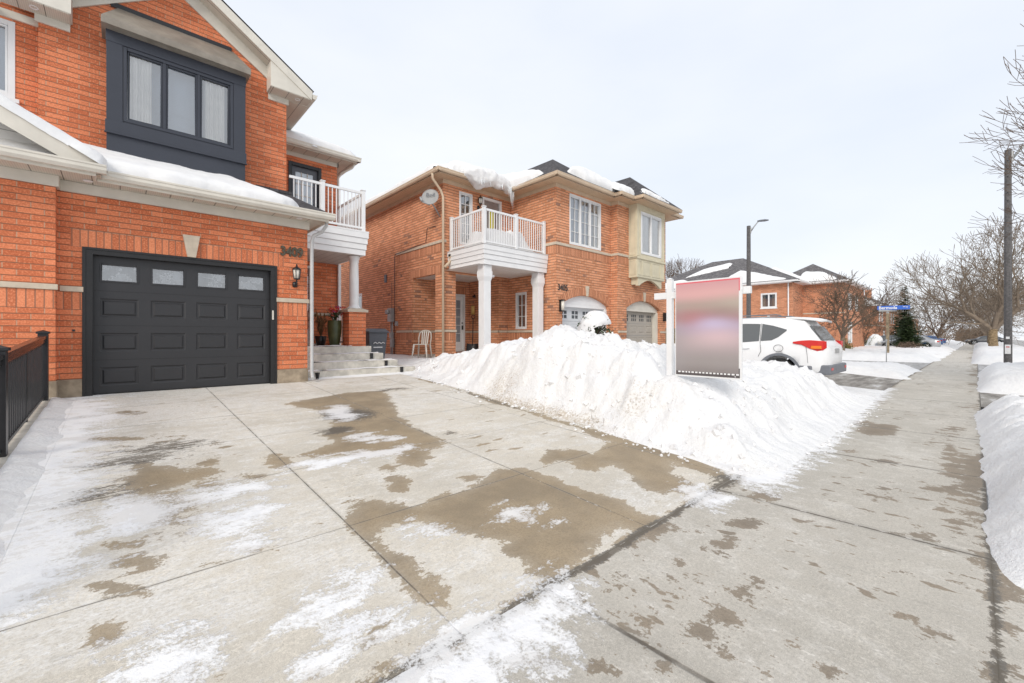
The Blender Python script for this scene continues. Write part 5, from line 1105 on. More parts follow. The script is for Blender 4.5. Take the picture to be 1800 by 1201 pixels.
# bay
m=MB(); BB=PY(8.65)
wall(m,BB,14.35,16.45,3.62,zt+.0,[(14.63,16.17,4.52,6.13)],.08); wall(m,PX(14.35),-9.0,-8.65,3.62,zt); m.box(16.43,16.45,8.652,9.0,3.62,zt); m.box(14.352,16.43,8.66,9.0,3.605,3.64)
pbox(m,BB,14.31,16.49,4.31,4.39,-.3,.04); pbox(m,PX(14.31),-9.0,-8.61,4.312,4.388,-.02,.0)
for a,b in((14.36,14.48),(14.52,14.60),(16.2,16.3),(16.34,16.44)): pbox(m,BB,a,b,4.42,6.2,-.01,.014)
pbox(m,BB,14.35,16.45,6.18,6.38,-.01,.02)
for a,b,c,d in((14.42,14.66,3.70,4.26),(14.74,15.36,3.70,4.26),(15.44,16.06,3.70,4.26),(16.14,16.38,3.70,4.26)): ring(m,BB,a,b,c,d,.03,-.005,.014)
ring(m,PX(14.35),-8.96,-8.69,3.70,4.26,.03,-.005,.014); ring(m,PX(14.35),-8.96,-8.69,4.45,6.1,.03,-.005,.014)
by=m.build('box_bay',M['green'],H2,bevel=.004)
m=MB(); pts=[(14.5,3.60)]+[(14.5+.0,3.30),(14.62,3.30)]+[(14.7+1.4*k/10,3.36+.20*math.sin(PI*k/10)) for k in range(11)]+[(16.18,3.30),(16.3,3.30),(16.3,3.60)]
top=[(x,3.604) for x,_ in pts]
for k in range(len(pts)-1):
    a,b=pts[k],pts[k+1]
    if b[0]-a[0]<1e-6: continue
    m.prism([a,b,(b[0],3.604),(a[0],3.604)],'y',8.70,8.80)
m.box(14.504,14.596,8.803,8.99,3.35,3.603); m.build('bracket',M['green'],by)
window(H2,BB,14.63,16.17,4.52,6.13,'white',2,d=-.01,fw=.07,back='mid',curtain=[(14.7,15.35),(15.42,16.1)])
# number, lamps, pipes, meter, dish
text('house_number','3405',.29,GF,10.58,2.88,.012,'ink',H2,.010,bold=.0,sx=.88)
m=MB(); pbox(m,GF,10.66,10.72,2.18,2.56,0,.06); pbox(m,GF,10.64,10.80,2.18,2.21,0,.16); pbox(m,GF,10.64,10.80,2.54,2.57,0,.16); w_=m.build('wall_lamp',M['black'],H2,bevel=.003)
m=MB(); m.lathe((10.74,9.21,2.21),[(.0,0),(.055,0),(.055,.33),(.0,.33)],14); m.build('lantern_glass',M['lglass'],w_)
m=MB(); pbox(m,GU,16.98,17.06,2.0,2.36,0,.14); m.build('wall_lamp',M['black'],H2,bevel=.005)
m=MB(); m.lathe((10.0,13.1,2.2),[(.0,0),(.07,0),(.075,.3),(.06,.34),(.0,.34)],12); m.build('wall_lamp',plain('amber_lamp_glass',(.62,.42,.14),.3,.05),H2)
m=MB(); m.box(9.98,10.06,13.0,13.1,2.85,2.93); m.tube([(10.02,13.0,2.9),(9.92,12.9,2.93)],.03,8); m.build('camera',M['black'],H2)
m=MB(); m.tube([(8.15,9.86,3.1),(8.28,9.9,3.16)],.02,6); m.lathe((8.33,9.9,3.14),[(.0,.0),(.035,.01),(.035,.07),(.0,.08)],10); m.build('camera',M['white'],H2)
m=MB(); m.tube([(7.10,11.35,zt+.02),(7.14,11.40,zt-.12),(7.46,11.43,zt-.42),(7.55,11.44,zt-.6),(7.55,11.44,.62)],.042,8); m.tube([(7.86,9.82+1.55,3.9),(7.72,11.37,3.70),(7.58,11.40,3.55)],.045,8); m.box(7.74,7.9,11.3,11.42,3.86,3.98); m.build('downspout',M['beige'],H2)
m=MB(); m.box(7.46,7.6,14.80,15.08,1.92,2.42); m.box(7.50,7.6,14.84,15.02,1.30,1.50); m.box(7.5,7.6,14.78,14.96,.95,1.28); m.box(7.53,7.6,14.5,14.62,1.75,1.92)
m.tube([(7.55,14.86,1.92),(7.55,14.86,.4)],.028,6); m.tube([(7.55,14.97,1.92),(7.55,14.97,.4)],.022,6); m.tube([(7.46,15.0,2.28),(7.36,15.0,2.28)],.085,12); m.build('electric_meter',M['zinc'],H2)
m=MB(); m.tube([(7.56,11.9,4.95),(7.56,12.4,4.98),(7.56,12.5,4.5),(7.56,13.3,4.47),(7.56,14.66,4.42),(7.57,14.72,4.3),(7.57,14.72,.6)],.011,5); m.tube([(7.57,14.95,3.4),(7.57,14.95,2.4)],.007,5); m.build('cable',M['black'],H2)
m=MB(); m.box(7.56,7.6,15.4,15.55,3.45,3.75); m.build('wall_vent',M['binp'],H2)
D=Vector((7.20,11.62,5.72)); dn=Vector((-.62,-.62,.34)).normalized(); du=Vector((dn.y*-1,dn.x,0)).normalized(); du=Z_.cross(dn).normalized(); dv=dn.cross(du)
m=MB(); V=[];nr,na=7,32
for i in range(nr+1):
    r=.275*i/nr
    for j in range(na): t=2*PI*j/na; V.append(D+du*r*math.cos(t)*.95+dv*r*math.sin(t)*1.05+dn*(.05*(i/nr)**2))
F_=[(i*na+j,(i)*na+(j+1)%na,(i+1)*na+(j+1)%na,(i+1)*na+j) for i in range(nr) for j in range(na)]
m.add(V,F_,True); V2=[v-dn*.008 for v in V]; m.add(V2,[f[::-1] for f in F_],True); m.tube([V[nr*na+j] for j in range(na)]+[V[nr*na]],.008,5); ds=m.build('satellite_dish',M['dish'],H2)
m=MB(); m.tube([D-dn*.02,D-dn*.15-Z_*.05,Vector((7.42,11.66,5.42)),Vector((7.58,11.66,5.2))],.022,8); m.tube([D-dv*.27-dn*.02,D-dv*.28-du*.20+dn*.16],.014,6); m.tube([D-dv*.26-du*.21+dn*.16,D-dv*.12-du*.26+dn*.17],.04,10); m.build('dish_arm',M['zinc'],ds)
DPl=Plane(D,(-du)); DPl.N=dn
class TP:
    def p(s,u,z,d=0): return D+du*u+dv*z+dn*(d+.045)
text('dish_lettering','Bell',.20,TP(),.0,.02,.0,'cgrey',ds,.001,align='CENTER')
# ================================================================== CORNER HOUSE AND OTHERS DOWN THE STREET
H3=thing('brick_house','red brick corner house with grey hip roof half covered in snow, beyond the white SUV','house',(40,10,.2))
A_=PX(40); B_=PX(43); C_=PY(10); zt=5.75
m=MB(); wall(m,A_,-24,-10,-.1,zt,[(-12.35,-11.15,3.75,5.0),(-12.35,-11.15,1.35,2.75,.35)],.12); wall(m,C_,40,43,-.1,zt); wall(m,B_,-10,-7.2,-.1,zt); wall(m,PY(7.2),43,52,-.1,zt,[(44.5,46,3.6,5),(47.5,49,3.6,5),(44.5,46.3,.8,2.6)],.12)
m.box(40.1,52,23.9,24,-.1,zt); m.build('wall',M['brick3'],H3)
window(H3,A_,-12.35,-11.15,3.75,5.0,'white',2,d=-.02,fw=.10,back='blind',curtain=[(-12.2,-12.0),(-11.5,-11.3)],sill='white')
window(H3,A_,-12.35,-11.15,1.35,2.6,'white',2,d=-.04,fw=.10,back='blind')
for a in(44.5,47.5): window(H3,PY(7.2),a,a+1.5,3.6,5,'white',2,d=-.02,fw=.1,back='mid')
window(H3,PY(7.2),44.5,46.3,.8,2.6,'white',2,d=-.02,fw=.1,back='mid')
m=MB(); pbox(m,B_,-10,-7.15,3.25,3.35,0,.04); pbox(m,C_,40,43,3.25,3.35,0,.04) if False else None; m.build('stone_belt',M['stone'],H3)
m=MB(); pbox(m,A_,-11.84,-11.66,2.8,3.1,0,.05); m.build('keystone',M['white'],H3)
m=MB(); m.box(39.5,40,9.5,24,zt-.02,zt); m.box(39.5,43,9.5,10,zt-.02,zt); m.box(42.5,43,6.8,9.5,zt-.02,zt); m.box(42.5,52,6.8,7.2,zt-.02,zt)
for PL,a,b in((PX(39.5),-24,-9.5),(PY(9.5),39.5,42.5),(PX(42.5),-9.5,-6.8),(PY(6.8),42.5,52)): gutter(m,PL,a,b,zt,.0,.15,.13)
m.tube([(39.9,10.3,zt),(39.93,10.3,.3)],.05,6); m.build('gutter',M['white'],H3)
m=MB(); hip(m,39.4,52,9.4,25,zt+.14,.52); hip(m,42.4,51.5,6.7,13,zt+.145,.62) ; hip(m,39.39,46,17,23,zt+.15,.5); m.build('roof',M['shingle3'],H3)
ro=(39.4,25,zt+.14); rV=nV(1,0,.52)
slab_patch('roof_snow',H3,'snowc',ro,(0,-1,0),rV,[(10.2,.25),(14.6,.25),(12.6,1.8),(10.2,3.4),(9.6,1.8)],.16,.16,3,.3,.4)
slab_patch('roof_snow',H3,'snowc',ro,(0,-1,0),rV,[(5.2,3.0),(8.8,4.6),(8.6,6.0),(6.2,4.8)],.16,.16,5,.3,.4)
slab_patch('roof_snow',H3,'snowc',(39.38,23,zt+.16),(0,-1,0),nV(1,0,.5),[(-.5,.3),(5.6,.3),(3.4,2.3),(1,1.8)],.18,.16,6,.3,.4)
slab_patch('roof_snow',H3,'snowc',(39.4,9.4,zt+.15),(1,0,0),nV(0,1,.52),[(1.8,.2),(3.4,.2),(5.2,2.8),(4.2,3.6)],.2,.16,8,.3,.4)
slab_patch('roof_snow',H3,'snowc',(42.4,13,zt+.15),(0,-1,0),nV(1,0,.62),[(2.6,.2),(5.4,.2),(4.2,1.7),(2.8,2.1)],.2,.16,9,.3,.4)
def far_house(loc,W,Dp,H,lab,mat='brick3',chim=True,gar=True,slope=.6):
    x,y=loc; h=thing('brick_house',lab,'house',(x,y,.1))
    m=MB(); A=PX(x); Fq=PY(y); wall(m,A,-(y+Dp),-y,-.1,H,[(-(y+2.6),-(y+1.6),3.4,4.8)],.1); wall(m,Fq,x,x+W,-.1,H,[(x+1,x+2.2,3.3,4.8),(x+3.4,x+4.8,3.3,4.8),(x+W-4,x+W-1.2,.0,2.3),(x+1.2,x+2.1,.1,2.3)],.15); m.box(x+.01,x+W,y+Dp-.1,y+Dp,-.1,H); m.build('wall',M[mat],h)
    window(h,A,-(y+2.6),-(y+1.6),3.4,4.8,'white',2,d=-.02,fw=.09,back='mid')
    window(h,Fq,x+1,x+2.2,3.3,4.8,'white',2,d=-.02,fw=.09,back='mid'); window(h,Fq,x+3.4,x+4.8,3.3,4.8,'white',2,d=-.02,fw=.09,back='mid')
    m=MB(); pbox(m,Fq,x+W-4,x+W-1.2,.0,2.3,-.14,-.1); m.build('garage_door',M['white'],h)
    m=MB(); pbox(m,Fq,x+1.2,x+2.1,.1,2.3,-.14,-.1); m.build('front_door',M['dark'],h)
    m=MB(); hip(m,x-.5,x+W+.5,y-.5,y+Dp+.5,H,slope); m.build('roof',M['shingle3'],h)
    m=MB(); m.box(x-.5,x+W+.5,y-.5,y-.38,H-.16,H-.002); m.box(x-.5,x-.38,y-.38,y+Dp,H-.16,H-.002); m.box(x-.3,x+W,y-.37,y,H-.1,H-.03); m.box(x-.37,x,y,y+Dp,H-.1,H-.03); m.build('eave_board',M['white'],h)
    slab_patch('roof_snow',h,'snowc',(x-.5,y+Dp,H+.01),(0,-1,0),nV(1,0,slope),[(.5,.2),(Dp,.2),(Dp-2.5,2.6),(2.5,3.2)],.18,.25,x,.3,.4)
    if chim:
        m=MB(); m.box(x+.3,x+1.2,y+2.2,y+2.9,H,H+3.0); m.box(x+.22,x+1.28,y+2.12,y+2.98,H+3.0,H+3.12); m.build('chimney',M[mat],h)
    m=MB(); pbox(m,Fq,x-.0,x+W,2.75,2.87,0,.05); pbox(m,A,-(y+Dp),-y,2.75,2.87,0,.05); m.build('stone_belt',M['stone'],h)
    return h
far_house((72,8.6),9,11,5.5,'red brick house with a tall chimney, behind the thin tree past the corner house')
far_house((83.5,8.6),9,11,5.6,'red brick house seen between the chimney house and the street name sign')
far_house((95,9.0),9,11,5.4,'brick house mostly hidden by the tall spruce',chim=False)
far_house((128,9.2),10,11,5.4,'distant brick house far down the street behind bare trees',chim=False)
# ================================================================== TREES
def grow(m,p,d,r,L,depth,rng,spread=.55,up=.12,seg=3,crook=.22,minr=.008,ratio=.72,nb=(2,3),side=.5):
    pts=[p.copy()]; rad=[r]; q=p.copy(); dd=d.copy()
    ends=[]
    for k in range(seg):
        dd=(dd+Vector((rng.uniform(-1,1),rng.uniform(-1,1),rng.uniform(-1,1)))*crook+Z_*up*.3).normalized()
        q=q+dd*L/seg; pts.append(q.copy()); rr_=max(minr,r*(1-(1-ratio)*(k+1)/seg)); rad.append(rr_)
        if depth>0 and k<seg-1 and rng.random()<side:
            a=dd.cross(Vector((rng.uniform(-1,1),rng.uniform(-1,1),rng.uniform(-1,1)))).normalized(); nd=(dd*.55+a*.8).normalized(); ends.append((q.copy(),nd,rr_*.55,L*.62,depth-1))
    m.tube(pts,rad,(7 if r>.12 else 5 if r>.03 else 3),cap=False)
    if depth>0:
        n=rng.randint(*nb); base=rng.uniform(0,2*PI); o=dd.orthogonal().normalized(); o2=dd.cross(o)
        for k in range(n):
            t=base+2*PI*k/n+rng.uniform(-.4,.4); sp=spread*rng.uniform(.6,1.25)
            nd=(dd*math.cos(sp)+(o*math.cos(t)+o2*math.sin(t))*math.sin(sp)+Z_*up).normalized()
            ends.append((q.copy(),nd,rad[-1]*rng.uniform(.68,.85),L*rng.uniform(.70,.88),depth-1))
    for a,b,c,e,f in ends: grow(m,a,b,c,e,f,rng,spread,up,seg,crook,minr,ratio,nb,side)
def tree(name,lab,loc,H,r,seed,depth=6,fork=3,trunkH=.14,spread=.5,up=.10,bark='bark',tw='twig',group=None,lean=.55,minr=.01,cat='tree',side=.5,L0=.27,bias=None):
    rng=random.Random(seed); t=thing(name,lab,cat,loc,group); o=Vector(loc)
    m=MB(); th=H*trunkH; m.tube([o-Z_*.3,o+Z_*.02,o+Z_*th*.5+Vector((.02,.03,0))*H*.1,o+Z_*th],[r*1.25,r*1.1,r*.95,r*.9],10)
    c=MB(); base=rng.uniform(0,2*PI)
    for k in range(fork):
        a=base+2*PI*k/fork+rng.uniform(-.35,.35); ln=lean*rng.uniform(.6,1.2)
        d=Vector((math.cos(a)*ln,math.sin(a)*ln,1)).normalized()
        if bias: d=(d+Vector(bias)).normalized()
        grow(c,o+Z_*th*.93,d,r*.62,H*L0,depth,rng,spread,up,3,.17,minr,.72,(2,3),side)
    m.build('trunk',M[bark],t); c.build('crown',M[tw],t); return t
B1=tree('bare_tree','large bare tree with forked trunk and wide crooked crown behind the near lamp post','tree' and (60,-1.1,.35),10.6,.32,23,6,5,.16,.50,.10,'bark2','twig2',lean=.75,minr=.014,side=.30,L0=.25)
rowt=None
for i,(x,y,hh,sd) in enumerate(((73,-1.3,9.5,3),(84,-1.2,10,5),(96,-1.3,9,3),(110,-1.3,10,5),(126,-1.3,9,3))):
    if i<2:
        tr=tree('bare_tree','bare boulevard tree in the row behind the large forked tree',(x,y,.3),hh,.2,sd,4,4,.16,.55,.08,tw='twig2',lean=.9,minr=.018,group='bare boulevard trees lining the far sidewalk',side=.7,L0=.25)
        rowt=[tr] if rowt is None else rowt+[tr]
    else:
        tr=copy_tree(rowt[i%2]); tr.location=(x,y,.3); tr.rotation_euler[2]=i*1.3
tree('bare_tree','bare tree at the right edge, branches hanging above the near lamp post',(17.0,-5.1,.3),9.6,.20,12,6,4,.26,.46,.16,lean=.75,minr=.006,side=.55,L0=.21,bias=(-.05,.15,0))
tree('bare_tree','small twiggy tree with dry seed clusters in front of the corner house',(34.8,5.9,.25),5.7,.13,8,5,4,.20,.55,.06,'bark','bush',lean=.7,minr=.010,side=.6,L0=.215)
tree('bare_tree','bare tree rising behind the roof of the corner house beside the far lamp post',(55,27,.2),13.0,.20,15,4,6,.45,.42,.14,lean=.55,minr=.014,L0=.15)
tree('bare_tree','faint bare tree just right of the semi, over the roof',(48,40,.2),11,.18,19,4,4,.35,.42,.14,lean=.5,minr=.014,L0=.16)
tree('bare_tree','bare tree standing between the spruce and the sidewalk',(80,3.4,.3),9,.15,29,4,5,.12,.5,.08,lean=.85,minr=.016,L0=.23,side=.6)
tree('bare_tree','distant bare tree on the far side of the road at the right edge',(105,-15,.2),8,.2,31,5,4,.2,.5,.1,lean=.8,minr=.02)
tree('bare_tree','leafless sapling in front of the chimney house',(52,7.2,.2),4.2,.07,33,5,4,.12,.5,.08,'bark','bush',lean=.8,minr=.012,L0=.22)
# conifers
def conifer(name,lab,loc,H,W,seed,mat='leaf',trunk=True,tiers=26,cat='tree'):
    rng=random.Random(seed); t=thing(name,lab,cat,loc); o=Vector(loc)
    if trunk:
        m=MB(); m.tube([o-Z_*.2,o+Z_*H*.98],[H*.018,.01],6); m.build('trunk',M['bark'],t)
    c=MB()
    for k in range(tiers):
        f=k/tiers; z=H*(.10+.88*f); n=max(5,int(15*(1-f)+4))
        for j in range(n):
            a=2*PI*(j+rng.random())/n; L=W*(1-f)**.85*rng.uniform(.62,1.12)+.08
            ca,sa=math.cos(a),math.sin(a); dr=-.22*L+rng.uniform(-.1,.1)
            nseg=max(3,int(L/.16)); 
            for s in range(nseg):
                u=(s+.4)/nseg; pz=z+dr*u+.22*L*u*u; px=L*u
                for sd in(-1,1,0):
                    w=rng.uniform(.22,.42)*(1.15-u); b=a+sd*.5
                    p0=o+Vector((ca*px,sa*px,pz+rng.uniform(-.16,.16))); tip=p0+Vector((math.cos(b+sd*.5),math.sin(b+sd*.5),rng.uniform(-.25,.25)))*w*1.5
                    q_=Vector((-sa,ca,rng.uniform(-.5,.5)))*.075
                    c.face([p0-q_,p0+q_,tip])
    c.build('crown',M[mat],t); return t
conifer('spruce_tree','tall dark spruce behind the street name sign','tree' and (67.7,5.7,.2),7.2,2.3,3)
conifer('evergreen_shrub','bushy dark green evergreen at the foot of the tall spruce',(54,4.3,.2),3.1,1.45,4,trunk=False,tiers=18,cat='shrub')
def shrub(name,lab,loc,sx,sy,sz,mat,seed,n=700,leaf=.07,twigs=True,group=None,snow=False):
    rng=random.Random(seed); t=thing(name,lab,'shrub',loc,group); o=Vector(loc)
    if twigs:
        m=MB()
        for k in range(40):
            a=rng.uniform(0,2*PI); b=rng.uniform(.1,1.0); e=Vector((math.cos(a)*sx*b,math.sin(a)*sy*b,sz*(1.05-.5*b*b)*rng.uniform(.7,1.1)))
            m.tube([o,o+e*.5+Vector((rng.uniform(-.05,.05),rng.uniform(-.05,.05),.04)),o+e],[.014,.010,.004],3,cap=False)
        m.build('stem',M['twig'],t)
    m=MB()
    for k in range(n):
        while True:
            v=Vector((rng.uniform(-1,1),rng.uniform(-1,1),rng.uniform(0,1)))
            if .35<v.length<1+.12*math.sin(v.x*9+v.y*7): break
        p=o+Vector((v.x*sx,v.y*sy,v.z*sz)); a=Vector((rng.uniform(-1,1),rng.uniform(-1,1),rng.uniform(-1,1))).normalized(); b=a.orthogonal().normalized(); l=leaf*rng.uniform(.6,1.3)
        m.face([p-b*l*.35,p+a*l,p+b*l*.35,p-a*l*.3])
    m.build('foliage',M[mat],t)
    if snow:
        r=MB(); nn=28; V=[];K_=16
        for i in range(K_+1):
            ph=PI/2*i/K_
            for j in range(nn):
                a=2*PI*j/nn; q=1+.16*float(fbm(i*.3+3,j*.4,3)); V.append(o+Vector((sx*.86*math.cos(a)*math.sin(ph)*q,sy*.86*math.sin(a)*math.sin(ph)*q,sz*(.50-.42*max(0,-.736*math.cos(a)+.677*math.sin(a))*math.sin(ph)**2+.12*max(0,.736*math.cos(a)-.677*math.sin(a))*math.sin(ph)**2+.66*math.cos(ph)*q))))
        r.add(V,[(i*nn+j,(i+1)*nn+j,(i+1)*nn+(j+1)%nn,i*nn+(j+1)%nn) for i in range(K_) for j in range(nn)],True); r.build('snow_cap',M['snowc'],t,attrs={'dirt':[0]*len(V)})
    return t
shrub('snowy_shrub','round evergreen shrub capped with snow in front of the pale garage door',(8.9,6.6,1.30),.50,.50,.60,'leaf',5,900,.06,snow=True)
relabel(shrub('snowy_shrub','small snow dusted shrub on the bank beside the pale garage door',(8.6,8.4,.8),.35,.35,.36,'dry',6,300,.05,snow=True),'small snow capped shrub at the brick pier left of the pale garage door')
shrub('evergreen_shrub','yellow green shrub beside the right corner of the corner house',(41.8,6.9,.1),.5,.5,1.1,'yleaf',7,500,.09)
shrub('evergreen_shrub','rounded green hedge shrub in front of the chimney house',(60,7.4,.1),.9,.8,1.3,'yleaf',8,900,.12,snow=True)
shrub('bare_shrub','brown dried shrub in the snow at the foot of the evergreen',(47.5,3.7,.2),.9,.9,.75,'bush',9,900,.08)
for i,(x,y,h) in enumerate(((62,9,1.5),(70,6.5,1.6))):
    shrub('bare_shrub',['bare brown hedge between the corner house and the chimney house','bare brown hedge below the windows of the chimney house'][i],(x,y,.1),1.8,.9,h,'bush',20+i,900,.12)
m=MB(); rng=random.Random(3)
for k in range(5200):
    x=rng.uniform(125,260); y=rng.choice((rng.uniform(4,50),rng.uniform(-60,-14),rng.uniform(-2.5,3))); h=rng.uniform(2,5.5)*(1 if abs(y)>3 else .6)
    p=Vector((x,y,rng.uniform(0,h))); a=Vector((rng.uniform(-.3,.3),rng.uniform(-1,1),rng.uniform(.2,1.6))).normalized(); b=Vector((0,1,0)).cross(a).cross(a).normalized() if False else Vector((0,a.z,-a.y)).normalized()
    m.face([p-b*.10,p+b*.10,p+a*1.6])
tag(m.build('distant_trees',M['bush']),kind='stuff')
# ================================================================== SIGN IN THE SNOW
SG=thing('yard_sign','large pink to grey blurred sign panel on a white post stuck in the snow bank','sign',(5.5,2.81,.35))
m=MB(); m.box(5.464,5.536,2.772,2.846,.2,2.125); m.add([(5.458,2.765,2.125),(5.542,2.765,2.125),(5.542,2.853,2.125),(5.458,2.853,2.125),(5.5,2.81,2.15)],[(0,1,4),(1,2,4),(2,3,4),(3,0,4),(0,3,2,1)]); m.build('post',M['white'],SG,bevel=.004)
m=MB(); m.box(5.470,5.530,1.80,3.03,1.865,1.95); m.build('arm',M['white'],SG,bevel=.004)
def sign_mat():
    t=NT('blurred_print'); sx=t.n('ShaderNodeSeparateXYZ'); t.l(t.n('ShaderNodeTexCoord').outputs['UV'],sx.inputs[0]); u,v=sx.outputs[0],sx.outputs[1]
    r=t.n('ShaderNodeValToRGB'); t.l(v,r.inputs[0]); e=r.color_ramp; e.interpolation='EASE'
    st=[(0,(150,142,140)),(.12,(168,160,158)),(.35,(196,178,180)),(.5,(190,172,190)),(.62,(180,140,142)),(.74,(188,168,158)),(.88,(232,182,180)),(1,(222,170,172))]
    while len(e.elements)<len(st): e.elements.new(.5)
    for el,(p,c) in zip(e.elements,st): el.position=p; el.color=(*[q*.80 for q in sr(*c)],1)
    c=r.outputs[0]
    def blob(c,u0,v0,ru,rv,col,k):
        d=t.math('ADD',t.math('POWER',t.math('DIVIDE',t.math('SUBTRACT',u,u0),ru),2.),t.math('POWER',t.math('DIVIDE',t.math('SUBTRACT',v,v0),rv),2.))
        return t.mix(t.math('MULTIPLY',t.math('POWER',2.718,t.math('MULTIPLY',d,-1.)),k),c,sr(*col))
    c=blob(c,.25,.60,.35,.10,(180,122,120),.6); c=blob(c,.62,.54,.3,.08,(196,190,222),.6); c=blob(c,.7,.40,.4,.10,(216,186,190),.6); c=blob(c,1.0,.74,.35,.1,(182,172,158),.6); c=blob(c,0,.3,.2,.4,(158,152,154),.5); c=blob(c,.8,.68,.3,.06,(150,128,122),.5)
    return t.bsdf(c,.35,None,spec=.4)
y1,y0=2.70,1.88; PS=PX(5.4465)   # u=-Y : left edge -2.70, right edge -1.88
m=MB(); m.box(5.425,5.458,y0,y1,.835,2.07); m.box(5.49,5.51,y0+.05,y0+.12,2.0,2.10) if False else None; bd=m.build('sign_board',M['white'],SG,bevel=.003)
m=MB(); a,b=-y1+.012,-y0-.03; m.face([PS.p(a,.90,.0245),PS.p(b,.90,.0245),PS.p(b,2.035,.0245),PS.p(a,2.035,.0245)],uv=[(0,0),(1,0),(1,1),(0,1)]); m.build('print',sign_mat(),bd)
m=MB(); m.face([PS.p(a,.855,.0247),PS.p(b+.012,.855,.0247),PS.p(b+.012,.905,.0247),PS.p(a,.905,.0247)]); m.face([PS.p(b,.905,.0247),PS.p(b+.012,.905,.0247),PS.p(b+.012,.97,.0247),PS.p(b,.97,.0247)]); m.build('print_band',plain('dark_print',(.10,.085,.085),.4,.03),bd)
m=MB(); m.face([PS.p(a,2.035,.0247),PS.p(b+.012,2.035,.0247),PS.p(b+.012,2.052,.0247),PS.p(a,2.052,.0247)]); m.face([PS.p(b,1.90,.0247),PS.p(b+.012,1.90,.0247),PS.p(b+.012,2.035,.0247),PS.p(b,2.035,.0247)]); m.build('print_edge',plain('rose_print',(.72,.13,.16),.4,.03),bd)
m=MB(); rng=random.Random(2)
x=a+.03
while x<b-.02:
    w=rng.uniform(.022,.034); m.face([PS.p(x,.885,.0252),PS.p(x+w,.885,.0252),PS.p(x+w,.903,.0252),PS.p(x,.903,.0252)]); 
    x+=w+.016
m.lathe((0,0,0),[(0,0)],3) if False else None
c0=PS.p(b-.04,.868,.0252); m.face([c0+Vector((0,-.007*math.cos(k*PI/4),.007*math.sin(k*PI/4))) for k in range(8)][::-1])
m.build('print_letters',M['white'],bd)
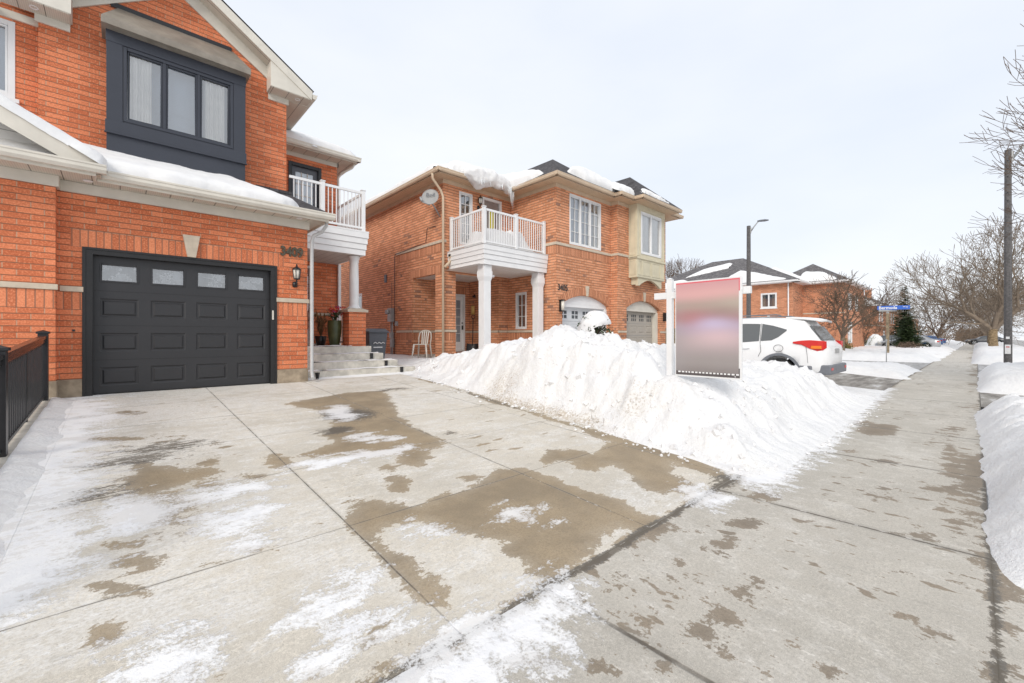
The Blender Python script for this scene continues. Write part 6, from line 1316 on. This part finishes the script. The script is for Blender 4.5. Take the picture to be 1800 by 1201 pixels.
# ================================================================== CARS
def car(loc,rz,lab,paint,body='suv',group=None):
    """local x along the length (0 rear .. L front), y width, z up"""
    t=thing('parked_car',lab,'car',loc,group,rz)
    Lc=4.57; HW=.92
    if body=='suv':
        st=[ # x, zb, half width low, belt z, half width belt, roof z, half roof
         (0.00,.42,.60,.90,.66,.92,.60),(.05,.38,.78,.98,.80,1.00,.74),(.16,.34,.88,1.06,.86,1.10,.74),(.34,.30,.915,1.10,.885,1.36,.66),(.52,.28,.92,1.10,.89,1.60,.62),(.80,.26,.92,1.08,.90,1.655,.64),(1.5,.25,.925,1.05,.905,1.69,.66),(2.2,.25,.925,1.02,.905,1.68,.66),(2.8,.25,.92,1.00,.90,1.61,.64),(3.15,.25,.92,.99,.895,1.40,.66),(3.5,.26,.92,1.00,.885,1.06,.72),(4.1,.28,.90,.90,.85,.94,.66),(4.42,.34,.80,.76,.74,.80,.58),(4.57,.42,.60,.62,.56,.66,.45)]
    else:
        st=[(0.00,.42,.60,.86,.66,.88,.60),(.06,.34,.82,.98,.80,1.00,.70),(.3,.28,.90,1.02,.86,1.04,.70),(.62,.25,.91,1.02,.87,1.12,.66),(1.1,.22,.91,.97,.88,1.38,.56),(1.6,.22,.91,.94,.89,1.44,.56),(2.3,.22,.91,.92,.89,1.42,.56),(2.75,.22,.91,.91,.88,1.28,.58),(3.15,.22,.91,.93,.86,.98,.66),(3.8,.24,.90,.86,.84,.90,.66),(4.35,.3,.82,.72,.76,.76,.6),(4.55,.4,.6,.6,.56,.64,.45)]
    def lerp(x):
        for a,b in zip(st[:-1],st[1:]):
            if a[0]<=x<=b[0]:
                f=(x-a[0])/(b[0]-a[0]); return [p+(q-p)*f for p,q in zip(a,b)]
    xs=sorted({*[s[0] for s in st],*[k*.12 for k in range(39)]}); xs=[x for x in xs if x<=st[-1][0]]
    rings=[]
    for x in xs:
        _,zb,hl,zt_,hb,zr,hr=lerp(x); dz=zr-zt_
        half=[(0,zb),(hl*.86,zb),(hl*.97,zb+.06),(hl,zb+.22*(zt_-zb)+.05),(hl*1.0,zb+.6*(zt_-zb)),(hb,zt_-.03),(hb-.03,zt_+.0),(hb-.03-(hb-.03-hr-.04)*.5,zt_+dz*.48),(hr+.04,zt_+dz*.90),(hr-.04,zt_+dz*.985),(hr*.5,zr+.015),(0,zr+.02)]
        rings.append([(x,-y,z) for y,z in half]+[(x,y,z) for y,z in half[-2:0:-1]])
    m=MB(); n=len(rings[0]); V=[p for r in rings for p in r]
    Fc=[(i*n+j,(i+1)*n+j,(i+1)*n+(j+1)%n,i*n+(j+1)%n) for i in range(len(rings)-1) for j in range(n)]+[tuple(range(n)),tuple(range((len(rings)-1)*n,len(rings)*n))[::-1]]
    m.add(V,Fc,True); bo=m.build('body',M[paint],t,local=True)
    wx=(.97,3.63)
    # wheel openings cut out of the body
    for x in wx:
        c=MB(); c.tube([(x,-1.2,.36),(x,1.2,.36)],.40,28,smooth=False); co=c.build('cut',M['tyre'],None)
        mo=bo.modifiers.new('b','BOOLEAN'); mo.operation='DIFFERENCE'; mo.object=co; mo.solver='EXACT'; co.parent=t
        bpy.context.view_layer.update(); dg=bpy.context.evaluated_depsgraph_get(); me=bpy.data.meshes.new_from_object(bo.evaluated_get(dg)); bo.modifiers.clear(); bo.data=me
        bpy.data.objects.remove(co)
    me=bo.data; me.name='body'
    def P(x,f,side,off=.006):   # point on greenhouse side: f 0 belt .. 1 top
        _,zb,hl,zt_,hb,zr,hr=lerp(x); dz=zr-zt_
        pts=[(hb-.03,zt_),(hb-.03-(hb-.03-hr-.04)*.5,zt_+dz*.48),(hr+.04,zt_+dz*.90)]
        z=zt_+dz*.9*f; 
        if z<=pts[1][1]: u=(z-pts[0][1])/max(1e-6,pts[1][1]-pts[0][1]); y=pts[0][0]+(pts[1][0]-pts[0][0])*u
        else: u=(z-pts[1][1])/max(1e-6,pts[2][1]-pts[1][1]); y=pts[1][0]+(pts[2][0]-pts[1][0])*u
        return Vector((x,side*(y+off),z+off*.3))
    if body=='suv': wins=[[(.84,.52,.58),(1.0,.24,.68),(1.14,.10,.76),(1.38,.08,.84)],[(1.42,.08,.83),(1.75,.05,.86),(2.3,.04,.87)],[(2.36,.04,.87),(2.8,.04,.86),(3.1,.03,.62),(3.28,.02,.2)]]
    else: wins=[[(.95,.15,.5),(1.2,.08,.80),(1.55,.08,.86)],[(1.6,.08,.86),(2.2,.06,.86)],[(2.26,.06,.86),(2.7,.05,.84),(2.98,.03,.45)]]
    for side in(-1,1):
        for W in wins:
            q=MB(); xsub=[]
            for k in range(len(W)-1):
                for s in range(5):
                    f=s/5; xsub.append(tuple(W[k][i]+(W[k+1][i]-W[k][i])*f for i in range(3)))
            xsub.append(W[-1])
            for a,b in zip(xsub[:-1],xsub[1:]):
                for h in range(4):
                    g0,g1=h/4,(h+1)/4
                    pts=[P(a[0],a[1]+(a[2]-a[1])*g0,side),P(b[0],b[1]+(b[2]-b[1])*g0,side),P(b[0],b[1]+(b[2]-b[1])*g1,side),P(a[0],a[1]+(a[2]-a[1])*g1,side)]
                    q.face(pts if side<0 else pts[::-1],smooth=True)
            q.build('side_window',M['cglass'],t,local=True)
    # rear window and windscreen
    def slope(x0,x1,fw,name,mat,nx=6):
        q=MB(); 
        for k in range(nx):
            a=x0+(x1-x0)*k/nx; b=x0+(x1-x0)*(k+1)/nx
            A=lerp(a);Bq=lerp(b); 
            ya=(A[6]*.5)*1.0+ .5*(A[6]-.04)*fw; yb_=(Bq[6]*.5)+.5*(Bq[6]-.04)*fw
            q.face([Vector((a,-ya,A[5]+.012)),Vector((b,-yb_,Bq[5]+.012)),Vector((b,yb_,Bq[5]+.012)),Vector((a,ya,A[5]+.012))][::(1 if x1>x0 else -1)],smooth=True)
        return q.build(name,M[mat],t,local=True)
    if body=='suv':
        q=MB()
        rw=[(.185,1.13,.66),(.30,1.30,.64),(.40,1.47,.58)]
        for (a,za,ya),(b,zb2,yb2) in zip(rw[:-1],rw[1:]): q.face([(a-.035,-ya,za),(b-.035,-yb2,zb2),(b-.035,yb2,zb2),(a-.035,ya,za)],smooth=True)
        q.build('rear_window',M['cglass'],t,local=True)
        q=MB(); 
        for s in(-1,1): q.face([(.16,s*.66,1.13),(.37,s*.58,1.47),(.60,s*.625,1.44),(.36,s*.80,1.16)][::-s])
        q.build('rear_quarter_window',M['cglass'],t,local=True)
        q=MB(); V=[]
        for x,hw,z in((.20,.56,1.60),(.30,.60,1.63),(.55,.62,1.665),(.9,.60,1.69)): V+= [(x,-hw,z-.05),(x,-hw,z),(x,0,z+.025),(x,hw,z),(x,hw,z-.05),(x,0,z-.03)]
        F_=[(i*6+j,i*6+(j+1)%6,(i+1)*6+(j+1)%6,(i+1)*6+j) for i in range(3) for j in range(6)]+[(0,5,4,3,2,1)]
        q.add(V,[f[::-1] for f in F_],True); q.build('roof_spoiler',M[paint],t,local=True,bevel=0)
        slope(3.42,2.88,.9,'windscreen','cglass')
        for s in(-1,1):
            q=MB(); q.tube([(1.0,s*.60,1.72),(1.1,s*.60,1.755),(2.5,s*.60,1.745),(2.65,s*.6,1.70)],.018,6); q.build('roof_rail',M['cgrey'],t,local=True)
            q=MB(); V=[]   # tail light wraps the corner
            prof=[(.035,.83,.96,1.10,.84),(.10,.845,.90,1.115,.84),(.20,.885,.88,1.12,.87),(.34,.905,.93,1.13,.88),(.50,.91,1.02,1.12,.885),(.68,.905,1.05,1.09,.89)]
            for x,y,z0_,z1_,y2 in prof: V+=[(x,s*(y+.012),z0_),(x,s*(y2+.016),z1_),(x+.02,s*(y-.06),z1_),(x+.02,s*(y-.06),z0_)]
            F_=[(i*4+j,i*4+(j+1)%4,(i+1)*4+(j+1)%4,(i+1)*4+j) for i in range(5) for j in range(4)]+[(0,1,2,3)]
            q.add(V,F_ if s<0 else [f[::-1] for f in F_]); tl=q.build('tail_light',M['tail'],t,local=True,bevel=.006)
            q=MB(); q.box(.12,.32,s*.895,s*.925,.93,1.0); q.build('indicator',M['amber'],tl,local=True,bevel=.006)
            for x in wx:
                q=MB(); A=[(x+ .455*math.cos(a),.36+.455*math.sin(a)) for a in np.linspace(-.15,PI+.15,25)]; Bq=[(x+.395*math.cos(a),.36+.395*math.sin(a)) for a in np.linspace(-.15,PI+.15,25)]
                for k in range(24):
                    for f in ([(A[k],A[k+1],Bq[k+1],Bq[k])]): q.prism(f,'y',s*.90,s*.938)
                q.build('wheel_arch_trim',M['cgrey'],t,local=True)
        q=MB(); q.box(-.045,.30,-.86,.86,.34,.56); q.box(.30,.56,-.935,.935,.34,.54); q.build('rear_bumper',M['cgrey'],t,local=True,bevel=.03)
        q=MB(); q.box(-.052,-.03,-.80,-.62,.44,.50); q.box(-.052,-.03,.62,.80,.44,.50); q.build('reflector',M['tail'],t,local=True,bevel=.004)
        q=MB(); q.box(-.012,.02,-.22,.22,.82,.93); q.build('number_plate',M['dish'],t,local=True,bevel=.01)
        for s in(-1,1):
            q=MB(); 
            for x in(1.62,2.62): q.tube([(x,s*.928,.92),(x+.05,s*.965,.925),(x+.22,s*.965,.925),(x+.27,s*.928,.92)],.014,6)
            q.build('door_handle',M[paint],t,local=True)
            q=MB(); 
            def SP(x,z): 
                _,zb,hl,zt_,hb,zr,hr=lerp(x); return Vector((x,s*(hl+.002),z))
            q.tube([P(1.40,.85,s),P(1.40,.4,s),P(1.39,.0,s),SP(1.37,.98),SP(1.36,.85),SP(1.42,.72)],.006,4); q.tube([P(2.33,.86,s),P(2.34,0,s),SP(2.35,.8),SP(2.35,.4)],.006,4); q.tube([SP(.42,1.0),SP(.40,.85),SP(.38,.6)],.004,4)
            q.tube([SP(.98+.10*math.cos(a),.93+.085*math.sin(a)) for a in np.linspace(0,2*PI,19)] if s>0 else [SP(.9,.5),SP(.9,.5)],.005,4) if s>0 else None
            q.build('panel_gap',M['seam'],t,local=True)
            q=MB(); q.obox((2.95,s*1.0,1.08),(.06,0,0),(0,.09,0),(0,0,.07)); q.build('door_mirror',M[paint],t,local=True,bevel=.02)
            q=MB(); q.obox((4.3,s*.72,.76),(.14,s*-.05,0),(0,.10,0),(0,0,.05)); q.build('headlight',M['lglass'],t,local=True,bevel=.02)
    else:
        slope(1.12,.62,.9,'rear_window','cglass'); slope(3.10,2.76,.9,'windscreen','cglass')
        for s in(-1,1):
            q=MB(); q.obox((.13,s*.70,.86),(.10,0,0),(0,.17,0),(0,0,.055)); q.build('tail_light',M['tail'],t,local=True,bevel=.02)
            q=MB(); q.obox((4.2,s*.72,.68),(.14,s*-.05,0),(0,.10,0),(0,0,.05)); q.build('headlight',M['lglass'],t,local=True,bevel=.02)
    for x in wx:
        for s in(-1,1):
            q=MB(); q.tube([(x,s*.68,.34),(x,s*.70,.34),(x,s*.88,.34),(x,s*.895,.34)],[.31,.34,.34,.31],28); wh=q.build('wheel',M['tyre'],t,local=True)
            q=MB(); 
            for k in range(5):
                a=2*PI*k/5; q.bar((x,s*.895,.34),(x+.22*math.cos(a),s*.895,.34+.22*math.sin(a)),.05,.03,up=(0,1,0))
            q.tube([(x+.23*math.cos(a),s*.893,.34+.23*math.sin(a)) for a in np.linspace(0,2*PI,25)],.018,5); q.build('rim',M['chrome'],wh,local=True)
    return t
def cg():
    t=NT('tinted_car_window'); return t.bsdf((.10,.105,.105),.04,None,spec=.9)
M['cglass']=cg()
# car rear faces the street: local x runs along +Y, so its left flank (+y local) faces -X
car((12.62,2.25,.14),PI/2,'white SUV parked on the neighbouring driveway behind the snow bank','carw')
car((55.5,2.2,.05),PI/2,'silver car parked beyond the brown shrub beside the sidewalk','cars','sedan')
car((62,4.6,.05),PI/2,'grey car on the driveway behind the street name sign','card','sedan')
car((70.5,2.6,.05),PI/2,'blue car parked beyond the silver one by the sidewalk','carb','sedan')
car((84,2.8,.05),PI/2,'dark blue car parked farthest down on the left of the sidewalk','carb','sedan')
car((102,-3.2,.05),PI/2+.2,'dark car half hidden behind the snow right of the sidewalk','card','sedan')
for i,(x,y) in enumerate(((118,-13.5),(127,-13.6),(137,-13.5))):
    car((x,y,.0),0,['silver car parked far across the road, nearest of three','dark car parked far across the road, middle of three','white car parked far across the road, farthest of three'][i],['cars','card','carw'][i],'sedan')
# ================================================================== LAMP POSTS, SIGNS, WIRES
def lamp(loc,H,w,lab,arm,rz=0,sticker=False):
    t=thing('lamp_post',lab,'lamp post',loc); o=Vector(loc)
    m=MB(); V=[];n=8
    w2=w*.80
    for z,q in((-.3,w),(H*.5,(w+w2)/2),(H,w2)):
        for k in range(8):
            a=PI/8+k*PI/4; V.append(o+Vector((q*.54*math.cos(a),q*.54*math.sin(a),z)))
    m.add(V,[(i*8+j,i*8+(j+1)%8,(i+1)*8+(j+1)%8,(i+1)*8+j) for i in(0,1) for j in range(8)]+[tuple(range(16,24))]); po=m.build('pole',M['pole'],t)
    d=Vector(arm).normalized(); m=MB(); m.bar(o+Z_*(H-.55)+d*w*.45,o+Z_*(H-.10)+d*w*.45,.10,.08,up=tuple(d)); m.tube([o+Z_*(H-.40)+d*w*.5,o+Z_*(H-.10)+d*.34,o+Z_*(H+.22)+d*.58,o+Z_*(H+.28)+d*.68],[.055,.05,.042,.04],8); m.build('lamp_arm',M['zinc'],t)
    m=MB(); h=o+Z_*(H+.29)+d*.90; s=d.cross(Z_)
    V=[]
    for f,ww,hh in((-.34,.07,.05),(-.15,.14,.09),(.15,.17,.10),(.38,.06,.05)):
        for k in range(10):
            a=2*PI*k/10; V.append(h+d*f+s*ww*math.cos(a)+Z_*hh*math.sin(a)*(1 if math.sin(a)>0 else .6))
    m.add(V,[(i*10+j,i*10+(j+1)%10,(i+1)*10+(j+1)%10,(i+1)*10+j) for i in range(3) for j in range(10)]+[tuple(range(10))[::-1],tuple(range(30,40))],True); m.build('lamp_head',M['cgrey'],t)
    if sticker:
        v=Vector((-1,.08,0)).normalized(); u=v.cross(Z_)
        m=MB(); c=o+v*(w*.505)
        m.obox(c+Z_*1.30,u*.055,Z_*.05,v*.003); m.obox(c+Z_*.80,u*.085,Z_*.20,v*.003); m.build('notice',M['white'],po); m=MB(); m.obox(c+Z_*.90+v*.005,u*.05,Z_*.02,v*.003); m.build('notice_mark',M['tail'],po)
        for k in range(7):
            m=MB(); m.obox(c+Z_*(H-.5-k*.35),u*.02,Z_*.02,v*.003); m.build('bolt',M['black'],po)
    return t
lamp((28.7,-.95,0),9.55,.26,'dark concrete lamp post with white notices standing in boulevard snow at right','lamp' and (.2,-1,0),sticker=True)
lamp((34.3,11.4,0),9.55,.30,'slim concrete lamp post rising behind the yard sign, lamp arm pointing right',(.45,-1,0))
t=thing('utility_pole','thin distant pole at the right edge beyond the road','pole',(150,-18,0)); m=MB(); m.tube([(150,-18,-.2),(150,-18,9)],[.22,.16],8); m.build('pole',M['pole'],t); m=MB(); m.box(149.9,150.1,-19,-17,8.2,8.4); m.build('crossarm',M['pole'],t)
t=thing('street_sign','wooden post with blue street name blades standing in the yard snow','sign',(33.1,3.5,.1))
m=MB(); m.box(33.03,33.17,3.43,3.57,-.1,2.72); m.build('post',M['wood'],t,bevel=.006)
m=MB(); m.box(33.04,33.16,3.44,3.56,2.72,2.80); m.tube([(33.1,3.5,2.8),(33.1,3.5,2.86)],.03,8); m.build('bracket',M['zinc'],t)
nb=Vector((-.93,-.36,0)).normalized(); ub=nb.cross(Z_)*-1
ub=Z_.cross(nb)
class SB:
    def __init__(s,c,u,n): s.c=Vector(c); s.u=Vector(u); s.n=Vector(n)
    def p(s,u,z,d=0): return s.c+s.u*u+Z_*z+s.n*d
N1=Vector((-.97,-.24,0)).normalized(); U1=N1.cross(Z_)*-1
sb=SB((33.1,3.5,3.04),(N1.cross(Z_)*-1) if (N1.cross(Z_)*-1).y<0 else N1.cross(Z_),N1)
m=MB(); m.obox(sb.p(.25,0),sb.u*.72,Z_*.115,sb.n*.006); bl=m.build('name_blade',M['blue'],t)
text('street_name','Bermuda',.235,sb,-.40,-.075,.008,'white',bl,.001,bold=.005,sx=.95); text('street_suffix','Way',.12,sb,.66,.0,.008,'white',bl,.001)
sb2=SB((33.1,3.5,2.90),(.55,-.83,0),(-.83,-.55,0)); m=MB(); m.obox(sb2.p(.0,-.02),sb2.u*.45,Z_*.05,sb2.n*.006); m.build('name_blade',M['zinc'],t)
t=thing('marker_stake','thin metal marker stake poking out of the snow by the side street','stake',(24.2,2.6,.2)); m=MB(); m.tube([(24.2,2.6,.1),(24.2,2.6,1.15)],.018,6); m.build('rod',M['zinc'],t); m=MB(); m.box(24.17,24.23,2.57,2.63,1.15,1.24); m.build('cap',M['zinc'],t)
# garden fence between the semi and the corner house
t=thing('garden_fence','low wooden garden fence glimpsed between the sign post and the sign panel','fence',(30.5,17,.2))
m=MB()
for k in range(34): m.box(31.2,31.23,12.4+k*.24,12.4+k*.24+.20,.1,2.0)
m.build('fence_board',M['wood'],t); m=MB(); m.box(31.23,31.28,12.3,20.6,1.6,1.7); m.box(31.23,31.28,12.3,20.6,.5,.6); m.build('fence_rail',M['wood'],t)
# ================================================================== PORCH AND YARD OBJECTS
t=thing('wheelie_bin','dark grey wheeled rubbish bin with pale emblem behind the porch pier','bin',(5.66,12.35,.50))
m=MB(); z0=.52
def fr(m,c,w0,d0,w1,d1,z0,z1):
    x,y=c; m.add([(x-w0,y-d0,z0),(x+w0,y-d0,z0),(x+w0,y+d0,z0),(x-w0,y+d0,z0),(x-w1,y-d1,z1),(x+w1,y-d1,z1),(x+w1,y+d1,z1),(x-w1,y+d1,z1)],[(0,3,2,1),(4,5,6,7),(0,1,5,4),(1,2,6,5),(2,3,7,6),(3,0,4,7)])
fr(m,(5.66,12.35),.22,.25,.29,.34,z0,z0+.95); bb=m.build('bin_body',M['binp'],t,bevel=.02)
m=MB(); fr(m,(5.66,12.33),.32,.38,.32,.38,z0+.95,z0+.99); fr(m,(5.66,12.33),.31,.37,.22,.30,z0+.99,z0+1.07); m.tube([(5.36,12.72,z0+.95),(5.96,12.72,z0+.95)],.02,6); m.build('bin_lid',M['binp'],t,bevel=.012)
for s in(-1,1):
    m=MB(); m.tube([(5.66+s*.24,12.6,z0+.10),(5.66+s*.28,12.6,z0+.10)],.10,16); m.build('wheel',M['tyre'],t)
m=MB()
for k in range(3): m.tube([(5.50+.12*k,12.03-.012,z0+.62),(5.56+.12*k,12.025-.012,z0+.66),(5.62+.12*k,12.03-.012,z0+.63)],.016,5)
m.box(5.52,5.80,12.045,12.055,z0+.50,z0+.53); m.build('emblem',M['white'],bb)
def pot(loc,r,h,lab):
    t=thing('flower_pot',lab,'flower pot',loc); m=MB(); m.lathe(loc,[(.0,.0),(r*.62,.0),(r*.66,.02),(r*.92,h*.45),(r*1.0,h*.8),(r*.93,h*.97),(r*.97,h),(r*.88,h),(r*.85,h*.93),(.0,h*.92)],28); m.build('pot',M['pot'],t); return t
P0=(4.08,11.20,1.108); t=pot(P0,.175,.66,'tall olive green pot of red flowers on the porch landing')
rng=random.Random(8); m=MB(); m2=MB(); m3=MB(); top=Vector(P0)+Z_*.66
for k in range(26):
    a=rng.uniform(0,2*PI); e=Vector((math.cos(a)*rng.uniform(.05,.26),math.sin(a)*rng.uniform(.05,.2),rng.uniform(.08,.34))); m.tube([top-Z_*.05,top+e*.6+Z_*.03,top+e],.005,4,cap=False)
    for q in range(3):
        b=rng.uniform(0,2*PI); c=top+e*rng.uniform(.4,.9); m.face([c,c+Vector((math.cos(b),math.sin(b),.3))*.05,c+Vector((math.cos(b),math.sin(b),-.2))*.09,c+Vector((math.cos(b+.5),math.sin(b+.5),0))*.05])
for k in range(20):
    c=top+Vector((rng.uniform(-.10,.24),rng.uniform(-.16,.10),rng.uniform(.12,.36))); mm=m2 if k%4 else m3
    for q in range(6):
        b=2*PI*q/6; d=Vector((math.cos(b),math.sin(b)*.6,math.sin(b)*.8)); mm.face([c,c+d*.045+Vector((0,-.01,.015)),c+d*.055,c+d*.04+Vector((0,-.01,-.02))])
m.build('foliage',M['leaf'],t); m2.build('red_flower',M['red'],t); m3.build('pink_flower',M['pink'],t)
P1=(3.92,11.75,1.108); t=thing('dried_plant','dried brown plant in a dark pot behind the olive pot','plant',P1)
m=MB(); m.lathe(P1,[(.0,.0),(.10,.0),(.15,.26),(.13,.26),(.0,.24)],20); m.build('pot',M['black'],t)
m=MB()
for k in range(60):
    a=rng.uniform(0,2*PI); e=Vector((math.cos(a)*rng.uniform(.02,.24),math.sin(a)*rng.uniform(.02,.2),rng.uniform(.3,.85))); b=Vector(P1)+Z_*.22; m.tube([b,b+e*.6+Z_*.05,b+e-Z_*rng.uniform(0,.25)],[.006,.005,.002],3,cap=False)
    c=b+e*.8; m.face([c,c+Vector((rng.uniform(-.06,.06),rng.uniform(-.06,.06),-.16)),c+Vector((.03,.01,-.05))])
m.build('dry_stems',M['dry'],t)
# plastic chair
def chair(loc,rz):
    t=thing('plastic_chair','white moulded plastic patio chair against the brick wall of the semi','chair',loc,None,rz)
    m=MB(); m.add([(-.22,-.22,.43),(.22,-.22,.43),(.21,.20,.42),(-.21,.20,.42),(-.22,-.22,.455),(.22,-.22,.455),(.21,.20,.445),(-.21,.20,.445)],[(0,3,2,1),(4,5,6,7),(0,1,5,4),(1,2,6,5),(2,3,7,6),(3,0,4,7)]); m.build('seat',M['plastic'],t,local=True,bevel=.008)
    for x,y,dx,dy in((-.2,-.2,-.05,-.05),(.2,-.2,.05,-.05),(-.19,.19,-.05,.07),(.19,.19,.05,.07)):
        m=MB(); m.tube([(x+dx,y+dy,0),(x,y,.44)],[.022,.032],8); m.build('leg',M['plastic'],t,local=True)
    m=MB(); arc=[(-.20,.20,.44),(-.215,.25,.66),(-.19,.29,.82),(-.10,.31,.885),(0,.315,.90),(.10,.31,.885),(.19,.29,.82),(.215,.25,.66),(.20,.20,.44)]; m.tube(arc,.020,8)
    for x in(-.11,-.038,.038,.11): m.bar((x*.8,.20,.44),(x,.308,.875),.040,.012,up=(0,1,0))
    m.build('backrest',M['plastic'],t,local=True)
chair((7.22,12.15,.66),R(-52))
# snow shovel
t=thing('snow_shovel','black snow shovel leaning on the brick wall inside the semi porch','shovel',(9.55,12.7,.72))
m=MB(); m.tube([(9.62,12.62,1.02),(9.92,12.98,2.05)],.017,8); m.tube([(9.90,12.96,2.0),(9.86,13.0,2.10),(9.90,13.02,2.16),(9.99,12.96,2.16),(9.98,12.94,2.08),(9.92,12.98,2.02)],.015,6); m.build('handle',M['black'],t)
m=MB(); 
c=Vector((9.56,12.55,.74)); ux=Vector((.77,-.64,0)); uz=Vector((.22,.27,.94)).normalized()
for k in range(10):
    a,b=-1+.2*k,-.8+.2*k; f=lambda s:ux.cross(uz)*(.07*s*s)
    m.face([c+ux*.23*a+f(a),c+ux*.23*b+f(b),c+ux*.23*b*.9+uz*.36+f(b),c+ux*.23*a*.9+uz*.36+f(a)],smooth=True)
    m.face([c+ux*.23*a+f(a)-ux.cross(uz)*-.01,c+ux*.23*a*.9+uz*.36+f(a)-ux.cross(uz)*-.01,c+ux*.23*b*.9+uz*.36+f(b)-ux.cross(uz)*-.01,c+ux*.23*b+f(b)-ux.cross(uz)*-.01],smooth=True)
m.build('blade',M['black'],t)
# loose ice chunks
def chunk(name,lab,loc,r,seed,group):
    rng=random.Random(seed); t=MB(); V=[];n,k=10,6
    for i in range(k+1):
        ph=PI*i/k
        for j in range(n):
            a=2*PI*j/n; q=rng.uniform(.75,1.15); V.append((loc[0]+r*q*math.sin(ph)*math.cos(a),loc[1]+r*q*.8*math.sin(ph)*math.sin(a),loc[2]+r*.6*q*math.cos(ph)))
    t.add(V,[(i*n+j,(i+1)*n+j,(i+1)*n+(j+1)%n,i*n+(j+1)%n) for i in range(k) for j in range(n)]); o=t.build(name,M['snowc'],attrs={'dirt':[0]*len(V)}); return tag(o,lab,'snow lump',group)
GRP='loose lumps of ice on the concrete'
chunk('ice_lump','lone lump of ice just past the driveway edge on the sidewalk',(1.78,1.47,.012),.020,1,None)
m=MB(); rng=random.Random(6)
for k in range(260):
    if k<190:
        y=rng.uniform(1.7,9.5); x=float(np.interp(y,[1.5,3.9,6.6,9.6],[4.42,4.72,4.99,5.3]))-abs(rng.gauss(0,.13))+.05
    else: x=rng.uniform(4.7,11); y=1.30-abs(rng.gauss(0,.08))
    r=rng.choice((.008,.012,.012,.018,.03))*rng.uniform(.6,1.2); z=float(gz(x,y)); V=[]
    for i in range(5):
        ph=PI*i/4
        for j in range(6):
            a=2*PI*j/6; q=rng.uniform(.6,1.25); V.append((x+r*q*math.sin(ph)*math.cos(a),y+r*q*math.sin(ph)*math.sin(a),z+r*.4+r*.6*q*math.cos(ph)))
    m.add(V,[(i*6+j,(i+1)*6+j,(i+1)*6+(j+1)%6,i*6+(j+1)%6) for i in range(4) for j in range(6)])
tag(m.build('snow_crumbs',M['snowc']),kind='stuff')
# ================================================================== CAMERA, LIGHT, WORLD
cam=bpy.data.cameras.new('camera'); co=bpy.data.objects.new('camera',cam); C.objects.link(co)
cam.sensor_width=36; cam.lens=750/1800*36; cam.clip_end=4000; cam.clip_start=.05; cam.shift_y=-8.5/1800
ang=R(47.4); co.location=(0,0,EYE); co.rotation_euler=(R(90),0,ang-R(90))
sc=bpy.context.scene; sc.camera=co
SUNAZ=Vector((-.86,-.50,0)).normalized(); EL=R(33)
sd=SUNAZ*math.cos(EL)+Z_*math.sin(EL)
l=bpy.data.lights.new('sun','SUN'); l.energy=1.4; l.angle=R(22); l.color=(1,.95,.87); lo=bpy.data.objects.new('sun',l); C.objects.link(lo)
lo.rotation_euler=sd.to_track_quat('Z','Y').to_euler(); lo.location=(-10,-6,12)
w=bpy.data.worlds.new('World'); sc.world=w; w.use_nodes=True; nt=w.node_tree; nt.nodes.clear()
sk=nt.nodes.new('ShaderNodeTexSky'); sk.sky_type='NISHITA'; sk.sun_disc=False; sk.sun_elevation=EL; sk.sun_rotation=math.atan2(SUNAZ.x,SUNAZ.y); sk.dust_density=3; sk.air_density=1
tc=nt.nodes.new('ShaderNodeTexCoord'); mp=nt.nodes.new('ShaderNodeMapping'); mp.inputs['Scale'].default_value=(1,1,2.6); nt.links.new(tc.outputs['Generated'],mp.inputs[0])
nz=nt.nodes.new('ShaderNodeTexNoise'); nz.inputs['Scale'].default_value=1.6; nz.inputs['Detail'].default_value=5; nz.inputs['Roughness'].default_value=.5; nt.links.new(mp.outputs[0],nz.inputs['Vector'])
mr=nt.nodes.new('ShaderNodeMapRange'); mr.inputs[1].default_value=.3; mr.inputs[2].default_value=.7; nt.links.new(nz.outputs[0],mr.inputs[0])
cl=nt.nodes.new('ShaderNodeMix'); cl.data_type='RGBA'; cl.inputs[6].default_value=(6.9,7.35,8.1,1); cl.inputs[7].default_value=(8.0,8.2,8.55,1); nt.links.new(mr.outputs[0],cl.inputs[0])
mx=nt.nodes.new('ShaderNodeMix'); mx.data_type='RGBA'; mx.inputs[0].default_value=.88; nt.links.new(sk.outputs[0],mx.inputs[6]); nt.links.new(cl.outputs[2],mx.inputs[7])
bg=nt.nodes.new('ShaderNodeBackground'); bg.inputs[1].default_value=.1; nt.links.new(mx.outputs[2],bg.inputs[0]); ow=nt.nodes.new('ShaderNodeOutputWorld'); nt.links.new(bg.outputs[0],ow.inputs[0])
sc.view_settings.view_transform='Standard'; sc.view_settings.look='None'; sc.view_settings.exposure=.41; sc.view_settings.gamma=1
sc.cycles.max_bounces=8; sc.cycles.transparent_max_bounces=12; sc.cycles.use_denoising=True
